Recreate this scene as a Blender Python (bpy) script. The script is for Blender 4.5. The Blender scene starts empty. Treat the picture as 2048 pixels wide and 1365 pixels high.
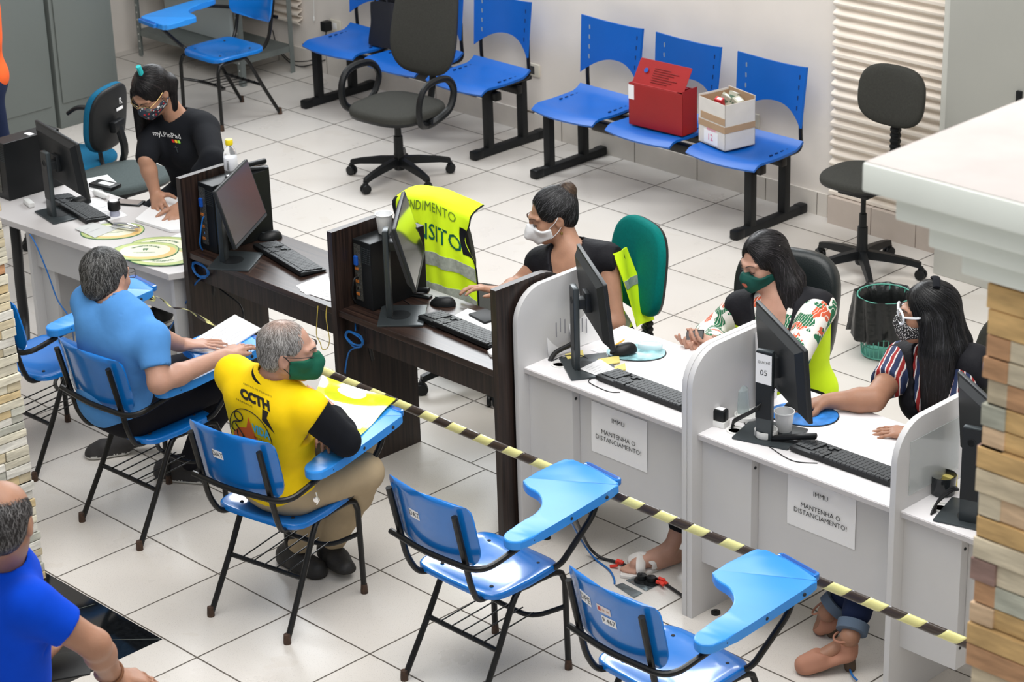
import bpy, bmesh, math, random
import numpy as np
from mathutils import Vector, Matrix, Euler, Quaternion
random.seed(7)
SC = bpy.context.scene
COL = SC.collection
# ---------------------------------------------------------------- camera
R_ = np.array([[0.70085467, 0.71273032, -0.02860464], [0.26161425, -0.29414856, -0.91925764], [-0.6635968, 0.63678263, -0.3926158]])
C_ = np.array([8.51698679, -8.87802297, 4.45584186]); F_ = 4738.725
cam = bpy.data.cameras.new('camera'); camo = bpy.data.objects.new('camera', cam); COL.objects.link(camo)
cam.sensor_width = 36; cam.lens = F_ / 2048 * 36; cam.clip_end = 60
M = Matrix(((R_[0][0], -R_[1][0], -R_[2][0], C_[0]), (R_[0][1], -R_[1][1], -R_[2][1], C_[1]), (R_[0][2], -R_[1][2], -R_[2][2], C_[2]), (0, 0, 0, 1)))
camo.matrix_world = M
cam.dof.use_dof = True; cam.dof.focus_distance = 8.9; cam.dof.aperture_fstop = 7.5
SC.camera = camo
# ---------------------------------------------------------------- light
SC.view_settings.view_transform = 'Standard'; SC.view_settings.look = 'None'
SC.view_settings.gamma = 1; SC.view_settings.use_curve_mapping = False
SC.view_settings.exposure = 0.12
w = bpy.data.worlds.new('world'); SC.world = w; w.use_nodes = True
w.node_tree.nodes['Background'].inputs[0].default_value = (0.93, 0.97, 1.0, 1)
w.node_tree.nodes['Background'].inputs[1].default_value = 0.36
def area(name, loc, target, sx, sy, power, col=(1, 1, 1)):
    l = bpy.data.lights.new(name, 'AREA'); l.shape = 'RECTANGLE'; l.size = sx; l.size_y = sy; l.energy = power; l.color = col
    o = bpy.data.objects.new(name, l); COL.objects.link(o); o.location = loc
    o.rotation_euler = (Vector(target) - Vector(loc)).to_track_quat('-Z', 'Y').to_euler()
    return o
area('skylight', (3.6, -3.6, 6.4), (3.2, -3.2, 0), 5.5, 4.5, 430, (1.0, 0.985, 0.96))
area('window_light', (-1.15, 0.6, 3.45), (2.8, -4.0, 0.4), 5.2, 1.35, 270, (0.93, 0.97, 1.0))
area('hall_light', (8.5, -8.0, 6.8), (3.0, -3.0, 0.5), 4.0, 3.0, 170, (1.0, 0.99, 0.97))
# ---------------------------------------------------------------- pixel helpers: a photo pixel on a plane of the room
def ray(x, y): return R_.T @ np.array([(x - 1024) / F_, (y - 682.5) / F_, 1.])
def az(x, y, z=0.): d = ray(x, y); return C_ + d * (z - C_[2]) / d[2]
def ay(x, y, Y): d = ray(x, y); return C_ + d * (Y - C_[1]) / d[1]
def ax(x, y, X): d = ray(x, y); return C_ + d * (X - C_[0]) / d[0]
# ---------------------------------------------------------------- materials
MATS = {}
def mat(name, col, rough=.5, metal=0, noise=0, scale=8, bump=0, bscale=60, spec=.5, trans=0, sheen=0, coat=0, emit=0, alpha=1, ior=1.45):
    if name in MATS: return MATS[name]
    m = bpy.data.materials.new(name); m.use_nodes = True; nt = m.node_tree; b = nt.nodes['Principled BSDF']
    c = tuple(col) + (1,)
    b.inputs['Base Color'].default_value = c; b.inputs['Roughness'].default_value = rough; b.inputs['Metallic'].default_value = metal
    b.inputs['Specular IOR Level'].default_value = spec; b.inputs['IOR'].default_value = ior
    if trans: b.inputs['Transmission Weight'].default_value = trans
    if sheen: b.inputs['Sheen Weight'].default_value = sheen
    if coat: b.inputs['Coat Weight'].default_value = coat; b.inputs['Coat Roughness'].default_value = .08
    if alpha < 1: b.inputs['Alpha'].default_value = alpha
    if emit: b.inputs['Emission Color'].default_value = c; b.inputs['Emission Strength'].default_value = emit
    tc = nt.nodes.new('ShaderNodeTexCoord')
    if noise:
        n = nt.nodes.new('ShaderNodeTexNoise'); n.inputs['Scale'].default_value = scale; n.inputs['Detail'].default_value = 4
        nt.links.new(tc.outputs['Object'], n.inputs['Vector'])
        r = nt.nodes.new('ShaderNodeMapRange'); r.inputs[1].default_value = .3; r.inputs[2].default_value = .7
        r.inputs[3].default_value = 1 - noise; r.inputs[4].default_value = 1 + noise
        nt.links.new(n.outputs[0], r.inputs[0])
        mx = nt.nodes.new('ShaderNodeVectorMath'); mx.operation = 'SCALE'; mx.inputs[0].default_value = col
        nt.links.new(r.outputs[0], mx.inputs['Scale']); nt.links.new(mx.outputs[0], b.inputs['Base Color'])
    if bump:
        n = nt.nodes.new('ShaderNodeTexNoise'); n.inputs['Scale'].default_value = bscale; n.inputs['Detail'].default_value = 3
        nt.links.new(tc.outputs['Object'], n.inputs['Vector'])
        bp = nt.nodes.new('ShaderNodeBump'); bp.inputs['Strength'].default_value = bump; bp.inputs['Distance'].default_value = .004
        nt.links.new(n.outputs[0], bp.inputs['Height']); nt.links.new(bp.outputs[0], b.inputs['Normal'])
    MATS[name] = m
    return m
def N(nt, t, **k):
    n = nt.nodes.new(t)
    for a, v in k.items(): setattr(n, a, v)
    return n
def math_(nt, op, a, b=None, c=None):
    n = N(nt, 'ShaderNodeMath', operation=op)
    for i, v in enumerate((a, b, c)):
        if v is None: continue
        if hasattr(v, 'links'): nt.links.new(v, n.inputs[i])
        else: n.inputs[i].default_value = v
    return n.outputs[0]
def mixc(nt, f, a, b):
    n = N(nt, 'ShaderNodeMix', data_type='RGBA')
    for i, v in ((0, f), (6, a), (7, b)):
        if hasattr(v, 'links'): nt.links.new(v, n.inputs[i])
        else: n.inputs[i].default_value = v if i == 0 else tuple(v) + (1,)
    return n.outputs[2]
def floor_mat():
    m = bpy.data.materials.new('floor_tiles'); m.use_nodes = True; nt = m.node_tree; b = nt.nodes['Principled BSDF']
    g = N(nt, 'ShaderNodeNewGeometry'); s = N(nt, 'ShaderNodeSeparateXYZ'); nt.links.new(g.outputs['Position'], s.inputs[0])
    X, Y = s.outputs[0], s.outputs[1]
    T = .45; seam = -6.005 * T
    front = math_(nt, 'LESS_THAN', Y, seam)
    row = math_(nt, 'MULTIPLY', front, math_(nt, 'GREATER_THAN', Y, seam - T))
    off = math_(nt, 'ADD', math_(nt, 'MULTIPLY', front, -.043 * T), math_(nt, 'MULTIPLY', row, .249 * T))
    u = math_(nt, 'DIVIDE', math_(nt, 'SUBTRACT', X, off), T); v = math_(nt, 'DIVIDE', Y, T)
    fu = math_(nt, 'ABSOLUTE', math_(nt, 'SUBTRACT', math_(nt, 'FRACT', math_(nt, 'ADD', u, 20.5)), .5))
    fv = math_(nt, 'ABSOLUTE', math_(nt, 'SUBTRACT', math_(nt, 'FRACT', math_(nt, 'ADD', v, 40.5)), .5))
    gd = math_(nt, 'MINIMUM', fu, fv)
    gr = math_(nt, 'LESS_THAN', gd, .0078)
    cx = N(nt, 'ShaderNodeCombineXYZ'); nt.links.new(math_(nt, 'FLOOR', math_(nt, 'ADD', u, .0)), cx.inputs[0]); nt.links.new(math_(nt, 'FLOOR', v), cx.inputs[1])
    wn = N(nt, 'ShaderNodeTexWhiteNoise'); nt.links.new(cx.outputs[0], wn.inputs[0])
    n1 = N(nt, 'ShaderNodeTexNoise'); n1.inputs['Scale'].default_value = 3.; n1.inputs['Detail'].default_value = 6; nt.links.new(g.outputs['Position'], n1.inputs['Vector'])
    n2 = N(nt, 'ShaderNodeTexNoise'); n2.inputs['Scale'].default_value = 260; n2.inputs['Detail'].default_value = 2; nt.links.new(g.outputs['Position'], n2.inputs['Vector'])
    c = mixc(nt, n1.outputs[0], (.60, .555, .505), (.70, .665, .62))
    c = mixc(nt, math_(nt, 'MULTIPLY', wn.outputs[0], .35), c, (.62, .60, .57))
    sp = math_(nt, 'MULTIPLY', math_(nt, 'LESS_THAN', n2.outputs[0], .36), math_(nt, 'ADD', math_(nt, 'MULTIPLY', front, .35), .08))
    c = mixc(nt, sp, c, (.30, .27, .24))
    n3 = N(nt, 'ShaderNodeTexNoise'); n3.inputs['Scale'].default_value = 5.5; nt.links.new(g.outputs['Position'], n3.inputs['Vector'])
    st = math_(nt, 'MULTIPLY', math_(nt, 'GREATER_THAN', n3.outputs[0], .66), .10)
    c = mixc(nt, st, c, (.42, .34, .24))
    c = mixc(nt, gr, c, (.10, .085, .07))
    nt.links.new(c, b.inputs['Base Color'])
    r = math_(nt, 'ADD', math_(nt, 'MULTIPLY', n1.outputs[0], .15), .22); r = math_(nt, 'ADD', r, math_(nt, 'MULTIPLY', gr, .4))
    nt.links.new(r, b.inputs['Roughness'])
    b.inputs['Specular IOR Level'].default_value = .45
    h = math_(nt, 'MULTIPLY', math_(nt, 'MINIMUM', gd, .012), 80)
    bp = N(nt, 'ShaderNodeBump'); bp.inputs['Strength'].default_value = .4; bp.inputs['Distance'].default_value = .002
    nt.links.new(h, bp.inputs['Height']); nt.links.new(bp.outputs[0], b.inputs['Normal'])
    return m
def wood_mat(name, c0, c1, axis=2, rough=.42):
    if name in MATS: return MATS[name]
    m = bpy.data.materials.new(name); m.use_nodes = True; nt = m.node_tree; b = nt.nodes['Principled BSDF']
    g = N(nt, 'ShaderNodeNewGeometry'); mp = N(nt, 'ShaderNodeMapping'); nt.links.new(g.outputs['Position'], mp.inputs[0])
    sc = [90, 90, 90]; sc[axis] = 2.5; mp.inputs['Scale'].default_value = sc
    n = N(nt, 'ShaderNodeTexNoise'); n.inputs['Scale'].default_value = 1; n.inputs['Detail'].default_value = 5; nt.links.new(mp.outputs[0], n.inputs[0])
    r = N(nt, 'ShaderNodeMapRange'); r.inputs[1].default_value = .35; r.inputs[2].default_value = .65; nt.links.new(n.outputs[0], r.inputs[0])
    nt.links.new(mixc(nt, r.outputs[0], c0, c1), b.inputs['Base Color']); b.inputs['Roughness'].default_value = rough
    MATS[name] = m; return m
def vcol_mat(name, rough=.8, bump=.5, bscale=40, var=.25):
    m = bpy.data.materials.new(name); m.use_nodes = True; nt = m.node_tree; b = nt.nodes['Principled BSDF']
    a = N(nt, 'ShaderNodeVertexColor'); a.layer_name = 'Col'
    g = N(nt, 'ShaderNodeNewGeometry'); n = N(nt, 'ShaderNodeTexNoise'); n.inputs['Scale'].default_value = bscale; n.inputs['Detail'].default_value = 5
    mp = N(nt, 'ShaderNodeMapping'); mp.inputs['Scale'].default_value = (.35, .35, 1.6); nt.links.new(g.outputs['Position'], mp.inputs[0]); nt.links.new(mp.outputs[0], n.inputs[0])
    r = N(nt, 'ShaderNodeMapRange'); r.inputs[1].default_value = .3; r.inputs[2].default_value = .7; r.inputs[3].default_value = 1 - var; r.inputs[4].default_value = 1 + var
    nt.links.new(n.outputs[0], r.inputs[0])
    v = N(nt, 'ShaderNodeVectorMath', operation='SCALE'); nt.links.new(a.outputs[0], v.inputs[0]); nt.links.new(r.outputs[0], v.inputs['Scale'])
    nt.links.new(v.outputs[0], b.inputs['Base Color']); b.inputs['Roughness'].default_value = rough
    bp = N(nt, 'ShaderNodeBump'); bp.inputs['Strength'].default_value = bump; bp.inputs['Distance'].default_value = .006
    nt.links.new(n.outputs[0], bp.inputs['Height']); nt.links.new(bp.outputs[0], b.inputs['Normal'])
    return m
BLACK = mat('black_plastic', (.007, .008, .009), .42, spec=.35, bump=.05, bscale=300)
BLACKM = mat('black_matte_plastic', (.010, .011, .012), .55, spec=.35)
TUBE = mat('black_painted_steel', (.007, .007, .007), .32, spec=.4, noise=.3, scale=30)
TUBER = mat('worn_steel_tip', (.055, .028, .016), .6, noise=.5, scale=60)
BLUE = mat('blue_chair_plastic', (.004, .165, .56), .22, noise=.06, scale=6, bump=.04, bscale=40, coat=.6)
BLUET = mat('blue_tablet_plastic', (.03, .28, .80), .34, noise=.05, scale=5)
BLUEB = mat('blue_bench_plastic', (.003, .110, .47), .40, noise=.05, scale=5)
WHITE = mat('white_plastic', (.78, .78, .76), .4)
PAPER = mat('paper', (.86, .86, .87), .85)
INK = mat('ink', (.02, .02, .022), .8)
DARKW = wood_mat('dark_wood_laminate_upright', (.008, .005, .0045), (.036, .021, .016), 2)
DARKT = wood_mat('dark_wood_laminate_top', (.012, .007, .006), (.048, .027, .020), 0, .3)
GREYL = mat('light_grey_laminate', (.58, .575, .575), .5, noise=.03, scale=3)
WTOP = mat('white_laminate_top', (.78, .76, .77), .38, noise=.02, scale=4)
EDGE = mat('grey_edge_band', (.50, .48, .48), .5)
STEEL = mat('brushed_steel', (.55, .55, .53), .3, 1)
CHROME = mat('chrome', (.8, .8, .8), .12, 1)
# ---------------------------------------------------------------- mesh helpers
class MB:
    def __init__(s): s.v = []; s.f = []; s.mi = []; s.mats = []; s.fc = []
    def slot(s, m):
        if m not in s.mats: s.mats.append(m)
        return s.mats.index(m)
    def add(s, vs, fs, m, col=None):
        o = len(s.v); s.v.extend([tuple(map(float, p)) for p in vs]); k = s.slot(m)
        for f in fs: s.f.append([i + o for i in f]); s.mi.append(k); s.fc.append(col)
        return s
    def box(s, lo, hi, m, bev=0, rot=None, piv=None, col=None):
        lo = np.minimum(lo, hi) if False else np.array(lo, float); hi = np.array(hi, float)
        c = (lo + hi) / 2; h = (hi - lo) / 2
        if bev:
            bm = bmesh.new(); bmesh.ops.create_cube(bm, size=2)
            for v in bm.verts: v.co = Vector((v.co.x * h[0], v.co.y * h[1], v.co.z * h[2]))
            bmesh.ops.bevel(bm, geom=bm.edges[:], offset=min(bev, min(abs(h)) * .95), segments=2, profile=.5, affect='EDGES')
            vs = [np.array(v.co) for v in bm.verts]; fs = [[v.index for v in f.verts] for f in bm.faces]; bm.free()
        else:
            vs = [np.array((x * h[0], y * h[1], z * h[2])) for x in (-1, 1) for y in (-1, 1) for z in (-1, 1)]
            fs = [[0, 1, 3, 2], [4, 6, 7, 5], [0, 4, 5, 1], [2, 3, 7, 6], [0, 2, 6, 4], [1, 5, 7, 3]]
        if rot is not None:
            r = np.array(Euler(rot).to_matrix()); vs = [r @ v for v in vs]
        return s.add([v + c for v in vs], fs, m, col)
    def tube(s, pts, r, m, n=10, cap=True, smooth=0, closed=False, flat=1.0):
        P = [np.array(p, float) for p in pts]
        if smooth: P = crom(P, smooth, closed)
        rr = r if hasattr(r, '__len__') else [r] * len(P)
        if len(rr) != len(P): rr = np.interp(np.linspace(0, 1, len(P)), np.linspace(0, 1, len(rr)), rr)
        vs = []; L = len(P); up = None
        for i, p in enumerate(P):
            a = P[(i - 1) % L] if (i or closed) else p; b = P[(i + 1) % L] if (i < L - 1 or closed) else p
            t = b - a; t = t / (np.linalg.norm(t) + 1e-12)
            if up is None:
                up = np.array((0, 0, 1.)) if abs(t[2]) < .9 else np.array((1., 0, 0))
            up = up - t * (up @ t); nn = np.linalg.norm(up)
            if nn < 1e-6: up = np.array((0, 1., 0)) - t * t[1]; nn = np.linalg.norm(up)
            up = up / nn; sd = np.cross(t, up)
            for k in range(n):
                A = 2 * math.pi * k / n; vs.append(p + rr[i] * (math.cos(A) * sd + flat * math.sin(A) * up))
        fs = []
        for i in range(L if closed else L - 1):
            for k in range(n):
                j = (i + 1) % L; fs.append([i * n + k, i * n + (k + 1) % n, j * n + (k + 1) % n, j * n + k])
        if cap and not closed: fs.append(list(range(n))[::-1]); fs.append([(L - 1) * n + k for k in range(n)])
        return s.add(vs, fs, m)
    def lathe(s, prof, m, c=(0, 0, 0), n=24, axis=(0, 0, 1)):
        q = Vector((0, 0, 1)).rotation_difference(Vector(axis)).to_matrix(); q = np.array(q); vs = []; fs = []
        for (r, z) in prof:
            for k in range(n):
                A = 2 * math.pi * k / n; vs.append(q @ np.array((r * math.cos(A), r * math.sin(A), z)) + np.array(c))
        for i in range(len(prof) - 1):
            for k in range(n): fs.append([i * n + k, i * n + (k + 1) % n, (i + 1) * n + (k + 1) % n, (i + 1) * n + k])
        if prof[0][0] > 1e-5: fs.append(list(range(n))[::-1])
        if prof[-1][0] > 1e-5: fs.append([(len(prof) - 1) * n + k for k in range(n)])
        return s.add(vs, fs, m)
    def prism(s, outline, z0, z1, m, bev=0, fn=None):
        bm = bmesh.new(); vv = [bm.verts.new((p[0], p[1], z0)) for p in outline]; f = bm.faces.new(vv)
        if f.normal.z > 0 or sum((outline[i][0] * outline[(i + 1) % len(outline)][1] - outline[(i + 1) % len(outline)][0] * outline[i][1]) for i in range(len(outline))) > 0: f.normal_flip()
        r = bmesh.ops.extrude_face_region(bm, geom=[f]); top = [v for v in r['geom'] if isinstance(v, bmesh.types.BMVert)]
        for v in top: v.co.z = z1
        if bev:
            ed = [e for e in bm.edges if abs(e.verts[0].co.z - e.verts[1].co.z) < 1e-6]
            bmesh.ops.bevel(bm, geom=ed, offset=bev, segments=2, profile=.5, affect='EDGES')
        bmesh.ops.triangulate(bm, faces=[f for f in bm.faces if len(f.verts) > 4])
        bm.verts.index_update()
        vs = [np.array(v.co) for v in bm.verts]; fs = [[v.index for v in f.verts] for f in bm.faces]; bm.free()
        if fn: vs = [fn(v) for v in vs]
        return s.add(vs, fs, m)
    def grid(s, fn, nu, nv, m, thick=0, closed_u=False):
        """surface fn(u,v) u,v in 0..1, optional thickness along local normals"""
        P = np.array([[fn(i / nu, j / nv) for j in range(nv + 1)] for i in range(nu + 1)], float)
        if not thick:
            fs = [[i * (nv + 1) + j, (i + 1) * (nv + 1) + j, (i + 1) * (nv + 1) + j + 1, i * (nv + 1) + j + 1] for i in range(nu) for j in range(nv)]
            return s.add(P.reshape(-1, 3), fs, m)
        du = np.gradient(P, axis=0); dv = np.gradient(P, axis=1); nr = np.cross(du, dv); nr /= np.linalg.norm(nr, axis=2, keepdims=True) + 1e-9
        A = P + nr * thick / 2; B = P - nr * thick / 2; n0 = (nu + 1) * (nv + 1); ix = lambda i, j: i * (nv + 1) + j
        fs = []
        for i in range(nu):
            for j in range(nv):
                fs.append([ix(i, j), ix(i + 1, j), ix(i + 1, j + 1), ix(i, j + 1)]); fs.append([n0 + ix(i, j), n0 + ix(i, j + 1), n0 + ix(i + 1, j + 1), n0 + ix(i + 1, j)])
        for i in range(nu):
            fs.append([ix(i, 0), n0 + ix(i, 0), n0 + ix(i + 1, 0), ix(i + 1, 0)]); fs.append([ix(i, nv), ix(i + 1, nv), n0 + ix(i + 1, nv), n0 + ix(i, nv)])
        for j in range(nv):
            fs.append([ix(0, j), ix(0, j + 1), n0 + ix(0, j + 1), n0 + ix(0, j)]); fs.append([ix(nu, j), n0 + ix(nu, j), n0 + ix(nu, j + 1), ix(nu, j + 1)])
        return s.add(np.concatenate([A.reshape(-1, 3), B.reshape(-1, 3)]), fs, m)
    def text(s, txt, size, m, xf, width=None, font_w=1.0, bold=0):
        """xf maps (x,y) of the text plane to world/local"""
        cu = bpy.data.curves.new('t', 'FONT'); cu.body = txt; cu.size = size; cu.align_x = 'CENTER'; cu.align_y = 'CENTER'; cu.resolution_u = 2; cu.offset = bold
        o = bpy.data.objects.new('t', cu); COL.objects.link(o); dg = bpy.context.evaluated_depsgraph_get(); me = bpy.data.meshes.new_from_object(o.evaluated_get(dg))
        vs = np.array([v.co[:] for v in me.vertices]); fs = [list(p.vertices) for p in me.polygons]
        bpy.data.objects.remove(o); bpy.data.meshes.remove(me); bpy.data.curves.remove(cu)
        if len(vs) == 0: return s
        if width: vs[:, 0] *= width / (vs[:, 0].max() - vs[:, 0].min() + 1e-9)
        return s.add([xf(v[0] * font_w, v[1]) for v in vs], fs, m)
    def build(s, name, parent=None, loc=(0, 0, 0), rot=(0, 0, 0), smooth=35, sub=0, **tags):
        me = bpy.data.meshes.new(name); me.from_pydata(s.v, [], s.f)
        for m in s.mats: me.materials.append(m)
        me.polygons.foreach_set('material_index', s.mi)
        if any(c is not None for c in s.fc):
            at = me.color_attributes.new('Col', 'FLOAT_COLOR', 'CORNER'); cols = []
            for f, c in zip(s.f, s.fc): cols += [tuple(c or (1, 1, 1)) + (1,)] * len(f)
            at.data.foreach_set('color', np.array(cols, np.float32).ravel())
        me.validate(); bm = bmesh.new(); bm.from_mesh(me); bmesh.ops.recalc_face_normals(bm, faces=bm.faces); bm.to_mesh(me); bm.free()
        if smooth:
            me.polygons.foreach_set('use_smooth', [True] * len(me.polygons)); me.set_sharp_from_angle(angle=math.radians(smooth))
        o = bpy.data.objects.new(name, me); COL.objects.link(o); o.location = loc; o.rotation_euler = rot
        if parent: o.parent = parent
        if sub:
            md = o.modifiers.new('sub', 'SUBSURF'); md.levels = sub; md.render_levels = sub
        for k, v in tags.items(): o[k] = v
        return o
def crom(P, n, closed=False):
    out = []; L = len(P); g = lambda i: P[i % L] if closed else P[max(0, min(L - 1, i))]
    for i in range(L if closed else L - 1):
        a, b, c, d = g(i - 1), g(i), g(i + 1), g(i + 2)
        for k in range(n):
            t = k / n; out.append(.5 * ((2 * b) + (-a + c) * t + (2 * a - 5 * b + 4 * c - d) * t * t + (-a + 3 * b - 3 * c + d) * t ** 3))
    if not closed: out.append(P[-1])
    return out
def fillet(P, rad, n=5):
    """round the corners of a polyline of 3-D points"""
    P = [np.array(p, float) for p in P]; out = [P[0]]
    for i in range(1, len(P) - 1):
        a, b, c = P[i - 1], P[i], P[i + 1]; da = (a - b); dc = (c - b); la = np.linalg.norm(da); lc = np.linalg.norm(dc)
        r = min(rad, la * .48, lc * .48); s0 = b + da / la * r; s1 = b + dc / lc * r
        for k in range(n + 1):
            t = k / n; out.append((1 - t) ** 2 * s0 + 2 * t * (1 - t) * b + t * t * s1)
    out.append(P[-1]); return out
def rrect(w, h, r, n=5, cx=0, cy=0):
    out = []
    for sx, sy, a0 in ((1, 1, 0), (-1, 1, 90), (-1, -1, 180), (1, -1, 270)):
        for k in range(n + 1):
            A = math.radians(a0 + 90 * k / n); out.append((cx + sx * (w / 2 - r) + r * math.cos(A), cy + sy * (h / 2 - r) + r * math.sin(A)))
    return out
def thing(name, label, cat, loc=(0, 0, 0), rz=0, group=None, kind=None):
    o = bpy.data.objects.new(name, None); COL.objects.link(o); o.location = loc; o.rotation_euler = (0, 0, rz); o.empty_display_size = .1
    tag(o, label, cat, group, kind); return o
def tag(o, label, cat, group=None, kind=None):
    o['label'] = label; o['category'] = cat
    if group: o['group'] = group
    if kind: o['kind'] = kind
    return o
def copy_tree(o, parent=None):
    c = o.copy(); COL.objects.link(c)
    if parent: c.parent = parent
    for ch in list(o.children): copy_tree(ch, c)
    return c
def D(a): return math.radians(a)
# ================================================================ room shell
WY = .68
FB = (-5.5, -9.5, 9.0)
fm = floor_mat()
BG = mat('black_granite', (.006, .007, .008), .06, noise=.4, scale=50, spec=.6)
b = MB(); x0, x1, ye, yn = -5.5, 9.0, WY + .02, -9.6
bx, by = 2.03, -4.507
b.add([(x0, by, 0), (x1, by, 0), (x1, ye, 0), (x0, ye, 0)], [[0, 1, 2, 3]], fm)
b.add([(bx, yn, 0), (x1, yn, 0), (x1, by, 0), (bx, by, 0)], [[0, 1, 2, 3]], fm)
b.add([(x0, yn, 0), (bx, yn, 0), (bx, by, 0), (x0, by, 0)], [[0, 1, 2, 3]], BG)
gl = mat('granite_joint', (.10, .11, .10), .5)
a_, c_ = az(235, 1284, .0), az(324, 1279, 0.)
for (q0, q1) in ((az(145, 1222, 0), az(190, 1209, 0)), (az(200, 1281, 0), az(320, 1279, 0))):
    d = np.array(q1) - np.array(q0); d /= np.linalg.norm(d); n = np.array((-d[1], d[0], 0)) * .0015
    b.add([q0 - n + (0, 0, .0006), q1 - n + (0, 0, .0006), q1 + n + (0, 0, .0006), q0 + n + (0, 0, .0006)], [[0, 1, 2, 3]], gl)
b.build('floor', smooth=0, kind='structure', label='light beige square-tiled floor with a black granite corner', category='floor')
WALL = mat('cream_painted_wall', (.80, .745, .69), .75, noise=.04, scale=2.5, bump=.12, bscale=25)
b = MB(); b.box((-4.75, WY, 0), (9, WY + .15, 2.75), WALL); b.box((-4.75, WY, 4.25), (9, WY + .15, 5.2), WALL)
b.box((-4.75, WY, 2.75), (-4.5, WY + .15, 4.25), WALL); b.box((2.2, WY, 2.75), (9, WY + .15, 4.25), WALL)
b.build('wall_back', smooth=0, kind='structure')
b = MB(); b.box((-4.75, -9.6, 0), (-4.6, WY, 5.2), WALL); b.build('wall_left', smooth=0, kind='structure')
FR = mat('window_frame_paint', (.7, .7, .7), .5)
for i in range(3):
    xa = -4.5 + i * 2.233; xb = xa + 2.233; b = MB()
    for (l, h) in (((xa, WY + .02, 2.75), (xb, WY + .08, 2.8)), ((xa, WY + .02, 4.2), (xb, WY + .08, 4.25)), ((xa, WY + .02, 2.8), (xa + .05, WY + .08, 4.2)), ((xb - .05, WY + .02, 2.8), (xb, WY + .08, 4.2)), ((xa + 1.09, WY + .02, 2.8), (xa + 1.14, WY + .08, 4.2))): b.box(l, h, FR)
    b.build('window_%d' % (i + 1), smooth=0, kind='structure')
# baseboard of tile offcuts, with chips and cracks
BB = mat('baseboard_tile', (.70, .655, .60), .45, noise=.06, scale=6)
GROUT = mat('grime', (.10, .08, .06), .8)
b = MB(); b.box((-4.6, WY - .012, 0), (1.05, WY + .002, .13), BB)
for x in (-3.6, -3.1, -2.05, -1.6, -.95, -.36, .12, .62, .98): b.box((x, WY - .0135, .002), (x + .003, WY - .010, .128), GROUT)
for x, w_ in ((-1.9, .22), (-1.3, .12), (-2.45, .15), (.15, .2), (-.7, .18)): b.box((x, WY - .0135, .128), (x + w_, WY - .002, .134), GROUT)
b.build('baseboard_back', smooth=0, kind='structure')
b = MB()
BB2 = mat('baseboard_tile_rosy', (.58, .50, .44), .5, noise=.06, scale=6)
for i in range(3): b.box((1.10 + i * .29, WY - .07, 0), (1.385 + i * .29, WY - .002, .15), BB2)
b.build('baseboard_panel', smooth=0, kind='structure')
# corrugated cream panel on the wall
CP = mat('cream_corrugated_sheet', (.83, .75, .66), .6, noise=.06, scale=5)
def corr(x0, x1, z0, z1, y, pitch, dep, name, label):
    b = MB(); nz = int((z1 - z0) / pitch) * 8
    def f(u, v):
        z = z0 + (z1 - z0) * v; ph = (z - z0) / pitch * 2 * math.pi
        return (x0 + (x1 - x0) * u, y - dep * .5 * (1 + max(-1, min(1, 1.5 * math.sin(ph)))), z)
    b.grid(f, 1, nz, CP, thick=.004); o = b.build(name, smooth=50); tag(o, label, 'wall panel'); return o
corr(1.08, 1.93, .15, 3.2, WY - .01, .0545, .030, 'corrugated_panel', 'cream corrugated wall panel behind the small grey task chair')
corr(-3.9, -3.32, .30, 1.3, WY - .012, .0545, .04, 'corrugated_panel', 'cream corrugated wall panel behind the grey metal shelving')
# wall plates
PL = mat('outlet_plate', (.70, .66, .56), .5)
def outlet(px, py, label, kind_):
    p = ay(px, py, WY - .012); t = thing('wall_outlet', label, 'outlet', (p[0], WY, p[2]), 0)
    b = MB(); b.box((-.055, -.014, -.04), (.055, 0, .04), PL, .006); b.build('cover_plate', t)
    b = MB()
    if kind_ == 0:
        b.box((-.012, -.017, -.025), (.018, -.012, .025), mat('outlet_socket_face', (.05, .05, .05), .5), .002); b.build('socket', t)
    elif kind_ == 1:
        b.box((-.02, -.017, -.02), (.02, -.013, .02), WHITE, .002); b.build('socket', t)
    return t
outlet(1065, 140, 'cream wall outlet with black socket beside the right leg of the left waiting bench', 0)
outlet(1502, 240, 'blank cream wall plate under the third backrest of the right waiting bench', 2)
outlet(670, 52, 'cream wall outlet above the leftmost waiting bench seat with a black adapter in it', 1)
b = MB(); p = ay(652, 52, WY - .05); b.box((p[0] - .03, WY - .075, p[2] - .035), (p[0] + .02, WY - .014, p[2] + .03), BLACK, .006)
b.tube([p + (0, 0, -.03), p + (-.08, 0, -.22), p + (-.35, -.01, -.30), ay(560, 100, WY - .03)], .004, BLACK, 6, smooth=6)
tag(b.build('power_adapter'), 'black power adapter plugged into the leftmost wall outlet with its cord', 'adapter')
b = MB(); b.tube([ay(627, 0, WY - .03), ay(628, 22, WY - .03), ay(628, 38, WY - .03)], .0022, WHITE, 6)
b.lathe([(.001, 0), (.006, .004), (.005, .03), (.001, .036)], WHITE, c=ay(628, 42, WY - .03), n=8)
tag(b.build('pull_cord'), 'thin white pull cord hanging on the wall above the black adapter', 'cord')
b = MB(); b.tube([ay(545, 60, WY - .03), ay(560, 105, WY - .02), ay(598, 133, WY - .02), ay(650, 120, WY - .02)], .004, BLACK, 6, smooth=6)
tag(b.build('wall_cable'), 'black cable sagging along the wall behind the left waiting bench', 'cable')
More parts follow.
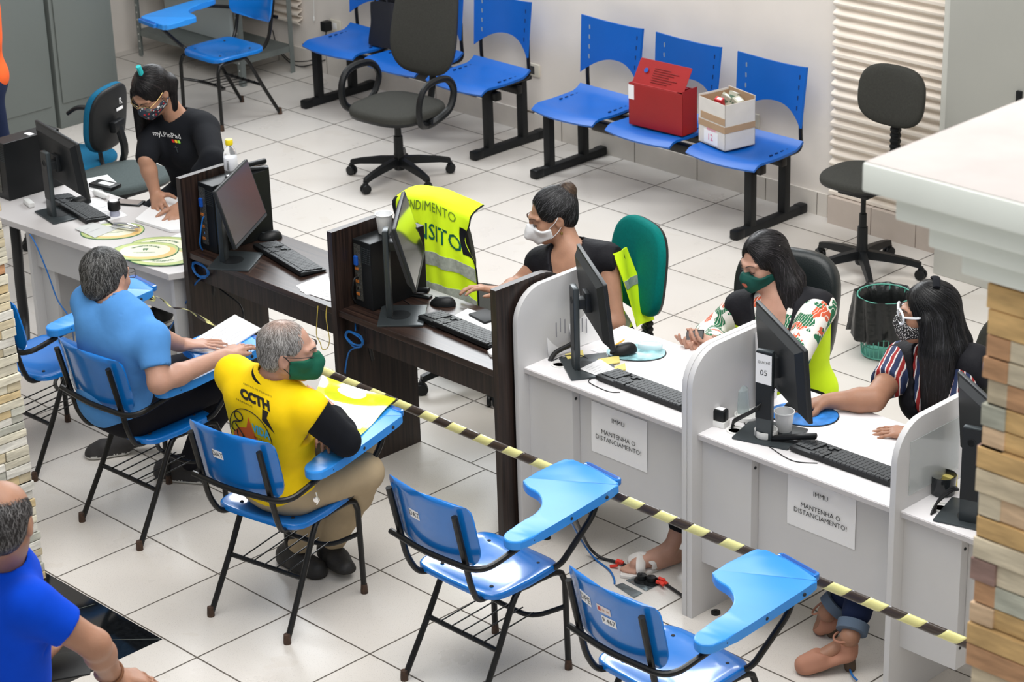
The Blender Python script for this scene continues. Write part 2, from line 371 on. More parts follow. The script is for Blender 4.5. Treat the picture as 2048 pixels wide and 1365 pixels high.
# grey cabinets
GC = mat('grey_painted_metal', (.155, .175, .165), .5, noise=.03, scale=2); GC2 = mat('grey_painted_metal_light', (.36, .36, .33), .5, noise=.03, scale=2)
GC3 = mat('pale_grey_metal', (.52, .52, .48), .5)
def cabinet(x0, x1, y0, y1, z1, face, m, label, doors, foot=.16):
    t = thing('metal_cabinet', label, 'cabinet', ((x0 + x1) / 2, (y0 + y1) / 2, 0)); ox, oy = (x0 + x1) / 2, (y0 + y1) / 2
    b = MB(); b.box((x0 - ox, y0 - oy, 0), (x1 - ox, y1 - oy, z1), m if face == 'x' else GC3, .004)
    b.build('body', t)
    for (a, c) in doors:
        b = MB()
        if face == 'x': b.box((x1 - ox, a - oy, foot), (x1 - ox + .012, c - oy, z1 - .03), m, .003)
        else: b.box((a - ox, y0 - oy - .012, foot), (c - ox, y0 - oy, z1 - .03), m, .003)
        d = b.build('door', t)
        if face == 'y':
            b = MB(); b.box((c - .06 - ox, y0 - oy - .03, 1.0), (c - .03 - ox, y0 - oy - .012, 1.06), BLACK, .004); b.build('handle', d)
    return t
yA = ax(117, 240, -3.47)[1]; yE = ax(238, 180, -3.47)[1]
cabinet(-4.15, -3.47, yA + .015, yE, 2.3, 'x', GC, 'grey metal cabinet against the left wall, behind the chair with the blue seat', [(yA + .04, yE - .04)])
cabinet(-4.15, -3.47, yA - .95, yA - .015, 2.3, 'x', GC, 'grey metal cabinet at the left edge, behind the orange shirt', [(yA - .92, yA - .04)])
cabinet(1.96, 2.95, .38, WY - .02, 2.2, 'y', GC2, 'grey metal cabinet on the right beside the corrugated panel', [(2.0, 2.47), (2.475, 2.92)])
# metal shelving in the corner
GS = mat('galvanised_grey_steel', (.22, .25, .245), .4, .5, noise=.1, scale=10)
t = thing('metal_shelving', 'grey perforated steel shelving in the back left corner behind the spare armchair', 'shelving', (-3.75, .25, 0))
ox, oy = -3.75, .25
for (x, y) in ((-4.38, .08), (-4.05, -.03), (-3.45, .2), (-3.28, .42)):
    pass
PA = az(260, 130, 0)
def sp(x, y): return (x - ox, y - oy)
posts = [(-4.30, -.10), (-4.12, .12), (-3.36, .40), (-4.30, .58), (-3.36, .60)]
posts = [(-4.30, .06), (-3.36, .06 + .3), (-4.30, .60), (-3.36, .62)]
sx0, sx1, sy0, sy1 = -4.42, -3.30, .12, .56
for (x, y, a, c) in ((sx0, sy0, 1, 1), (sx1, sy0, -1, 1), (sx0, sy1, 1, -1), (sx1, sy1, -1, -1)):
    b = MB(); X, Y = sp(x, y)
    b.box((min(X, X + a * .035), Y - .0015, 0), (max(X, X + a * .035), Y + .0015, 2.0), GS); b.box((X - .0015, min(Y, Y + c * .035), 0), (X + .0015, max(Y, Y + c * .035), 2.0), GS)
    for k in range(38): b.box((X + a * .0175 - .004, Y - .0025, .05 + k * .05), (X + a * .0175 + .004, Y - .0014, .062 + k * .05), WHITE)
    b.build('post', t)
for z in (.18, .62, 1.06, 1.5):
    b = MB(); X0, Y0 = sp(sx0, sy0); X1, Y1 = sp(sx1, sy1); b.box((X0 + .003, Y0 + .003, z), (X1 - .003, Y1 - .003, z + .004), GS); b.box((X0 + .003, Y0 + .002, z - .035), (X1 - .003, Y0 + .004, z), GS); b.box((X1 - .004, Y0 + .003, z - .035), (X1 - .002, Y1 - .003, z), GS)
    b.build('shelf', t)
b = MB(); b.box((sx0 + .06, sy0 + .2, .186), (sx1 - .35, sy0 + .23, .60), mat('pale_blue_grey_board', (.50, .56, .57), .6), .003)
tag(b.build('grey_board'), 'pale grey board standing on the low shelf of the steel shelving', 'board')
# ---------------------------------------------------------------- stone clad pillars
STONE = vcol_mat('split_stone', .85, .7, 30, .22)
def stones(xmin, xmax, ymin, ymax, z0, z1, pal, cs, seed, hmin=.030, hmax=.040):
    rnd = random.Random(seed); b = MB(); core = .02
    b.box((xmin + core, ymin + core, z0), (xmax - core, ymax - core, z1), STONE, col=(.25, .21, .16))
    z = z0
    while z < z1 - .01:
        h = min(rnd.uniform(hmin, hmax), z1 - z)
        for face in range(4):
            L = (xmax - xmin) if face in (0, 2) else (ymax - ymin); s = 0
            while s < L - .001:
                l = min(rnd.choice([.07, .12, .2, .26, .32] if hmin < .04 else [.12, .22, .30, .38, .45]), L - s)
                if L - s - l < .05: l = L - s
                o_ = rnd.uniform(0, .014); c = pal[rnd.choices(range(len(pal)), cs)[0]]; k = rnd.uniform(.85, 1.12); c = tuple(min(1, q * k) for q in c)
                g = .0016; a0, a1 = s + g, s + l - g
                if s == 0: a0 = -o_ * .8
                if s + l >= L - 1e-6: a1 = L + o_ * .8
                zz0, zz1 = z + g, z + h - g
                if face == 0: lo, hi = (xmin + a0, ymin - o_, zz0), (xmin + a1, ymin + .05, zz1)
                elif face == 2: lo, hi = (xmin + a0, ymax - .05, zz0), (xmin + a1, ymax + o_, zz1)
                elif face == 1: lo, hi = (xmax - .05, ymin + a0, zz0), (xmax + o_, ymin + a1, zz1)
                else: lo, hi = (xmin - o_, ymin + a0, zz0), (xmin + .05, ymin + a1, zz1)
                b.box(lo, hi, STONE, .002, col=c); s += l
        z += h
    return b
palR = [(.56, .47, .33), (.62, .40, .17), (.45, .25, .13), (.44, .44, .36), (.30, .19, .16), (.60, .52, .38), (.62, .44, .28)]
palL = [(.66, .62, .50), (.60, .52, .36), (.46, .46, .40), (.58, .31, .16), (.70, .68, .62), (.64, .50, .28)]
CORN = mat('cream_painted_plaster', (.86, .89, .82), .7, noise=.04, scale=4)
CTOP = mat('cap_top', (.47, .43, .41), .75, noise=.08, scale=6)
def pillar(xmin, xmax, ymin, ymax, ztop, pal, cs, seed, label, hm):
    cx, cy = (xmin + xmax) / 2, (ymin + ymax) / 2
    t = thing('stone_pillar', label, 'pillar', (cx, cy, 0), kind='structure')
    zc = ztop - .245
    b = stones(xmin - cx, xmax - cx, ymin - cy, ymax - cy, 0, zc, pal, cs, seed, *hm); b.build('stone_cladding', t, smooth=0)
    b = MB(); n = 4; hs = (.062, .062, .06, .06); z = ztop
    for i in range(n):
        o_ = .193 * (1 - i * .25) * 1.0
        b.box((xmin - cx - o_, ymin - cy - o_, z - hs[i]), (xmax - cx + o_, ymax - cy + o_, z), CORN, .006); z -= hs[i]
    b.build('cornice', t)
    b = MB(); o_ = .188; b.box((xmin - cx - o_, ymin - cy - o_, ztop), (xmax - cx + o_, ymax - cy + o_, ztop + .0015), CTOP); b.build('cap_surface', t, smooth=0)
    return t
pillar(5.99, 6.69, -5.10, -4.40, 2.92, palR, (3, 2.2, 1.5, 2, 1, 2.5, 2), 3, 'stone clad pillar with stepped cream cornice in the right foreground', (.044, .058))
pillar(.69, 1.295, -5.17, -4.545, 2.92, palL, (4, 2.6, 2.5, 1, 3, 1), 11, 'stone clad pillar at the left edge behind the seated man in a royal blue shirt', (.030, .042))

# ================================================================ furniture builders
def school_chair(stickers=()):
    t = thing('school_armchair', '', 'chair')
    P = [(.19, -.25, .0), (.181, -.125, .22), (.176, -.03, .395), (.178, .03, .412), (.180, .15, .412), (.184, .19, .40), (.186, .205, .36), (.19, .21, 0)]
    for sgn in (-1, 1):
        b = MB(); b.tube([(sgn * x, y, z) for x, y, z in crom([np.array(p) for p in P[:-2]], 4)] + [(sgn * .186, .205, .36), (sgn * .19, .21, 0.0)], .0115, TUBE, 10)
        f = b.build('side_leg_frame', t)
        b = MB()
        for (x, y) in ((.19, -.25), (.19, .21)):
            b.lathe([(.0145, 0), (.0145, .012), (.0122, .04)], TUBER, c=(sgn * x, y + (.004 if y < 0 else 0), 0), n=10)
        b.build('foot_cap', f)
        b = MB(); Q = fillet([(sgn * .13, .02, .42), (sgn * .150, -.185, .425), (sgn * .163, -.225, .50), (sgn * .165, -.292, .80)], .07, 6); b.tube(Q, .0115, TUBE, 10); b.build('backrest_post', t)
    # seat
    def seatz(v):
        x, y, z = v; q = (x / .2) ** 2
        z += -.012 * math.exp(-((x / .15) ** 2 + ((y + .02) / .13) ** 2)) + .0 * q
        if y > .12: z -= (y - .12) ** 2 * 2.2
        if y < -.12: z += (-.12 - y) * .12
        return np.array((x, y, z))
    def seat_outline(sc):
        o = []
        for k in range(40):
            A = 2 * math.pi * k / 40; c, s = math.cos(A), math.sin(A); e = 2 / 5.5
            x = .205 * math.copysign(abs(c) ** e, c); y = .188 * math.copysign(abs(s) ** e, s)
            if s > 0: x *= .97
            o.append((x * sc, .012 + y * sc))
        return o
    b = MB(); rings = [(1.0, .428), (1.0, .444), (.985, .449), (.96, .450), (.8, .447), (.55, .4455), (.28, .4445)]
    vs = []; fs = []
    for sc, z in rings: vs += [seatz((x, y, z)) for x, y in seat_outline(sc)]
    nseg = 40
    for i in range(len(rings) - 1):
        for k in range(nseg): fs.append([i * nseg + k, i * nseg + (k + 1) % nseg, (i + 1) * nseg + (k + 1) % nseg, (i + 1) * nseg + k])
    vs.append(seatz((0, .012, .4445))); c0 = len(vs) - 1; L = (len(rings) - 1) * nseg
    for k in range(nseg): fs.append([L + k, L + (k + 1) % nseg, c0])
    fs.append(list(range(nseg))[::-1]); b.add(vs, fs, BLUE)
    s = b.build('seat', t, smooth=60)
    b = MB()
    for x in (-.12, .13):
        for y in (-.10, .13): b.lathe([(.008, 0), (.006, .003), (.001, .0045)], INK, c=(x, y, .4435 if y < 0 else .4425), n=10)
    b.build('rivet', s)
    # backrest shell
    def shell(u, v):
        zt, zb = .845, .575
        x = (u - .5) * 2; zc = (zt + zb) / 2; hz = (zt - zb) / 2; hw = .205
        vv = (v - .5) * 2
        # superellipse mapping with larger lower corners
        ex = 7.0 if vv > 0 else 4.5
        lim = (max(0, 1 - abs(vv) ** ex)) ** (1 / ex)
        X = hw * x * lim; Z = zc + hz * vv
        Yy = -.268 - (Z - .70) * .21 + .05 * (x * lim) ** 2 - .012
        return (X, Yy + .005, Z)
    b = MB(); b.grid(shell, 22, 16, BLUE, thick=.010); bk = b.build('backrest', t, smooth=60)
    def onback(x, z): 
        q = x / .205; return (x, -.268 - (z - .70) * .21 + .05 * q * q - .0135, z)
    for (kind, x, z, w_, h_, txt) in stickers:
        b = MB(); b.grid(lambda u, v: onback(x + (u - .5) * w_, z + (v - .5) * h_), 6, 2, PAPER if kind == 'w' else mat('coloured_sticker', (.72, .66, .66), .6), thick=.0015)
        if kind == 'w': b.text(txt, h_ * .85, INK, lambda a, c: np.array(onback(x + a, z + c)) + (0, -.0015, 0))
        else:
            b.grid(lambda u, v: np.array(onback(x - w_ * .42 + u * w_ * .22, z - h_ * .3 + v * h_ * .6)) + (0, -.001, 0), 1, 1, mat('sticker_red', (.5, .08, .06), .6))
            b.grid(lambda u, v: np.array(onback(x - w_ * .1 + u * w_ * .5, z - h_ * .15 + v * h_ * .3)) + (0, -.001, 0), 1, 1, mat('sticker_tan', (.5, .33, .25), .6))
        b.build('sticker', bk)
    # arm tube behind the back and forward to the tablet
    b = MB(); b.tube(fillet([(-.19, -.272, .615), (.0, -.285, .605), (.255, -.262, .605), (.268, -.09, .645)], .075, 6), .0115, TUBE, 10)
    b.tube([(.268, -.09, .645), (.24, .14, .652)], .010, TUBE, 8); b.build('arm_tube', t)
    # tablet
    ol = [(.300, -.120), (.305, -.06)]
    pts = [(.308, -.10), (.300, .05), (.262, .38), (.250, .415), (.222, .432), (.02, .455), (-.015, .445), (-.035, .415), (-.025, .235), (-.01, .205), (.03, .185), (.09, .175), (.150, .135), (.188, .07), (.205, -.02), (.215, -.10), (.235, -.135), (.262, -.148), (.290, -.138)]
    P2 = crom([np.array((x, y, 0.)) for x, y in pts], 3, True)
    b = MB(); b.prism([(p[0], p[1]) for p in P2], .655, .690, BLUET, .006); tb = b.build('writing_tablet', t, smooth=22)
    b = MB(); b.tube([(p[0] * .94 + .01, p[1] * .97, .690) for p in P2][::2], .0015, BLUE, 4, closed=True)
    # pencil tray at the front
    b = MB()
    o1 = rrect(.19, .032, .014, 4, .135, .458)
    b.prism([(x, y - (x - .135) * .1) for x, y in o1], .664, .688, BLUE, .004)
    b.prism([(x, y - (x - .135) * .1) for x, y in rrect(.165, .014, .006, 3, .135, .460)], .6881, .6886, mat('tray_recess_blue', (.003, .07, .34), .5))
    b.build('pencil_tray', tb)
    b = MB()
    for (x, y) in ((.303, -.06), (.288, .14), (.268, .34)): b.lathe([(.007, -.002), (.006, .002), (.001, .003)], INK, c=(x + .0025, y, .672), n=8, axis=(1, 0, 0))
    b.build('screw', tb)
    b = MB(); b.tube(fillet([(.225, .34, .652), (.235, .30, .60), (.205, .155, .44), (.12, .135, .415)], .05, 6), .0115, TUBE, 10); b.build('tablet_support', t)
    # book rack
    b = MB(); b.tube([(-.183, -.125, .215), (.183, -.125, .215)], .0095, TUBE, 8)
    b.build('rear_stretcher', t); b = MB()
    b.tube(fillet([(-.188, .208, .26), (-.12, .10, .23), (.12, .10, .23), (.188, .208, .26)], .08, 6), .0095, TUBE, 8)
    b.build('front_stretcher', t)
    b = MB()
    for x in (-.11, -.055, 0, .055, .11): b.tube([(x, -.13, .225), (x, .12, .24), ], .0028, TUBE, 6)
    b.build('book_rack', t)
    return t
CH = []
def put_chair(x, y, rz, label, stickers=(), group='blue school armchairs'):
    t = school_chair(stickers); t.location = (x, y, 0); t.rotation_euler = (0, 0, rz)
    t['label'] = label; t['group'] = group; CH.append(t); return t
put_chair(3.10, -3.84, D(0), 'empty blue school armchair with a DAT sticker, in front of the white desk', [('w', -.045, .735, .052, .034, 'DAT')])
put_chair(2.17, -4.0, D(10), 'blue school armchair with a DAT sticker, the man in yellow sits on it', [('w', -.045, .735, .052, .034, 'DAT')])
put_chair(1.19, -3.90, D(2), 'blue school armchair the man in the light blue shirt sits on')
put_chair(.345, -3.83, D(2), 'empty blue school armchair at the far left behind the stone pillar')
put_chair(4.03, -3.90, D(-3), 'empty blue school armchair with a DPE sticker at the bottom of the photo', [('w', -.10, .755, .06, .04, 'DPE'), ('c', -.005, .755, .062, .026, ''), ('w', .01, .715, .062, .03, '9 467')])
put_chair(-2.86, -.33, D(180), 'spare blue school armchair facing the desks in the back left corner')
# ---------------------------------------------------------------- waiting benches
def bench_seat(t, cx, cy):
    def seat(u, v):
        x = (u - .5) * .47; y = v
        wy = .40 * (v - .5)
        X = x * (1 + .02 * math.sin(v * math.pi)) ; Y = wy - (.035 * (1 - (2 * u - 1) ** 2) if v < .5 else 0) * (1 - 2 * v if v < .5 else 0)
        Z = .435 + .016 * (2 * u - 1) ** 2 * 0 - .012 * math.exp(-((v - .45) / .25) ** 2) * math.cos((u - .5) * 2.4)
        if v < .15: Z -= (.15 - v) ** 2 * 1.2
        if v > .8: Z += (v - .8) ** 2 * .9
        return (cx + X, cy + Y, Z)
    b = MB(); b.grid(seat, 16, 14, BLUEB, thick=.014); s = b.build('seat', t, smooth=60)
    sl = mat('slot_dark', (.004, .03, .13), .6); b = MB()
    for x in (-.19, .19):
        for k in range(4): b.box((cx + x - .004, cy - .02 + k * .045, .4305 + .004), (cx + x + .004, cy + .0 + k * .045, .4425), sl)
    b.box((cx + .13, cy - .192, .425), (cx + .17, cy - .185, .431), sl); b.build('slot', s)
    def back(u, v):
        q = 2 * u - 1; hw = .225 + .012 * v
        zb = .585 + .055 * (1 - q * q) * 1.0 - .045 * 0; zt = .875 - .028 * (1 - q * q)
        zb = .545 + .095 * (1 - abs(q) ** 2.2)
        z = zb + (zt - zb) * v
        y = cy + .215 + .16 * (z - .55) * .55 - .055 * q * q * 1.0 + .03
        return (cx + hw * q, y, z)
    b = MB(); b.grid(back, 18, 12, BLUEB, thick=.013); bk = b.build('backrest', t, smooth=60)
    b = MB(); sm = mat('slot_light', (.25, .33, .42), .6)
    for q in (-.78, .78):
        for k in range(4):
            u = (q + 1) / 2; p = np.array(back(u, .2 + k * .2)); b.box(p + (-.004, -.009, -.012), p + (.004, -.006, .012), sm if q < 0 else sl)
    b.build('slot', bk)
    for sg in (-1, 1):
        b = MB(); p = np.array(back(.5 + sg * .44, .12)); b.tube(fillet([(cx + sg * .2, cy - .0, .412), (cx + sg * .2, cy + .23, .412), (p[0], p[1] + .012, .52), (p[0], p[1] + .016, .64)], .06, 6), .011, TUBE, 8, flat=1.0); b.build('back_support', t)
def bench(xs, x0, x1, label, yf=.085):
    t = thing('waiting_bench', label, 'bench', (0, 0, 0), 0, 'three-seat blue waiting benches')
    for c in xs: bench_seat(t, c, .285)
    b = MB(); b.box((x0 - .06, .22, .335), (x1 + .06, .27, .385), TUBE, .004); b.box((x0 - .06, .40, .335), (x1 + .06, .44, .385), TUBE, .004); b.build('beam', t)
    for x in (x0, x1):
        b = MB(); b.box((x - .025, yf, .0), (x + .025, .655, .05), BLACKM, .008); b.box((x - .028, yf - .01, .0), (x + .028, yf + .06, .054), BLACK, .01); b.box((x - .028, .60, .0), (x + .028, .665, .054), BLACK, .01)
        for y in (.19, .47): b.box((x - .025, y, .045), (x + .025, y + .045, .40), BLACKM, .004)
        b.box((x - .022, .12, .385), (x + .022, .56, .41), BLACKM, .004)
        b.build('leg_frame', t)
    return t
bench([-.37, .20, .79], -.60, .895, 'blue three-seat waiting bench on the right with the red box on it')
bench([-2.38, -1.82, -1.25], -2.64, -1.10, 'blue three-seat waiting bench on the left behind the high-backed office chair')
# ---------------------------------------------------------------- office chairs
FG = mat('charcoal_fabric', (.046, .046, .041), .9, noise=.1, scale=120, bump=.25, bscale=500, spec=.15)
FG2 = mat('grey_green_fabric', (.085, .105, .105), .9, noise=.1, scale=120, bump=.25, bscale=500, spec=.15)
FTEAL = mat('teal_fabric', (.0, .15, .135), .85, noise=.08, scale=100, bump=.2, bscale=500, spec=.15)
FBLUE = mat('petrol_blue_fabric', (.008, .11, .21), .85, noise=.08, scale=100, bump=.2, bscale=500, spec=.15)
LEATH = mat('black_leatherette', (.011, .015, .016), .38, bump=.15, bscale=200)
def cushion(b, w_, d_, t_, m, c, ex=3.2, taper=0, bulge=.35, R=None, edge=None, curve=0, n=36):
    """pad in local XY, thickness Z; R 3x3 orients it"""
    R = np.eye(3) if R is None else np.array(R); rings = [(.0, -1), (.5, -1), (.9, -1), (.985, -.75), (1.0, -.3), (1.0, .15), (.97, .6), (.9, .82), (.7, .96), (.4, 1.0), (0, 1.03)]
    vs = []; fs = []
    for i, (s_, h) in enumerate(rings):
        for k in range(n):
            A = 2 * math.pi * k / n; co, si = math.cos(A), math.sin(A); e = 2 / ex
            x = w_ / 2 * math.copysign(abs(co) ** e, co) * s_; y = d_ / 2 * math.copysign(abs(si) ** e, si) * s_
            x *= 1 + taper * (y / d_ * 2); z = t_ / 2 * h + (curve * (x / w_ * 2) ** 2)
            vs.append(R @ np.array((x, y, z)) + np.array(c))
    for i in range(len(rings) - 1):
        for k in range(n): fs.append([i * n + k, i * n + (k + 1) % n, (i + 1) * n + (k + 1) % n, (i + 1) * n + k])
    k0 = edge and 3
    if edge:
        b.add(vs[:(4 + 1) * n], fs[:4 * n], edge); b.add(vs[4 * n:], [[i - 0 for i in [q - 4 * n for q in f]] for f in fs[4 * n:]], m)
    else: b.add(vs, fs, m)
def upr(a):
    a = D(a); return np.array(((1, 0, 0), (0, -math.sin(a), math.cos(a)), (0, math.cos(a), math.sin(a)))) 
def star_base(t, rot0=0, r=.30, h0=.075):
    b = MB(); b.lathe([(.03, .06), (.035, .07), (.033, .13), (.028, .16)], BLACK, n=16)
    for k in range(5):
        A = rot0 + k * 2 * math.pi / 5; dx, dy = math.cos(A), math.sin(A); P = []
        for (q, z, hw, hh) in ((.02, .115, .024, .022), (.12, .108, .022, .02), (.24, .092, .019, .015), (r, .078, .017, .014)):
            P.append([(q * dx - hw * dy * s1, q * dy + hw * dx * s1, z + hh * s2) for s1, s2 in ((-1, -1), (1, -1), (.7, 1), (-.7, 1))])
        vs = [p for ring in P for p in ring]; fs = [[i * 4 + k2, i * 4 + (k2 + 1) % 4, (i + 1) * 4 + (k2 + 1) % 4, (i + 1) * 4 + k2] for i in range(3) for k2 in range(4)] + [[3, 2, 1, 0], [12, 13, 14, 15]]
        b.add(vs, fs, BLACK)
    s = b.build('star_base', t, smooth=40)
    for k in range(5):
        A = rot0 + k * 2 * math.pi / 5; B = A + 1.2; c = np.array((r * math.cos(A), r * math.sin(A), .028)); ax_ = (math.cos(B), math.sin(B), 0)
        b = MB()
        for sg in (-1, 1): b.lathe([(.012, -.009), (.026, -.008), (.028, -.004), (.028, .004), (.026, .008), (.012, .009)], BLACK, c=c + np.array(ax_) * sg * .013, n=14, axis=ax_)
        b.lathe([(.012, 0), (.012, .035)], BLACK, c=(c[0], c[1], .035), n=8)
        b.box(c + (-.016, -.016, .002), c + (.016, .016, .038), BLACK, .012); b.build('caster', s)
    return s
def office_chair(label, loc, rz, fabric, style, seat_z=.46, base_rot=0., group=None):
    """local +y is where the sitter faces"""
    t = thing('office_chair', label, 'chair', loc, rz, group); star_base(t, base_rot)
    b = MB(); b.lathe([(.028, .14), (.026, .26), (.020, .262), (.019, .33), (.013, .332), (.013, seat_z - .06)], BLACK, n=16); b.box((-.09, -.10, seat_z - .075), (.09, .10, seat_z - .045), BLACK, .006)
    b.build('gas_column', t)
    if style == 'high':
        b = MB(); cushion(b, .50, .47, .075, fabric, (0, 0, seat_z), 3.0, -.03, edge=BLACK); b.build('seat', t, smooth=60)
        R = upr(12); b = MB(); cushion(b, .46, .66, .07, fabric, (0, -.29, seat_z + .47), 3.2, -.12, R=R, edge=BLACK, curve=.02); b.build('backrest', t, smooth=60)
        for sg in (-1, 1):
            b = MB(); P = [(sg * .24, .02, seat_z - .05), (sg * .285, .12, seat_z + .0), (sg * .295, .13, seat_z + .12), (sg * .295, .06, seat_z + .20), (sg * .29, -.10, seat_z + .20), (sg * .285, -.17, seat_z + .12), (sg * .285, -.13, seat_z + .02), (sg * .27, -.03, seat_z - .03)]
            b.tube(crom([np.array(p) for p in P], 5, True), .018, BLACK, 8, closed=True, flat=1.2); b.tube([(sg * .27, 0, seat_z - .03), (sg * .18, 0, seat_z - .055)], .016, BLACK, 8); b.build('armrest', t)
        b = MB(); b.tube([(0, -.08, seat_z - .06), (0, -.27, seat_z - .05), (0, -.33, seat_z + .2)], .025, BLACK, 8, smooth=4, flat=.4); b.build('back_bar', t)
    elif style == 'task':
        b = MB(); cushion(b, .42, .40, .055, fabric, (0, 0, seat_z), 2.7, -.03, edge=BLACK); b.build('seat', t, smooth=60)
        R = upr(6); b = MB(); cushion(b, .39, .31, .055, fabric, (0, -.225, seat_z + .37), 2.9, .0, R=R, edge=BLACK, curve=.02); b.build('backrest', t, smooth=60)
        b = MB(); b.tube([(0, -.05, seat_z - .05), (0, -.24, seat_z - .04)], .018, BLACK, 8)
        for k in range(9): z = seat_z - .035 + k * .03; b.box((-.026, -.275, z), (.026, -.243, z + .02), BLACK, .005); b.box((-.021, -.271, z + .018), (.021, -.247, z + .032), BLACK)
        b.build('back_bar', t)
    elif style == 'seat':
        b = MB(); cushion(b, .46, .44, .06, fabric, (0, 0, seat_z), 2.8, -.03, edge=BLACK); b.build('seat', t, smooth=60)
        b = MB(); b.tube([(0, .05, seat_z - .04), (.06, .25, seat_z - .02), (.10, .34, seat_z + .05)], .012, BLACK, 8, smooth=4); b.build('lever', t)
    elif style == 'medium':
        b = MB(); cushion(b, .46, .44, .06, fabric, (0, 0, seat_z), 2.8, -.03, edge=BLACK); b.build('seat', t, smooth=60)
        R = upr(8); b = MB(); cushion(b, .42, .40, .06, fabric, (0, -.26, seat_z + .40), 3.2, -.05, R=R, edge=BLACK, curve=.02); b.build('backrest', t, smooth=60)
        b = MB(); b.tube([(0, -.05, seat_z - .05), (0, -.27, seat_z - .04)], .018, BLACK, 8)
        for k in range(10): z = seat_z - .035 + k * .026; b.box((-.028, -.305, z), (.028, -.272, z + .018), BLACK, .005); b.box((-.022, -.301, z + .015), (.022, -.276, z + .028), BLACK)
        b.build('back_bar', t)
    elif style == 'leather':
        b = MB(); cushion(b, .50, .48, .09, fabric, (0, 0, seat_z), 3.4, -.02); b.build('seat', t, smooth=60)
        R = upr(10); b = MB(); cushion(b, .44, .52, .09, fabric, (0, -.27, seat_z + .37), 3.4, .06, R=R, curve=.02); b.build('backrest', t, smooth=60)
        b = MB(); b.tube([(0, -.08, seat_z - .06), (0, -.27, seat_z - .05), (0, -.34, seat_z + .2)], .025, BLACK, 8, smooth=4, flat=.4); b.build('back_bar', t)
    elif style == 'arms':
        b = MB(); cushion(b, .46, .44, .06, fabric, (0, 0, seat_z), 3.0, -.03, edge=BLACK); b.build('seat', t, smooth=60)
        R = upr(8); b = MB(); cushion(b, .36, .36, .05, fabric, (0, -.26, seat_z + .27), 3.0, .0, R=R, curve=.02)
        cushion(b, .35, .35, .03, BLACKM, (0, -.283, seat_z + .27), 3.0, .0, R=R, curve=.02); bk = b.build('backrest', t, smooth=60)
        b = MB(); b.box((.02, -.313, seat_z + .30), (.08, -.310, seat_z + .315), PAPER); b.text('R', .05, PAPER, lambda a, c: (.05 + a, -.322, seat_z + .35 + c)); b.build('sticker', bk)
        for sg in (-1, 1):
            b = MB(); b.tube([(sg * .20, 0, seat_z - .04), (sg * .27, 0, seat_z - .03), (sg * .275, 0, seat_z + .18)], .02, BLACK, 8, flat=1.6); b.tube([(sg * .275, -.12, seat_z + .195), (sg * .275, 0, seat_z + .205), (sg * .27, .10, seat_z + .205), (sg * .255, .16, seat_z + .17)], .024, BLACK, 10, smooth=4, flat=.55); b.build('armrest', t)
        b = MB(); b.tube([(0, -.06, seat_z - .06), (0, -.24, seat_z - .06), (0, -.35, seat_z + .08), (0, -.32, seat_z + .25)], .03, BLACK, 8, smooth=4, flat=.5); b.box((-.05, -.34, seat_z + .20), (.05, -.30, seat_z + .26), BLACK, .008); b.build('back_bar', t)
    return t

office_chair('high-backed charcoal office chair with loop armrests in front of the left waiting bench', (-1.18, -.42, 0), D(186), FG, 'high', .42, D(20))
office_chair('small charcoal task chair without armrests beside the corrugated panel', (1.70, .13, 0), D(182), FG, 'task', .52, D(-10), )
office_chair('office chair with petrol blue seat and black armrests behind the left side table', (*az(140, 318, .45)[:2], 0), D(112), FBLUE, 'arms', .44, D(5))
# ================================================================ desks
def each(name, mbs, parent, **k):
    for m in mbs: m.build(name, parent, **k)
DZ = .75
def dark_panel(x, yf=-3.13, yr=-2.70, top=1.095):
    ol = [(yf, 0), (yf, top)]
    r = .17
    for k in range(9):
        A = D(90 - 90 * k / 8); ol.append((yr - .02 - r + r * math.cos(A), top - r + r * math.sin(A)))
    ol += [(yr - .02, .80), (yr, .76), (yr, 0)]
    return ol
def yz_prism(b, ol, x0, x1, m, bev=0):
    b.prism([(p[0], p[1]) for p in ol], x0, x1, m, bev, fn=lambda v: np.array((v[2], v[0], v[1])))
DEDGE = mat('dark_edge_highlight', (.10, .085, .085), .3)
def dark_desk(x0, x1, label, right_panel=False):
    t = thing('counter_desk', label, 'desk', (0, 0, 0), 0)
    b = MB(); yz_prism(b, dark_panel(x0), x0 - .015, x0 + .015, DARKW); b.build('side_panel', t, smooth=20)
    if right_panel:
        b = MB(); yz_prism(b, dark_panel(x1), x1 - .015, x1 + .015, DARKW); b.build('side_panel', t, smooth=20)
    b = MB(); b.box((x0 + .0155, -3.12, DZ - .028), (x1 - .0155, -2.70, DZ), DARKT, .002); b.build('desktop', t, smooth=0)
    b = MB(); b.box((x0 + .0155, -3.085, DZ - .14), (x1 - .0155, -3.065, DZ - .029), DARKW); b.build('apron', t, smooth=0)
    return t
dark_desk(.455, 1.47, 'dark wood counter desk between the white-topped side table and the second dark divider')
dark_desk(1.47, 2.43, 'dark wood counter desk where the woman with the hair bun sits', True)
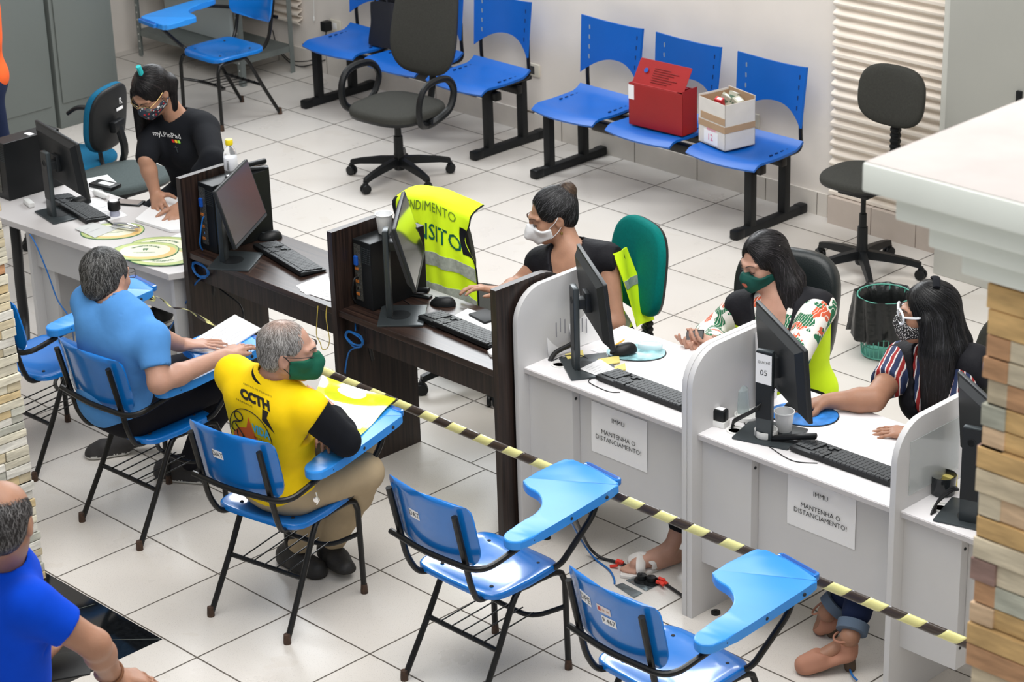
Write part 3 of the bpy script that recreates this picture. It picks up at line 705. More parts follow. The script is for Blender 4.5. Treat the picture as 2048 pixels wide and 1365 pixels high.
# white desks
def white_panel(yf, yr, top, r=.14):
    ol = [(yf, 0), (yf, top - r)]
    for k in range(1, 9):
        A = D(180 - 90 * k / 8); ol.append((yf + r + r * math.cos(A), top - r + r * math.sin(A)))
    return ol + [(yr, top), (yr, 0)]
def white_desk(x0, x1, label, lp=None, rp=None, z=.755, mod=True):
    t = thing('service_desk', label, 'desk', (0, 0, 0), 0)
    for p in (lp, rp):
        if p is None: continue
        b = MB(); yz_prism(b, white_panel(-3.06, -2.66, 1.075), p, p + .024, GREYL, .0015); s = b.build('side_panel', t, smooth=25)
    b = MB(); b.box((x0, -3.03, z - .022), (x1, -2.46, z - .002), EDGE, .002); b.box((x0, -3.026, z - .002), (x1, -2.464, z), WTOP); b.build('desktop', t, smooth=0)
    b = MB(); b.box((x0, -3.005, .22), (x0 + .235, -2.60, z - .023), GREYL, .001); b.build('cable_box', t, smooth=0)
    b = MB(); b.box((x0 + .236, -2.965, .335), (x1, -2.945, z - .023), GREYL, .001); b.build('front_panel', t, smooth=0)
    b = MB()
    for zz in (.68, .30): b.lathe([(.006, 0), (.006, .002), (.001, .0025)], INK, c=(x0 + .2355, -2.985, zz), n=8, axis=(1, 0, 0))
    b.build('screw_cap', t)
    b = MB(); b.lathe([(.030, .0), (.036, .0), (.036, .004), (.028, .005), (.028, .001), (.0, .0005)], WHITE, c=(x0 + .085, -2.915, z), n=20)
    b.lathe([(.0, .0012), (.024, .0012)], INK, c=(x0 + .085, -2.925, z + .0005), n=16); b.build('cable_grommet', t)
    b = MB(); b.lathe([(.018, 0), (.018, .010), (.006, .012), (.006, .014)], BLACK, c=(x0 + .04, -2.97, 0), n=12); b.build('levelling_foot', t)
    return t
white_desk(2.484, 3.328, 'light grey service desk nearest the dark counters', 2.46, 3.328)
white_desk(3.378, 4.262, 'light grey service desk where the woman in striped blouse sits', 3.354, None)
white_desk(4.286, 5.17, 'light grey service desk partly hidden by the stone pillar on the right', 4.262, None)
for (x, y, z, sx, px_) in ((0, 0, 0, 0, 0),): pass
# left side table, lower and slightly turned
t = thing('side_table', 'low white-topped side table with grey panel legs at the left', 'table', (0, 0, 0), 0)
A0 = az(0, 436, .65); A0 = A0 + (A0 - az(340, 551, .65)) * .25; A1 = az(340, 551, .65)
dx = (A1 - A0); dx /= np.linalg.norm(dx); dy = np.array((-dx[1], dx[0], 0.)); wd = .56
q = [A0, A1, A1 + dy * .12, (.435, A1[1] + .12, .65), (.435, -2.68, .65), A1 * 0 + np.array((.36, -2.66, .65)), A0 + dy * wd]
q = [A0, A1 - dx * .01, (.438, -3.135, .65), (.438, -2.70, .65), A0 + dy * wd]
b = MB(); b.prism([(p[0], p[1]) for p in q], .652 - .030, .652, mat('greyish_white_laminate', (.60, .575, .57), .45), .002); b.build('table_top', t, smooth=0)
def tp(u, v): return A0 + dx * u + dy * v
L = np.linalg.norm(A1 - A0)
def table_box(u0, u1, v0, v1, z0, z1, name):
    b = MB(); c = [tp(u0, v0), tp(u1, v0), tp(u1, v1), tp(u0, v1)]; b.prism([(p[0], p[1]) for p in c], z0, z1, GREYL, .001); b.build(name, t, smooth=0)
table_box(.40, L - .03, .07, .09, .42, .621, 'modesty_panel')
table_box(L - .05, L - .028, .04, wd - .12, 0.0, .621, 'leg_panel')
table_box(.44, .462, .04, wd - .06, 0.0, .621, 'leg_panel')
table_box(.463, .56, .091, .11, 0.02, .621, 'leg_flange')
# ================================================================ equipment
SCR_OFF = mat('dark_screen', (.018, .016, .016), .22, spec=.6)
MBACK = mat('monitor_back_plastic', (.012, .014, .016), .45, spec=.4)
MSIL = mat('monitor_stand_grey', (.05, .06, .065), .35, .3)
GLOW = None
def monitor(name_label, foot, zdesk, azd, tilt, pw=.50, ph=.29, zc=.30, gap=.075, base=.22, screen=None, sticker=None, turn=0):
    """azd: direction the screen faces (deg), origin = stand foot"""
    t = thing('monitor', name_label, 'monitor', (foot[0], foot[1], zdesk), D(azd - 90))   # local +y = the way the screen faces
    b = MB(); b.prism(rrect(base, base * .86, .006, 3, 0, .045), 0, .008, MSIL, .002); b.prism(rrect(base * .45, base * .45, base * .22, 8, 0, .03), .008, .0088, MBACK); b.build('stand_base', t, rot=(0, 0, D(turn)))
    b = MB(); b.box((-.032, -.018, .006), (.032, .006, zc + .055), MSIL, .005); b.box((-.031, -.0185, .09), (.031, -.0175, zc + .05), MBACK)
    cm = b.build('stand_column', t, rot=(0, 0, D(turn)))
    if not sticker: b = MB(); b.lathe([(.0155, 0), (.0155, .0012), (.0125, .0012), (.0125, 0)], MBACK, c=(0, -.0186, zc - .0), n=20, axis=(0, -1, 0)); b.build('round_emblem', cm)
    R = np.array(Euler((D(tilt), 0, 0)).to_matrix()); c = np.array((0, gap, zc))
    fn = lambda v: R @ np.array(v) + c
    b = MB(); b.prism(rrect(pw, ph, .006, 3), -.006, .009, MBACK, .002, fn=lambda v: fn((v[0], v[2], v[1])))
    # tapered back bulge
    vs = [];
    for (s, y) in ((.93, -.006), (.80, -.026)): vs += [fn((sx * pw / 2 * s, y, sz * ph / 2 * s - .0)) for sx, sz in ((-1, -1), (1, -1), (1, 1), (-1, 1))]
    b.add(vs, [[4, 5, 6, 7], [0, 1, 5, 4], [1, 2, 6, 5], [2, 3, 7, 6], [3, 0, 4, 7]], MBACK)
    b.add([fn((x, -.0185 + (.135 - z) * 0, z)) for x, z in ((-pw * .33, ph * .385), (pw * .33, ph * .385), (pw * .33, ph * .405), (-pw * .33, ph * .405))], [[0, 1, 2, 3]], INK)
    p = b.build('display_panel', t, smooth=30)
    b = MB(); b.box((-.024, .004, zc - .035), (.024, gap - .02, zc + .005), MBACK, .003); b.box((-.03, gap - .045, zc - .05), (.03, gap - .02, zc + .03), MBACK, .003); b.build('mount', t)
    b = MB(); b.box((-.0, 0, 0), (0, 0, 0), INK) if False else None
    o = (pw / 2 - .008, ph / 2 - .009)
    b.add([fn((x, .0095, z)) for x, z in ((-o[0], -o[1] + .008), (o[0], -o[1] + .008), (o[0], o[1]), (-o[0], o[1]))], [[0, 1, 2, 3]], screen or SCR_OFF); b.build('screen', t, smooth=0)
    b = MB(); b.add([fn((x, .010, z)) for x, z in ((-o[0], -ph / 2 + .003), (o[0], -ph / 2 + .003), (o[0], -ph / 2 + .014), (-o[0], -ph / 2 + .014))], [[0, 1, 2, 3]], MSIL); b.build('bezel', t, smooth=0)
    if sticker:
        b = MB(); z0 = zc + .045; b.add([(-.032, -.0192, z0 - .115), (.030, -.0192, z0 - .12), (.030, -.0192, z0 - .005), (-.032, -.0192, z0)], [[0, 1, 2, 3]], PAPER)
        b.text(sticker[0], .0135, INK, lambda x, y: (x, -.0200, z0 - .035 + y)); b.text(sticker[1], .030, INK, lambda x, y: (x, -.0200, z0 - .075 + y)); b.build('paper_sign', cm, smooth=0)
    return t
def lit(name, col, s): return mat(name, col, .35, emit=s)
MON = {}
f = az(107, 434, .65); MON[0] = monitor('black monitor on the left side table, seen from behind', f, .652, 80, 6, .47, .28, .27)
def screen_mat(name, bg, fg, kind):
    m = bpy.data.materials.new(name); m.use_nodes = True; nt = m.node_tree; b = nt.nodes['Principled BSDF']
    tc = N(nt, 'ShaderNodeTexCoord'); mp = N(nt, 'ShaderNodeMapping'); nt.links.new(tc.outputs['Object'], mp.inputs[0]); mp.inputs['Scale'].default_value = (9, 9, 9)
    n = N(nt, 'ShaderNodeTexVoronoi', distance='CHEBYCHEV'); n.inputs['Scale'].default_value = 1.4; nt.links.new(mp.outputs[0], n.inputs['Vector'])
    f = math_(nt, 'LESS_THAN', n.outputs['Distance'], .22); c = mixc(nt, f, bg, fg)
    nt.links.new(c, b.inputs['Emission Color']); b.inputs['Emission Strength'].default_value = .8; b.inputs['Base Color'].default_value = (.01, .01, .01, 1); b.inputs['Roughness'].default_value = .22; return m
SC1 = mat('screen_brownish', (.018, .016, .016), .12, spec=.8, emit=0)
SC1.node_tree.nodes['Principled BSDF'].inputs['Emission Color'].default_value = (.26, .23, .21, 1); SC1.node_tree.nodes['Principled BSDF'].inputs['Emission Strength'].default_value = .20
SC2 = mat('screen_glossy_dark', (.02, .03, .012), .06, spec=1.0, coat=.6)
f = az(452, 523, .75); MON[1] = monitor('black monitor on the dark counter desk beside the bottle, its screen showing', f, DZ, 33, 16, .43, .27, .27, screen=SC1, gap=.085)
f = az(783, 634, .75); MON[2] = monitor('black monitor beside the white cup, its screen reflecting the yellow vest', f, DZ, 43, 15, .45, .28, .33, screen=SC2, gap=.085)
f = az(1155, 738, .755); MON[3] = monitor('black monitor on the service desk nearest the dark counters, seen from behind', f, .755, 57, 6, .45, .28, .29, sticker=None)
f = az(1530, 880, .755); MON[4] = monitor('black monitor with a window number sign, on the desk of the woman in stripes', f, .755, 60, 5, .49, .285, .30, gap=.065, turn=46, sticker=('GUICH\u00ca', '05'))
f = az(1938, 1045, .755); MON[5] = monitor('black monitor partly hidden by the stone pillar on the right', f, .755, 60, 5, .49, .285, .30, gap=.065, turn=46)
# keyboards
KEY = mat('key_plastic', (.028, .031, .034), .5)
def keyboard(loc, rz, label, zd=DZ):
    t = thing('keyboard', label, 'keyboard', (loc[0], loc[1], zd), rz, 'black computer keyboards')
    b = MB(); w_, d_ = .44, .125
    b.prism([(y, z) for y, z in ((-d_ / 2, .004), (-d_ / 2, .010), (d_ / 2 - .012, .024), (d_ / 2, .022), (d_ / 2, .006))], -w_ / 2, w_ / 2, BLACK, .002, fn=lambda v: np.array((v[2], v[0], v[1]))); c = b.build('case', t)
    b = MB()
    rows = [[(i, 1) for i in range(0, 15)]] * 1
    pitch = .0187; x0 = -w_ / 2 + .012; y0 = -d_ / 2 + .014
    for r in range(6):
        y = y0 + r * .0182 + (.004 if r == 5 else 0); z = .0135 + (y + d_ / 2) * .105
        xs = []
        if r == 0: xs = [(0, 1.2), (1.25, 1.2), (2.5, 1.2), (3.75, 6.0), (9.8, 1.2), (11.05, 1.2), (12.3, 1.2), (13.55, 1.3)]
        else: xs = [(i * 1.0, .92) for i in range(14)] + [(14, .9)]
        xs += [(15.35 + i, .92) for i in range(3) if r not in (2,) and not (r == 1 and i != 1)]
        xs += [(18.75 + i, .92) for i in range(4) if r < 5]
        for (kx, kw) in xs:
            a = x0 + kx * pitch * .983; 
            if a + kw * pitch > w_ / 2 - .006: continue
            b.box((a, y, z - .004), (a + kw * pitch - .0012, y + .0158, z + .0035), KEY, 0)
    b.build('keys', c, smooth=0); t.children[0]
    return t
keyboard((-.60, -2.97), D(180 - 9), 'black keyboard on the left side table in front of the monitor', .652)
keyboard((.885, -2.885), D(180 - 11), 'black keyboard on the dark counter desk next to the brownish screen')
keyboard((2.04, -2.925), D(180 - 3), 'black keyboard on the dark desk of the woman with the hair bun')
keyboard((2.995, -2.87), D(180), 'black keyboard on the service desk behind the left distancing sign', .755)
keyboard((3.935, -2.855), D(180 + 1), 'black keyboard on the service desk behind the right distancing sign', .755)
def mouse(loc, rz, label, zd):
    t = thing('computer_mouse', label, 'mouse', (loc[0], loc[1], zd), rz, 'black computer mice')
    b = MB()
    def f(u, v):
        A = u * 2 * math.pi; B = v * math.pi / 2; x = .032 * math.cos(A) * math.cos(B); y = .056 * math.sin(A) * math.cos(B) ** .8; return (x, y, .002 + .036 * math.sin(B) * (1 - .25 * y / .056 * 1))
    b.grid(f, 24, 8, BLACK); b.build('shell', t, smooth=70)
    b = MB(); b.box((-.002, .012, .030), (.002, .034, .0345), MSIL, .001); b.build('scroll_wheel', t)
    return t
mouse(az(540, 478, DZ), D(150), 'black mouse beside the keyboard on the first dark counter desk', DZ)
mouse(az(886, 610, DZ), D(120), 'glossy black mouse on the desk of the woman with the hair bun', DZ)
mouse(az(1247, 706, .765), D(150), 'black mouse on the oval gel pad of the service desk', .767)
mouse(az(160, 405, .66), D(160), 'black mouse behind the keyboard on the left side table', .652)
mouse(az(1596, 815, .765), D(150), 'black mouse under the hand of the woman in stripes', .763)
# PC towers
PORT = mat('port_panel_grey', (.10, .10, .09), .5, .5, noise=.6, scale=200)
def tower(x0, x1, y0, y1, z0, z1, label, ports=True):
    cx, cy = (x0 + x1) / 2, (y0 + y1) / 2; t = thing('computer_tower', label, 'computer', (cx, cy, z0))
    X, Y, Z = (x1 - x0) / 2, (y1 - y0) / 2, z1 - z0
    b = MB(); b.box((-X, -Y, 0), (X, Y, Z), BLACK, .003); c = b.build('case', t, smooth=0)
    b = MB(); b.box((-X + .008, -Y - .002, .03), (-X + .05, -Y + .001, Z - .02), PORT); rnd = random.Random(int(x0 * 100))
    for k in range(5): z = .05 + k * .028; b.box((-X + .012, -Y - .005, z), (-X + .03, -Y, z + .012), CHROME if k % 2 else mat('orange_port', (.5, .16, .03), .5), .001)
    b.box((-X + .013, -Y - .012, Z - .11), (-X + .031, -Y, Z - .07), mat('blue_video_plug', (.01, .09, .45), .4), .002)
    b.build('port_plate', c, smooth=0)
    b = MB()
    for i in range(7):
        for j in range(8): b.box((X - .008 - i * .009, -Y - .0025, Z - .03 - j * .009), (X - .003 - i * .009, -Y - .0015, Z - .025 - j * .009), MSIL)
    if ports: b.build('vent_grille', c, smooth=0)
    b = MB(); b.box((-X * .2, 0, Z + .0002), (X * .7, .03, Z + .0012), PAPER); b.build('label', c, smooth=0)
    return t
tower(.485, .590, -3.05, -2.73, DZ, DZ + .315, 'black computer tower behind the brownish screen, a bottle on top')
tower(1.495, 1.605, -3.03, -2.73, DZ, DZ + .295, 'black computer tower with the white cup on top')
tower(-1.06, -.955, -3.12, -2.80, .652, .652 + .29, 'black computer tower at the left end of the side table')
# ================================================================ small things
def bottle(loc, label):
    t = thing('water_bottle', label, 'bottle', loc)
    G = mat('clear_plastic', (.93, .95, .97), .08, trans=.85, ior=1.2)
    b = MB(); b.lathe([(.0, 0), (.026, .001), (.030, .008), (.030, .09), (.029, .105), (.020, .128), (.014, .135), (.014, .15)], G, n=24); b.build('body', t)
    b = MB(); b.lathe([(.0302, .03), (.0306, .031), (.0306, .085), (.0302, .086)], mat('bottle_label', (.75, .76, .80), .6), n=24)
    for k in range(9): b.box((.012, -.0312 + .0, .036 + k * .005), (.028, -.0300, .0375 + k * .005), INK)
    b.build('label', t)
    b = MB(); b.lathe([(.0165, .143), (.0172, .146), (.0172, .163), (.0155, .167), (0, .167)], mat('yellow_cap', (.85, .66, .01), .4), n=24); b.build('cap', t)
bottle((.538, -2.90, DZ + .316), 'small clear bottle with yellow cap on the computer tower')
def cup(loc, label, h=.085):
    b = MB(); m = mat('cup_plastic', (.80, .81, .82), .45)
    b.lathe([(0, .001), (.024, .0), (.026, .003), (.036, h - .004), (.0385, h - .004), (.0385, h), (.0355, h), (.025, .006), (0, .005)], m, n=28)
    o = b.build('plastic_cup', loc=loc, smooth=50); tag(o, label, 'cup', 'white plastic cups'); return o
cup((1.55, -2.90, DZ + .296), 'white plastic cup standing on the computer tower by the vest')
cup(az(1568, 865, .755), 'white plastic cup on the service desk behind the window number sign')
# hand-held stapler on tower 1
b = MB(); p = az(520, 340, DZ + .34)
def stapler(name, p, rz, z, label, m=BLACK, L=.13):
    t = thing(name, label, 'stapler', (p[0], p[1], z), rz)
    b = MB(); b.box((-L / 2, -.018, 0), (L / 2, .018, .010), m, .003); b.build('base', t)
    b = MB(); b.box((-L / 2, -.013, .016), (L / 2 - .005, .013, .036), m, .007, rot=(0, D(-9), 0)); b.build('arm', t)
    b = MB(); b.box((-L / 2 + .005, -.0075, .012), (L / 2 - .01, .0075, .018), CHROME, .001, rot=(0, D(-6), 0)); b.build('magazine', t)
    return t
stapler('stapler', (.545, -2.80), D(60), DZ + .3165, 'black stapler on the computer tower beside the yellow-capped bottle', L=.16)
stapler('stapler', az(1590, 888, .755), D(30), .755, 'black stapler on the service desk in front of the white cup', L=.17)
stapler('stapler', az(830, 592, .75), D(20), DZ, 'black and silver stapler on the dark desk at the foot of the yellow vest', L=.15)
# paper sheets
def sheet(pts, z, label, th=.0012, lines=0, name='paper_sheet', cat='paper', group=None, m=PAPER):
    c = np.mean(np.array(pts)[:, :2], axis=0); ol = [(p[0] - c[0], p[1] - c[1]) for p in pts]
    s = sum(ol[i][0] * ol[(i + 1) % len(ol)][1] - ol[(i + 1) % len(ol)][0] * ol[i][1] for i in range(len(ol)))
    if s < 0: ol = ol[::-1]
    b = MB(); b.prism(ol, 0, th, m)
    if lines:
        gm = mat('print_grey', (.30, .30, .33), .8); o = [np.array((q_[0], q_[1], th + .0004)) for q_ in [(p[0] - c[0], p[1] - c[1]) for p in pts]]
        for k in range(lines):
            v = (k + 1.2) / (lines + 2); w_ = .012; a0, a1 = .12, .12 + .76 * (0.45 + .5 * ((k * 37) % 10) / 10)
            P = lambda u, v: (o[0] * (1 - u) + o[1] * u) * (1 - v) + (o[3] * (1 - u) + o[2] * u) * v
            b.add([P(a0, v), P(a1, v), P(a1, v + w_), P(a0, v + w_)], [[0, 1, 2, 3]], gm)
    o = b.build(name, loc=(c[0], c[1], z), smooth=0); tag(o, label, cat, group); return o
def pz(z, *q): return [az(x, y, z) for x, y in q]
sheet(pz(DZ, (592, 572), (655, 548), (668, 590), (612, 590)), DZ, 'printed white sheet on the dark desk against the second divider', lines=3)
sheet(pz(DZ, (600, 583), (668, 562), (676, 606), (655, 602)), DZ + .0015, 'second printed sheet overlapping at the dark desk edge beside the divider', lines=4)
sheet(pz(.75, (895, 640), (935, 618), (1005, 640), (990, 668)), DZ, 'white sheet behind the keyboard of the woman with the hair bun', th=.002, lines=0)
sheet(pz(.75, (975, 706), (992, 696), (992, 716), (980, 714)), DZ, 'small stack of white slips at the right end of the dark desk', th=.01)
b = MB(); p = pz(.76, (963, 628), (1010, 620), (1010, 650)); c = az(985, 634, .76)
b.box((-.06, -.045, 0), (.06, .045, .012), BLACKM, .004); tag(b.build('black_notebook', loc=(2.0, -2.77, DZ), rot=(0, 0, D(-10))), 'small black notebook on the dark desk beside the third divider', 'notebook')
# signs taped on the desk fronts
def sign(c4, y, label):
    c = np.mean(np.array(c4), axis=0); b = MB(); w_ = c4[1][0] - c4[0][0]; h = c4[0][2] - c4[3][2]
    b.grid(lambda u, v: (w_ * (u - .5), -.001 - .004 * math.sin(v * 2.5) * (1 - v) - .006 * (max(0, .12 - u) + max(0, u - .88)) * (1 - v), h * (v - .5)), 10, 10, PAPER, thick=.0008)
    for txt, z, s in (('IMMU', .27, .0270), ('MANTENHA O', -.02, .0270), ('DISTANCIAMENTO!', -.155, .0270)):
        b.text(txt, s, INK, lambda x, yy: (x, -.0075, z * h + yy))
    b2 = b.build('paper_notice', loc=(c[0], y, c[2]), smooth=0); tag(b2, label, 'sign'); return b2
sign([ay(1182, 795, -2.97), ay(1294, 865, -2.97), ay(1294, 942, -2.97), ay(1182, 895, -2.97)], -2.966, 'white distancing notice taped to the left service desk front')
sign([ay(1575, 940, -2.97), ay(1711, 1010, -2.97), ay(1711, 1097, -2.97), ay(1573, 1043, -2.97)], -2.966, 'white distancing notice taped to the right service desk front')
# oval mouse pads
def blob(cx, cy, rx, ry, rz=0, n=36, ex=2.2):
    out = []
    for k in range(n):
        A = 2 * math.pi * k / n; c, s = math.cos(A), math.sin(A); x = rx * math.copysign(abs(c) ** (2 / ex), c); y = ry * math.copysign(abs(s) ** (2 / ex), s)
        out.append((cx + x * math.cos(rz) - y * math.sin(rz), cy + x * math.sin(rz) + y * math.cos(rz)))
    return out
PADB = mat('aqua_gel_print', (.25, .48, .52), .35, noise=.5, scale=25); PADBL = mat('blue_pad_print', (.03, .20, .58), .5, noise=.35, scale=25)
def gelpad(c, rz, m, label, z, rest=True, rx=.12, ry=.085):
    t = thing('mouse_pad', label, 'mouse pad', (c[0], c[1], z), rz)
    b = MB(); b.prism(blob(0, 0, rx, ry), 0, .002, INK); b.prism(blob(0, 0, rx - .004, ry - .004), .002, .005, m, .001); b.build('mat_surface', t)
    if rest:
        b = MB(); cushion(b, .10, .05, .03, mat('clear_gel', (.62, .78, .82), .12, coat=.5), (rx * .42, ry * .52, .012), 2.3); b.build('wrist_rest', t)
    return t
gelpad(az(1272, 704, .76), D(35), PADB, 'aqua oval mouse pad with gel wrist rest on the service desk', .755)
gelpad(az(1608, 828, .76), D(25), PADBL, 'blue oval mouse pad under the hand of the woman in stripes', .755, rest=False, rx=.13, ry=.10)
# round promotional pads on the side table
PG = mat('green_yellow_print', (.48, .56, .22), .5, noise=.15, scale=10); PCR = mat('cream_print', (.78, .77, .60), .5); PGR = mat('dark_green_print', (.05, .16, .07), .6); POR = mat('orange_print', (.78, .52, .20), .5)
def promo(cx, cy, z, rz, label, txt=True, sc=1.0):
    t = thing('mouse_pad', label, 'mouse pad', (cx, cy, z), rz, None)
    b = MB(); b.prism(blob(0, 0, .135 * sc, .10 * sc), 0, .0025, PGR); b.prism(blob(0, 0, .131 * sc, .096 * sc), .0025, .0030, PG); b.prism(blob(.02 * sc, -.012 * sc, .105 * sc, .075 * sc), .0030, .0033, POR); b.prism(blob(.0, 0.004, .10 * sc, .070 * sc), .0033, .0036, PCR)
    b.build('mat_surface', t)
    if txt:
        b = MB()
        def arc(x, y):
            r = .058 * sc + y; A = D(90) - x / (.075 * sc) * .80; return (r * 1.12 * math.cos(A), (r * .92 * math.sin(A)), .0042)
        b.text('TRANSPORTE LEGAL', .020, PGR, arc, width=.19 * sc, bold=.0006); 
        b.prism([(-.012, .012), (.012, .012), (.012, .030), (-.012, .030)], .0036, .0042, PGR); b.prism([(-.008, .002), (-.003, .002), (-.003, .012), (-.008, .012)], .0036, .0042, PGR); b.prism([(.003, .002), (.008, .002), (.008, .012), (.003, .012)], .0036, .0042, PGR)
        b.prism([(-.05, -.02), (.05, -.02), (.05, -.018), (-.05, -.018)], .0036, .0042, PGR); b.prism([(-.035, -.028), (.035, -.028), (.035, -.0265), (-.035, -.0265)], .0036, .0042, PGR)
        b.build('printed_text', t, smooth=0)
    return t
p = az(225, 462, .655); promo(p[0], p[1], .652, D(48), 'green and cream promotional mouse pad under the silver stapler', sc=1.1)
p = az(318, 500, .655); promo(p[0] - .035, p[1] + .045, .652, D(38), 'promotional mouse pad mostly covered by the one on top of it', sc=1.15)
p = az(330, 522, .655); promo(p[0] - .05, p[1] + .02, .6555, D(215), 'promotional mouse pad lying turned at the very corner of the side table', sc=1.15)
p = az(290, 505, .655); promo(p[0], p[1], .659, D(44), 'promotional mouse pad with green lettering behind the grey-haired head', sc=1.15)
# self-inking stamps
def stamp(p, z, label, rz=0, h=.075, rnd_=True):
    t = thing('self_inking_stamp', label, 'stamp', (p[0], p[1], z), rz)
    b = MB()
    if rnd_:
        b.lathe([(.0, .03), (.026, .03), (.030, .036), (.030, .066), (.026, .074), (0, .075)], BLACK, n=24); b.build('cap', t)
        b = MB(); b.lathe([(0, .0752), (.020, .0752), (.020, .077), (0, .077)], PAPER, n=20); b.build('top_label', t)
        b = MB(); b.lathe([(.022, 0), (.024, .002), (.021, .032), (.019, .032)], mat('clear_plastic_foot', (.6, .62, .75), .2, trans=.5), n=20); b.build('foot', t)
    else:
        b.box((-.032, -.02, .022), (.032, .02, .068), BLACK, .008); b.build('cap', t); b = MB(); b.box((-.022, -.012, .0682), (.022, .012, .069), PAPER); b.build('top_label', t); b = MB(); b.box((-.034, -.022, 0), (.034, .022, .024), WHITE, .003); b.build('foot', t)
    return t
stamp(az(230, 432, .652), .652, 'round black self-inking stamp on the left side table')
stamp(az(1438, 851, .755), .755, 'black and white self-inking stamp against the service desk divider', D(10), rnd_=False)
# silver plier stapler
t = thing('plier_stapler', 'silver plier stapler lying on the green promotional pad', 'stapler', (*az(250, 458, .66)[:2], .6565), D(15))
b = MB(); b.box((-.07, -.012, .004), (.05, .012, .016), CHROME, .004, rot=(0, 0, D(4))); b.tube([(.05, 0, .012), (.075, .004, .02), (.06, .02, .012)], .008, CHROME, 8, smooth=4); b.build('jaw', t)
b = MB(); b.tube([(-.065, .0, .02), (0, .006, .028), (.062, .01, .022)], .007, CHROME, 8, smooth=4, flat=.6); b.build('handle', t)
b = MB(); a = az(198, 432, .654); c = az(228, 452, .654); b.tube([a + (0, 0, .004), c + (0, 0, .004)], .0035, MSIL, 8); tag(b.build('pen'), 'grey pen next to the round stamp on the left side table', 'pen')
b = MB(); a = az(1218, 700, .757); c = az(1247, 682, .757); b.tube([a + (0, 0, .003), c + (0, 0, .003)], .0035, mat('yellow_pencil', (.8, .42, .05), .5), 8); b.tube([c + (0, 0, .003), c + (c - a) * .12 + (0, 0, .003)], [.0035, .0005], mat('pencil_wood', (.7, .5, .3), .6), 8); tag(b.build('pencil'), 'yellow pencil behind the monitor on the aqua-pad desk', 'pencil')
# phone, calculators and boxes on the side table
b = MB(); b.box((-.036, -.072, 0), (.036, .072, .009), BLACK, .004); b.box((-.030, -.058, .0091), (.030, .058, .0095), mat('phone_screen_pinkish', (.35, .30, .28), .2), 0)
tag(b.build('smartphone', loc=(*az(258, 404, .66)[:2], .652), rot=(0, 0, D(-62))), 'black smartphone lying on the side table beside the round stamp', 'phone')
b = MB(); b.box((-.075, -.04, 0), (.075, .04, .022), BLACK, .006); b.box((-.03, -.018, .0221), (.05, .018, .0228), PAPER)
tag(b.build('card_reader', loc=(*az(210, 372, .66)[:2], .652), rot=(0, 0, D(12))), 'flat black device with white label at the back of the side table', 'device')
b = MB(); b.lathe([(0, 0), (.014, .0), (.016, .006), (.016, .08), (.010, .092), (.009, .11), (0, .11)], WHITE, n=16, c=(0, 0, .017), axis=(1, 0, .0)); tag(b.build('glue_bottle', loc=(*az(190, 388, .66)[:2], .652)), 'white plastic bottle lying behind the round stamp', 'bottle')
b = MB(); b.box((-.045, -.016, 0), (.045, .016, .026), WHITE, .008); tag(b.build('white_adapter', loc=(*az(58, 408, .66)[:2], .652), rot=(0, 0, D(-15))), 'white power adapter at the foot of the left table monitor', 'adapter')
sheet(pz(.652, (162, 400), (198, 396), (256, 432), (200, 447)), .6525, 'curled white sheet under the round stamp on the side table', lines=3)
sheet(pz(.652, (140, 365), (215, 350), (240, 372), (190, 385)), .6525, 'white sheet at the back of the side table by the card reader')
sheet(pz(.652, (340, 475), (372, 462), (372, 492)), .6525, 'white sheet at the right end of the side table against the dark divider')
sheet(pz(.652, (150, 460), (185, 447), (235, 460), (190, 478)), .6570, 'clear-edged form strip on the green promotional pad', lines=2, m=mat('clear_sleeve', (.60, .61, .60), .3))
# ================================================================ cables
CBL = mat('blue_network_cable', (.01, .13, .42), .45); CBK = mat('black_cable', (.012, .012, .013), .5)
def cable(pts, r, m, label, name='cable', sm=6):
    b = MB(); b.tube(pts, r, m, 7, smooth=sm); o = b.build(name, smooth=60); tag(o, label, 'cable'); return o
def coil(b, c, r, n, m, rr=.0035, seed=1, tail=None):
    rnd = random.Random(seed); P = []
    for k in range(n * 10): A = k / 10 * 2 * math.pi; P.append(np.array(c) + (r * 1.25 * math.cos(A) + .004 * rnd.uniform(-1, 1), -.008 * rnd.random(), r * .70 * math.sin(A) + .006 * rnd.uniform(-1, 1)))
    b.tube(P, rr, m, 6, smooth=2)
    if tail: b.tube([P[-1]] + tail, rr, m, 6, smooth=6)
b = MB(); coil(b, ay(402, 540, -3.10), .045, 4, CBL, tail=[ay(393, 565, -3.10), ay(375, 600, -3.1), ay(350, 640, -3.1), ay(335, 670, -3.1), ay(333, 700, -3.08), az(332, 745, .02)])
tag(b.build('network_cable'), 'blue cable coiled under the first dark counter desk', 'cable')
b = MB(); coil(b, ay(710, 678, -3.10), .042, 4, CBL, seed=3, tail=[ay(700, 702, -3.10), ay(692, 730, -3.1), ay(690, 760, -3.08), az(690, 850, .02)]); b.tube([ay(711, 645, -3.08), ay(711, 662, -3.1)], .0035, CBL, 6)
tag(b.build('network_cable'), 'blue cable coiled under the second dark counter desk', 'cable')
cable([ay(60, 470, -3.27), ay(72, 490, -3.3), ay(95, 545, -3.28), ay(115, 600, -3.27), ay(140, 640, -3.27), az(150, 700, .02)], .0035, CBL, 'blue cable hanging in front of the grey side table panels', 'network_cable')
cable([ay(430, 570, -3.0), ay(455, 590, -3.0), ay(480, 610, -2.98), ay(488, 640, -2.98), az(490, 700, .02)], .004, CBK, 'black cable loop hanging under the first dark counter desk')
cable([ay(418, 545, -3.0), ay(425, 590, -3.0), ay(412, 640, -2.98), az(415, 720, .02)], .012, CBK, 'thick bundle of black cables under the first dark counter desk', 'cable_bundle')
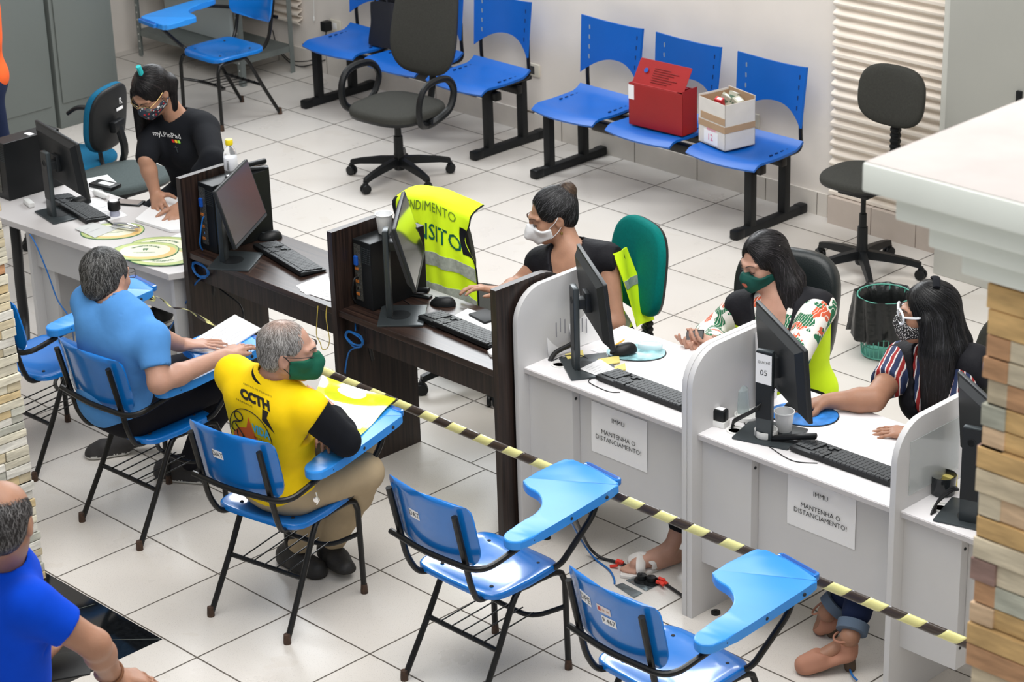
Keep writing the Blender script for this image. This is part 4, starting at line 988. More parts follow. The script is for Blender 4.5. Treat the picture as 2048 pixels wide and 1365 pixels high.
cable([ay(725, 665, -3.0), ay(738, 690, -3.0), ay(745, 720, -2.98)], .009, CBK, 'short black cables dangling under the second dark counter desk', 'cable_bundle')
cable([az(405, 500, .76), az(400, 485, .80), ay(405, 440, -3.06), ay(412, 432, -3.045)], .0035, CBL, 'blue cable plugged into the back of the tower with the bottle', 'network_cable')
cable([az(712, 605, .76), az(705, 590, .80), ay(708, 560, -3.06), ay(716, 555, -3.03)], .0045, CBK, 'black cables plugged into the tower with the white cup')
cable([az(1100, 722, .757), az(1112, 705, .775), az(1140, 690, .79), az(1155, 680, .80)], .010, CBK, 'thick black cable sleeve rising out of the desk grommet', 'cable_sleeve')
cable([az(1105, 722, .757), az(1130, 712, .765), az(1165, 712, .765), az(1185, 728, .758), az(1200, 748, .757), az(1188, 755, .757), az(1178, 765, .757), az(1215, 783, .757), az(1240, 785, .757)], .002, CBK, 'thin keyboard wire wandering around the base of the monitor by the aqua pad', 'wire')
for k in range(3): cable([az(1463 + k * 3, 858 - k * 2, .757), az(1468, 846 - k * 3, .785), ay(1500 + k * 3, 828 - k * 4, -2.95), ay(1530, 812 - k * 6, -2.90), ay(1545 + 3 * k, 790 - k * 8, -2.86)], .0035, CBK, ('lowest', 'middle', 'topmost')[k] + ' of three black cables looping from the grommet to the numbered monitor')
for k in range(3): cable([az(1862 + k * 4, 1030 - k * 2, .757), az(1872 + 2 * k, 1010 - k * 4, .785), ay(1900 + k * 2, 985 - k * 5, -2.93), ay(1917, 980, -2.93)], .004, CBK, ('lowest', 'middle', 'topmost')[k] + ' of three black cables from the grommet of the desk behind the pillar')
cable([az(1488, 845, .757), az(1505, 870, .757), az(1540, 895, .757), az(1585, 922, .757), az(1635, 927, .757)], .002, CBK, 'thin keyboard wire crossing in front of the numbered monitor base', 'wire')
cable([az(905, 650, .752), az(870, 655, .752), az(835, 700, .752) if False else az(845, 640, .752), az(820, 610, .752), az(790, 590, .752)], .002, CBK, 'thin wire from the glossy mouse to the tower with the cup', 'wire')
cable([ay(28, 445, -3.22), ay(34, 500, -3.22), ay(40, 570, -3.2), ay(48, 640, -3.2), az(50, 690, .02)], .026, CBK, 'thick black cable sleeve hanging at the left end of the side table', 'cable_sleeve')
# cables and outlets on the floor by the sandal
STL = mat('scratched_steel_plate', (.28, .32, .34), .25, .8, noise=.3, scale=30)
def fplate(q, label, sockets):
    P = [az(x, y, 0) for x, y in q]; c = np.mean(P, axis=0); t = thing('floor_outlet', label, 'outlet', (c[0], c[1], 0))
    b = MB(); b.prism([(p[0] - c[0], p[1] - c[1]) for p in P], 0, .004, STL, .001); b.build('plate', t, smooth=0)
    for s_ in sockets:
        p = az(*s_, 0) - c; b = MB(); b.lathe([(.030, .004), (.032, .006), (.030, .010), (.018, .012), (.018, .03), (.0, .034)], BLACK, c=(p[0], p[1], 0), n=18); b.build('socket', t)
fplate([(1252, 1163), (1285, 1148), (1325, 1168), (1292, 1184)], 'steel floor outlet plate with two black plugs beside the white sandal', [(1284, 1164), (1303, 1168)])
fplate([(1230, 1173), (1245, 1168), (1285, 1188), (1268, 1198)], 'small bare steel floor plate behind the DPE chair backrest', [])
RED = mat('red_tape', (.75, .05, .03), .5)
cable([ay(1146, 1025, -3.3), az(1175, 1090, .08), az(1200, 1115, .012), az(1230, 1124, .01), az(1262, 1136, .01), az(1282, 1152, .03)], .006, CBK, 'black cord on the floor running to the floor outlet')
cable([az(1300, 1155, .03), az(1318, 1160, .01), az(1340, 1175, .01), az(1368, 1194, .01)], .006, CBK, 'black cord on the floor running right from the floor outlet')
cable([ay(1137, 1035, -3.3), az(1165, 1085, .08), az(1190, 1118, .01), az(1218, 1140, .008), az(1228, 1158, .006), az(1229, 1168, .006)], .004, CBL, 'blue cable on the floor beside the white sandal', 'network_cable')
for (x, y, l) in ((1236, 1130, 'red tape flag on the black floor cord left of the sandal'), (1328, 1172, 'red tape flag on the black floor cord right of the floor outlet')):
    b = MB(); p = az(x, y, .01); rnd = random.Random(x)
    for k in range(4): d = np.array((rnd.uniform(-.03, .03), rnd.uniform(-.02, .02), rnd.uniform(.0, .012))); b.box(p + d - (.016, .006, .004), p + d + (.016, .006, .006), RED, .001, rot=(rnd.uniform(-.5, .5), rnd.uniform(-.5, .5), rnd.uniform(-1, 1)))
    tag(b.build('tape_flag', smooth=0), l, 'tape')
cable([az(1694, 1320, .01), az(1698, 1335, .01), az(1705, 1352, .02), az(1715, 1362, .01)], .004, CBL, 'blue cable on the floor beside the beige heels', 'network_cable')
# ================================================================ barrier tape
TY = mat('tape_yellow', (.76, .72, .30), .35, coat=.3); TK = mat('tape_dark_brown', (.045, .030, .022), .35, coat=.3)
def barrier():
    A = np.array(ay(300, 592, -3.40)); B = np.array(ay(1945, 1290, -3.40)); B = B + (B - A) * .08; L = np.linalg.norm(B - A); n = 800; per = .152
    b = MB(); w_ = .030
    def P(s):
        p = A + (B - A) * s; p = p + np.array((0, 0, -.010 * math.sin(s * math.pi))); return p
    def ring(s):
        m_ = min(1, max(0, (s - .06) / .20)); tw = (1 - m_) * s * L * 30; R = .010 + .0105 * m_; o = []
        for k in range(7):
            A_ = -1.45 + k * .483 + tw; q = s + (.011 * (k - 3) - .0015 * (k - 3) ** 2) / L; o.append(P(q) + np.array((0, -R * math.cos(A_) * .7, R * math.sin(A_))))
        return o
    nb = int(L / (per / 2)); sub = 6
    for i in range(nb):
        R_s = [ring((i + j / sub) / nb) for j in range(sub + 1)]; vs = [p for r_ in R_s for p in r_]
        b.add(vs, [[j * 7 + k, (j + 1) * 7 + k, (j + 1) * 7 + k + 1, j * 7 + k + 1] for j in range(sub) for k in range(6)], TY if i % 2 else TK)
    o = b.build('barrier_tape', smooth=60); tag(o, 'yellow and black striped barrier tape strung in front of the desks', 'tape')
    md = o.modifiers.new('t', 'SOLIDIFY'); md.thickness = .0006
    b = MB(); c = ay(297, 592, -3.41)
    for k in range(5): b.tube([c + (-.03, 0, .0), c + (-.01, -.012, .014 - k * .005), c + (.025, .0, .010 - k * .006), c + (.03, .01, -.012)], .006, TK if k % 2 else TY, 6, smooth=3)
    tag(b.build('tape_knot'), 'knot of black and yellow tape at the tray of the leftmost armchair', 'tape')
barrier()
b = MB(); b.grid(lambda u, v: (4.2885, -2.99 + .28 * u, .80 + .20 * v), 2, 2, mat('smoked_acrylic', (.62, .66, .66), .08, alpha=.45, spec=.8), thick=.003); tag(b.build('acrylic_pocket', smooth=0), 'clear acrylic pocket on the divider beside the stone pillar', 'document holder')
b = MB(); b.box((4.225, -2.99, .757), (4.260, -2.945, .875), BLACK, .005); b.box((4.222, -2.995, .757), (4.258, -2.94, .765), BLACK, .002); tag(b.build('cable_clip_holder'), 'narrow black holder at the right end of the keyboard against the divider', 'holder')
# yellow string on the dark divider
YS = mat('yellow_string', (.55, .42, .08), .7)
cable([ay(636, 612, -3.12), ay(634, 640, -3.13), ay(633, 670, -3.13), ay(640, 685, -3.13), ay(645, 699, -3.13), ay(655, 696, -3.13), ay(659, 680, -3.13), ay(655, 655, -3.13), ay(652, 632, -3.13), ay(654, 612, -3.12)], .002, YS, 'yellow string hanging from the edge of the dark desk by the second divider', 'string')
# ================================================================ boxes on the bench
REDP = mat('red_polypropylene', (.32, .010, .010), .4, noise=.05); REDD = mat('print_dark_red', (.22, .02, .02), .6)
z0 = .446
Rw, Rd, Rh = .375, .125, .235
t = thing('box_file', 'red box file with open flap on the right waiting bench', 'box', (.245, .245, z0), D(3))
b = MB(); hw, hd = Rw / 2, Rd / 2
for lo, hi in (((-hw, -hd, 0), (hw, -hd + .003, Rh)), ((-hw, hd - .003, 0), (hw, hd, Rh)), ((-hw, -hd, 0), (-hw + .003, hd, Rh)), ((hw - .003, -hd, 0), (hw, hd, Rh + .015)), ((-hw, -hd, 0), (hw, hd, .004))): b.box(lo, hi, REDP, .001)
b.box((-hw, -hd + .01, Rh - .006), (hw - .05, hd - .01, Rh), REDP); bd = b.build('body', t, smooth=0)
b = MB(); b.prism(rrect(Rw - .02, .14, .008, 3, 0, .07), 0, .003, REDP, fn=lambda v: np.array((v[0] + .0, -hd + .02 + v[1] * .55 + v[2], Rh + v[1] * .85)))
b.lathe([(0, 0), (.014, .0), (.014, .001), (0, .001)], mat('hole_blue', (.01, .07, .35), .5), c=(-.11, -hd + .02 + .038, Rh + .065 + .004), n=16, axis=(0, -.84, .54))
for k in range(7): b.box((-.06 + .0, -hd + .02 + (.02 + k * .013) * .55 - .003, Rh + (.02 + k * .013) * .85), (-.06 + .11 + .03 * (k % 3), -hd + .02 + (.024 + k * .013) * .55 - .002, Rh + (.024 + k * .013) * .85), REDD)
b.build('flap', t, smooth=0)
b = MB(); b.box((-hw - .001, -hd - .0015, .145), (-hw + .038, -hd, .225), PAPER); b.build('paper_label', bd, smooth=0)
CARD = mat('cardboard', (.42, .28, .17), .85, noise=.05, scale=10); CARDW = mat('white_carton', (.68, .65, .61), .7, noise=.05, scale=12)
t = thing('carton', 'open white carton with brown tape holding small boxes on the right waiting bench', 'box', (.675, .275, z0), D(-12))
b = MB(); hw, hd, h = .115, .10, .25
for lo, hi in (((-hw, -hd, 0), (hw, -hd + .003, h)), ((-hw, hd - .003, 0), (hw, hd, h + .02)), ((-hw, -hd, 0), (-hw + .003, hd, h + .01)), ((hw - .003, -hd, 0), (hw, hd, h)), ((-hw, -hd, 0), (hw, hd, .004))): b.box(lo, hi, CARDW)
b.box((-hw + .003, -hd + .003, .004), (hw - .003, -hd + .0045, h - .001), CARD); b.box((-hw + .0031, -hd + .005, .005), (-hw + .0045, hd - .005, h), CARD); b.box((-hw + .004, hd - .0045, .005), (hw - .004, hd - .0031, h + .018), CARD); b.box((hw - .0045, -hd + .005, .005), (hw - .0031, hd - .005, h), CARD)
bd = b.build('body', t, smooth=0)
b = MB(); b.box((-hw - .001, -hd - .0015, .095), (hw + .001, -hd - .0002, .13), CARD); b.box((-hw + .02, -hd - .0018, .138), (hw, -hd - .0002, .175), CARD); b.box((hw + .0002, -hd, .095), (hw + .0016, hd, .13), CARD); b.box((-hw - .0016, -hd, .095), (-hw - .0002, hd, .14), CARD); b.build('packing_tape', bd, smooth=0)
b = MB(); b.box((-hw + .05, -hd - .0021, .01), (hw - .06, -hd - .0010, .082), PAPER); PK = mat('pink_marker', (.75, .08, .25), .6); b.text('12', .05, PK, lambda x, y: (x - .01, -hd - .0028, .045 + y)); b.text('REMESSA', .02, PK, lambda x, y: (x, -hd - .0028, .088 + y)); b.build('paper_label', bd, smooth=0)
MED = mat('medicine_box_greyish', (.50, .50, .40), .5); MEDR = mat('medicine_box_red', (.60, .03, .04), .45); MEDG = mat('medicine_print_green', (.12, .20, .14), .6)
for (dx_, dy_, dz_, s_, r_, m_, l_) in ((-.06, .02, .20, (.055, .025, .11), (.2, .5, .5), MED, 'grey-green medicine box leaning at the left inside the carton'), (-.02, .05, .22, (.05, .03, .09), (-.3, .2, .2), MED, 'pale medicine box at the back of the carton'), (-.035, -.02, .205, (.045, .03, .08), (.35, .1, .15), MEDR, 'red medicine box in the middle of the carton'), (.06, .02, .21, (.05, .045, .10), (.1, .35, -.2), MED, 'grey-green medicine box leaning at the right inside the carton'), (-.03, -.055, .17, (.05, .03, .08), (.5, -.1, -.1), MEDR, 'small red box lying at the front of the carton')):
    M_ = Matrix.Translation((.675, .275, z0)) @ Matrix.Rotation(D(-12), 4, 'Z'); p = M_ @ Vector((dx_, dy_, dz_)); b = MB(); s_ = np.array(s_) / 2
    b.box(-s_, s_, m_, .001); b.box((-s_[0] * .7, -s_[1] - .0006, -s_[2] * .3), (s_[0] * .7, -s_[1], s_[2] * .6), PAPER if m_ is MEDR else MEDG); b.box((-s_[0] * .5, -s_[1] * .5, s_[2]), (s_[0] * .7, s_[1] * .6, s_[2] + .0006), PAPER)
    tag(b.build('medicine_box', loc=p, rot=r_, smooth=0), l_, 'box', 'medicine boxes in the carton')
BAGX = ay(776, 85, .36)[0]
# black bag on the left bench
BAG = mat('black_nylon', (.012, .013, .018), .6, bump=.3, bscale=120)
t = thing('tote_bag', 'black tote bag on the left waiting bench behind the office chair', 'bag', (BAGX, .36, .444), D(4))
def bg(u, v):
    A = u * 2 * math.pi; c, s = math.cos(A), math.sin(A); e = .45; wz = 1 - .18 * v + .05 * math.sin(v * 7 + A * 2)
    return (.125 * math.copysign(abs(c) ** e, c) * wz, .06 * math.copysign(abs(s) ** e, s) * (1 - .35 * v), .002 + .27 * v + .015 * math.sin(A * 1.5) * v)
b = MB(); b.grid(bg, 40, 12, BAG, thick=.006); b.prism(rrect(.22, .10, .02), 0, .004, BAG); b.build('body', t, smooth=60)
for sg in (-1, 1):
    b = MB(); b.tube([(-.06, sg * .035, .26), (-.04, sg * .04, .33), (.03, sg * .04, .34), (.05, sg * .035, .26)], .007, BAG, 8, smooth=6, flat=.5); b.build('handle', t)
# waste bins with black liners
def bin_(p, label, h=.30, r=.125, col=(.12, .42, .33)):
    t = thing('waste_basket', label, 'bin', (p[0], p[1], 0)); G = mat('basket_plastic_%d' % (col[0] * 100), col, .5)
    b = MB(); n = 28
    for k in range(n):
        A = 2 * math.pi * k / n; b.tube([(r * .78 * math.cos(A), r * .78 * math.sin(A), .01), (r * math.cos(A), r * math.sin(A), h)], .0028, G, 5)
    for z in (.01, .06, .11, .16, .21, .26, h): q = r * (.78 + .22 * z / h); b.tube([(q * math.cos(a * 2 * math.pi / 28), q * math.sin(a * 2 * math.pi / 28), z) for a in range(28)], .003, G, 5, closed=True)
    b.prism([(r * .78 * math.cos(a * 2 * math.pi / 28), r * .78 * math.sin(a * 2 * math.pi / 28)) for a in range(28)], .005, .009, G); b.build('basket', t)
    L = mat('black_bin_liner', (.012, .013, .013), .28, bump=.6, bscale=40); rnd = random.Random(5)
    def f(u, v):
        A = u * 2 * math.pi; w_ = .009 * math.sin(A * 9 + 3 * v) + .005 * math.sin(A * 17 + v * 9)
        if v < .45: q = v / .45; rr = r + .012 + .02 * (1 - q) + w_ * (1.6 - q); z = h * .38 + (h * .66) * q + .015 * math.sin(A * 5) * (1 - q)
        else: q = (v - .45) / .55; rr = (r + .010 - .022 * min(1, q * 6)) * (1 - .22 * q) + w_ * .6; z = h * 1.04 - h * .8 * q
        return (rr * math.cos(A), rr * math.sin(A), z)
    b = MB(); b.grid(f, 72, 16, L); b.build('bin_liner', t, smooth=70)
pb = az(1790, 690, 0.0); bin_((2.39, -.60), 'green mesh waste basket with black liner behind the woman in stripes')
bin_((-.02, -2.55), 'mesh waste basket with black liner under the left side table', .28, .12, (.30, .26, .20))
# ================================================================ organic shapes: smooth unions of rounded bones, meshed on a grid
V = lambda *a: np.array(a, float)
def nrm(v): v = np.array(v, float); return v / (np.linalg.norm(v) + 1e-12)
class Field:
    def __init__(s, lo, hi, h):
        s.h = h; s.lo = np.array(lo, float); s.n = np.ceil((np.array(hi, float) - s.lo) / h).astype(int) + 1
        s.D = np.full(s.n, .08, np.float32); s.ax = [s.lo[i] + h * np.arange(s.n[i]) for i in range(3)]
    def _sl(s, lo, hi):
        a = np.clip(np.floor((lo - s.lo) / s.h).astype(int), 0, s.n - 1); b = np.clip(np.ceil((hi - s.lo) / s.h).astype(int) + 1, 1, s.n)
        if (b <= a).any(): return None
        return tuple(slice(a[i], b[i]) for i in range(3))
    def _pts(s, sl): return s.ax[0][sl[0]][:, None, None], s.ax[1][sl[1]][None, :, None], s.ax[2][sl[2]][None, None, :]
    def put(s, sl, d, k, mode):
        A = s.D[sl]
        if mode == 'sub': d = -d; s.D[sl] = np.maximum(A, d) + (np.maximum(k - np.abs(A - d), 0) ** 2 / (4 * k) if k > 0 else 0); return
        m = np.minimum(A, d)
        if k > 0: m = m - np.maximum(k - np.abs(A - d), 0) ** 2 / (4 * k)
        s.D[sl] = m
    def cap(s, a, b, ra, rb, k=.015, g=0., mode='add', flat=None):
        """rounded cone; flat=(axis, factor) squashes it across one direction"""
        a, b = np.array(a, float), np.array(b, float); ra += g; rb += g; r = max(ra, rb) + .035
        sl = s._sl(np.minimum(a, b) - r, np.maximum(a, b) + r)
        if sl is None: return
        X, Y, Z = s._pts(sl); ba = b - a; L = ba @ ba + 1e-9
        px, py, pz = X - a[0], Y - a[1], Z - a[2]
        hh = np.clip((px * ba[0] + py * ba[1] + pz * ba[2]) / L, 0, 1)
        qx, qy, qz = px - hh * ba[0], py - hh * ba[1], pz - hh * ba[2]
        if flat is not None:
            ax_, f = flat; ax_ = nrm(ax_); c = qx * ax_[0] + qy * ax_[1] + qz * ax_[2]; e = (1 / f - 1) * c
            qx, qy, qz = qx + e * ax_[0], qy + e * ax_[1], qz + e * ax_[2]
        d = np.sqrt(qx * qx + qy * qy + qz * qz) - (ra + (rb - ra) * hh)
        if flat is not None: d = d * (.5 + .5 * flat[1])
        s.put(sl, d.astype(np.float32), k, mode)
    def ell(s, c, r, R=None, k=.02, g=0., mode='add'):
        c = np.array(c, float); r = np.array(r, float) + g; R = np.eye(3) if R is None else np.array(R); q = r.max() + .035
        sl = s._sl(c - q, c + q)
        if sl is None: return
        X, Y, Z = s._pts(sl); px, py, pz = X - c[0], Y - c[1], Z - c[2]
        l = [px * R[0, i] + py * R[1, i] + pz * R[2, i] for i in range(3)]   # columns of R = local axes
        k0 = np.sqrt(sum((l[i] / r[i]) ** 2 for i in range(3))); k1 = np.sqrt(sum((l[i] / r[i] ** 2) ** 2 for i in range(3))) + 1e-9
        s.put(sl, (k0 * (k0 - 1) / k1).astype(np.float32), k, mode)
    def half(s, p, n, lo, hi, k=0., mode='sub'):
        """cut away the side n points to, inside the box lo..hi"""
        n = nrm(n); sl = s._sl(np.array(lo, float), np.array(hi, float))
        if sl is None: return
        X, Y, Z = s._pts(sl); d = (X - p[0]) * n[0] + (Y - p[1]) * n[1] + (Z - p[2]) * n[2]
        s.D[sl] = np.maximum(s.D[sl], d.astype(np.float32))
    def fn(s, f, lo=None, hi=None):
        sl = tuple(slice(0, n) for n in s.n) if lo is None else s._sl(np.array(lo), np.array(hi)); X, Y, Z = s._pts(sl)
        s.D[sl] = f(s.D[sl], X, Y, Z)
    def sample(s, P):
        q = (P - s.lo) / s.h; i = np.clip(np.floor(q).astype(int), 0, s.n - 2); f = np.clip(q - i, 0, 1); o = 0
        for dx in (0, 1):
            for dy in (0, 1):
                for dz in (0, 1):
                    w_ = (f[:, 0] if dx else 1 - f[:, 0]) * (f[:, 1] if dy else 1 - f[:, 1]) * (f[:, 2] if dz else 1 - f[:, 2])
                    o = o + w_ * s.D[i[:, 0] + dx, i[:, 1] + dy, i[:, 2] + dz]
        return o
    def grad(s, P):
        e = s.h * .7; G = np.stack([s.sample(P + d) - s.sample(P - d) for d in np.eye(3) * e], 1); return G / (np.linalg.norm(G, axis=1, keepdims=True) + 1e-9)
    def snap(s, P, it=4, off=0.):
        for _ in range(it): P = P - s.grad(P) * (s.sample(P) - off)[:, None]
        return P
    def mesh(s):
        D = s.D; D[0] = D[-1] = .05; D[:, 0] = D[:, -1] = .05; D[:, :, 0] = D[:, :, -1] = .05
        I = D < 0; n = s.n; m = np.zeros(n - 1, np.int8)
        for dx in (0, 1):
            for dy in (0, 1):
                for dz in (0, 1): m += I[dx:n[0] - 1 + dx, dy:n[1] - 1 + dy, dz:n[2] - 1 + dz]
        C = np.argwhere((m > 0) & (m < 8)); idx = np.full(n - 1, -1, np.int32); idx[C[:, 0], C[:, 1], C[:, 2]] = np.arange(len(C))
        S = np.zeros((len(C), 3)); W = np.zeros(len(C)); crn = [np.array((x, y, z)) for x in (0, 1) for y in (0, 1) for z in (0, 1)]
        for a in crn:
            for ax_ in range(3):
                if a[ax_]: continue
                b = a.copy(); b[ax_] = 1; va = D[C[:, 0] + a[0], C[:, 1] + a[1], C[:, 2] + a[2]]; vb = D[C[:, 0] + b[0], C[:, 1] + b[1], C[:, 2] + b[2]]
                cr = (va < 0) != (vb < 0); t = np.where(cr, va / np.where(cr, va - vb, 1), 0)
                S[cr] += (a + (b - a) * t[cr][:, None]); W[cr] += 1
        P = s.lo + (C + S / W[:, None]) * s.h; F = []
        for ax_ in range(3):
            o = [0, 0, 0]; o[ax_] = 1; A = I[:n[0] - o[0], :n[1] - o[1], :n[2] - o[2]]; B = I[o[0]:, o[1]:, o[2]:]; E = np.argwhere(A != B)
            E = E[(E > 0).all(1)]; u, v = [(1, 2), (2, 0), (0, 1)][ax_]; q = []
            for (du, dv) in ((0, 0), (1, 0), (1, 1), (0, 1)): c = E.copy(); c[:, u] -= du; c[:, v] -= dv; c = np.minimum(c, n - 2); q.append(idx[c[:, 0], c[:, 1], c[:, 2]])
            q = np.stack(q, 1); fl = ~A[E[:, 0], E[:, 1], E[:, 2]]; q[fl] = q[fl][:, ::-1]; F.append(q[(q >= 0).all(1)])
        return P, np.concatenate(F)
    def build(s, name, mats, parent=None, matfn=None, col=None, smooth=True, relax=1, **tags):
        P, F = s.mesh(); lab = np.arange(len(P))
        for _ in range(600):
            m_ = lab[F].min(1); old = lab.copy()
            for i in range(4): np.minimum.at(lab, F[:, i], m_)
            lab = lab[lab]
            if (lab == old).all(): break
        cnt = np.bincount(lab[F[:, 0]], minlength=len(P)); keep = cnt[lab[F[:, 0]]] > .06 * len(F); F = F[keep]; us = np.unique(F); mp_ = np.full(len(P), -1); mp_[us] = np.arange(len(us)); P = P[us]; F = mp_[F]
        for _ in range(relax):
            A = np.zeros_like(P); n_ = np.zeros(len(P))
            for i in range(4):
                a, b = F[:, i], F[:, (i + 1) % 4]; np.add.at(A, a, P[b]); np.add.at(A, b, P[a]); np.add.at(n_, a, 1); np.add.at(n_, b, 1)
            P = P * .5 + .5 * A / np.maximum(n_, 1)[:, None]
        me = bpy.data.meshes.new(name); me.vertices.add(len(P)); me.vertices.foreach_set('co', P.astype(np.float32).ravel())
        me.loops.add(F.size); me.loops.foreach_set('vertex_index', F.astype(np.int32).ravel()); me.polygons.add(len(F))
        me.polygons.foreach_set('loop_start', np.arange(0, F.size, 4, dtype=np.int32)); me.update(calc_edges=True)
        mats = mats if isinstance(mats, (list, tuple)) else [mats]
        for m in mats: me.materials.append(m)
        cen = P[F].mean(1)
        if matfn is not None: me.polygons.foreach_set('material_index', matfn(cen).astype(np.int32))
        if col is not None:
            at = me.color_attributes.new('Col', 'FLOAT_COLOR', 'POINT'); c = col(P); at.data.foreach_set('color', np.concatenate([c, np.ones((len(P), 1))], 1).astype(np.float32).ravel())
        me.polygons.foreach_set('use_smooth', [smooth] * len(F)); me.update()
        o = bpy.data.objects.new(name, me); COL.objects.link(o)
        if parent: o.parent = parent; o.matrix_parent_inverse = parent.matrix_basis.inverted() if False else Matrix.Translation(-Vector(parent.location))
        for k, v in tags.items(): o[k] = v
        return o
def adopt(o, parent):
    """child built in room coordinates under an Empty that is only moved"""
    o.parent = parent; o.matrix_parent_inverse = Matrix.Translation(-Vector(parent.location)); return o
# ---------------------------------------------------------------- materials for people
def skin_mat(name, c):
    m = mat(name, c, .5, noise=.08, scale=18, bump=.12, bscale=220, spec=.4); b = m.node_tree.nodes['Principled BSDF']
    b.inputs['Subsurface Weight'].default_value = .12; b.inputs['Subsurface Radius'].default_value = (.02, .008, .004); b.inputs['Subsurface Scale'].default_value = .3; return m
def hair_mat(name, rough=.38):
    m = bpy.data.materials.new(name); m.use_nodes = True; nt = m.node_tree; b = nt.nodes['Principled BSDF']; a = N(nt, 'ShaderNodeVertexColor'); a.layer_name = 'Col'
    nt.links.new(a.outputs[0], b.inputs['Base Color']); b.inputs['Roughness'].default_value = rough; b.inputs['Specular IOR Level'].default_value = .30; return m
HAIR = hair_mat('hair', .42)
def cloth(name, c, rough=.9, noise=.06, fold=.35, sheen=0): return mat(name, c, rough, noise=noise, scale=14, bump=fold, bscale=18, sheen=sheen, spec=.2)
SK_LT = skin_mat('skin_light', (.46, .26, .19)); SK_MD = skin_mat('skin_medium', (.40, .215, .14)); SK_TAN = skin_mat('skin_tan', (.34, .175, .11)); SK_DK = skin_mat('skin_brown', (.22, .11, .075))
# ---------------------------------------------------------------- frames and body parts
def frame(azd, pitch=0, roll=0):
    """columns: right, forward, up. pitch>0 looks down, roll>0 tips to the right"""
    a = D(azd); f = V(math.cos(a), math.sin(a), 0); r = V(math.sin(a), -math.cos(a), 0); u = V(0, 0, 1); p = D(pitch)
    f2 = f * math.cos(p) - u * math.sin(p); u2 = u * math.cos(p) + f * math.sin(p); q = D(roll)
    r3 = r * math.cos(q) - u2 * math.sin(q); u3 = u2 * math.cos(q) + r * math.sin(q)
    return np.stack([r3, f2, u3], 1)
def head_prims(F, c, H, neck, g=0., face=True, sc=1.0, ears=True):
    L = lambda *p: c + H @ (np.array(p) * sc)
    e = lambda p, r, k=.02: F.ell(L(*p), np.array(r) * sc, H, k, g)
    e((0, -.014, .028), (.074, .092, .082)); e((0, .022, -.030), (.060, .066, .078), .03); e((0, .066, -.083), (.026, .024, .020), .03)
    for s in (-1, 1):
        F.cap(L(s * .052, -.008, -.045), L(s * .022, .058, -.085), .020 * sc, .018 * sc, .02, g); e((s * .036, .060, -.022), (.024, .022, .024), .02)
        if face: F.cap(L(s * .010, .088, .026), L(s * .046, .070, .026), .010 * sc, .010 * sc, .012, g)
        if ears:
            F.ell(L(s * .077, -.012, -.008), V(.009, .021, .033) * sc, H, .006, g)
            if g == 0: F.ell(L(s * .086, -.006, -.004), V(.006, .011, .019) * sc, H, .004, 0, 'sub')
    if face:
        F.cap(L(0, .090, .016), L(0, .108, -.024), .0075 * sc, .012 * sc, .012, g); 
        for s in (-1, 1): F.ell(L(s * .012, .098, -.030), V(.009, .010, .008) * sc, H, .006, g)
        e((0, .088, -.052), (.026, .010, .009), .01); e((0, .086, -.063), (.022, .010, .008), .008)
        if g == 0:
            for s in (-1, 1): F.ell(L(s * .031, .100, .008), V(.019, .016, .013) * sc, H, .010, 0, 'sub'); F.ell(L(s * .031, .077, .008), V(.0145, .0135, .0120) * sc, H, .004)
    F.cap(L(0, -.028, -.055), neck, .050 * sc, .054 * sc, .03, g)
def face_paint(t, c, H, sc=1.0, brow=(.02, .012, .01), lash=True, closed=True):
    L = lambda *p: c + H @ (np.array(p) * sc); m = mat('eyebrow_%d' % int(brow[0] * 1000), brow, .7); o = []
    for s in (-1, 1):
        b = MB(); b.tube([L(s * .014, .0985, .026), L(s * .030, .094, .034), L(s * .050, .078, .030)], [.0028, .0034, .0012], m, 6, smooth=4, flat=.6); o.append(adopt(b.build('eyebrow'), t))
        b = MB()
        b.tube([L(s * .017, .0875, .001), L(s * .031, .0915, -.0035), L(s * .046, .082, .001)], [.0012, .0022, .0014], mat('eyelash', (.012, .008, .008), .6), 5, smooth=5); o.append(adopt(b.build('eyelash_line'), t))
def hand(F, w, f, n, side, curl=.35, spread=.10, k=.005, thumb=.6, length=1.0, g=0., fingers=None):
    """w wrist, f direction of the fingers, n the way the palm faces, side +1 when the thumb is on the +cross(f,n) side"""
    f = nrm(f); n = nrm(np.array(n) - f * (np.array(n) @ f)); r = np.cross(f, n) * side; Lh = length
    kn = []
    for i, (o, l) in enumerate(((.030, .088), (.010, .094), (-.011, .089), (-.030, .080))):
        a = w + r * o * .55 + f * .012; b = w + r * o + f * l * Lh - n * .002; kn.append(b); F.cap(a, b, .0135, .0115, .012, g)
    F.cap(w - f * .03, w + f * .02, .026, .024, .02, g, flat=(n, .72))
    Ls = ((.040, .025, .019), (.045, .029, .020), (.041, .027, .019), (.032, .021, .017))
    for i, b in enumerate(kn):
        cu = curl if fingers is None else fingers[i]; sp = spread * (1.5 - i) * 1.0; d = nrm(f * math.cos(sp) + r * math.sin(sp)); p = b; ang = cu * .55; rr = .0088 if i < 3 else .0076
        for j, l in enumerate(Ls[i]):
            dd = nrm(d * math.cos(ang) + n * math.sin(ang)); q = p + dd * l * Lh; F.cap(p, q, rr, rr * .93, k if j else .008, g); p = q; rr *= .93; ang += cu * (.8 if j == 0 else .6)
    tb = w + r * .026 + f * .022; td = nrm(r * math.cos(thumb) + f * math.sin(thumb) + n * .25); t1 = tb + td * .042; td2 = nrm(td * .75 + f * .55 + n * .1); t2 = t1 + td2 * .032; t3 = t2 + nrm(td2 + f * .3) * .024
    F.cap(w + r * .012 + f * .01, tb, .016, .016, .014, g); F.cap(tb, t1, .0145, .0115, .010, g); F.cap(t1, t2, .0105, .0095, .006, g); F.cap(t2, t3, .0095, .0075, .004, g)
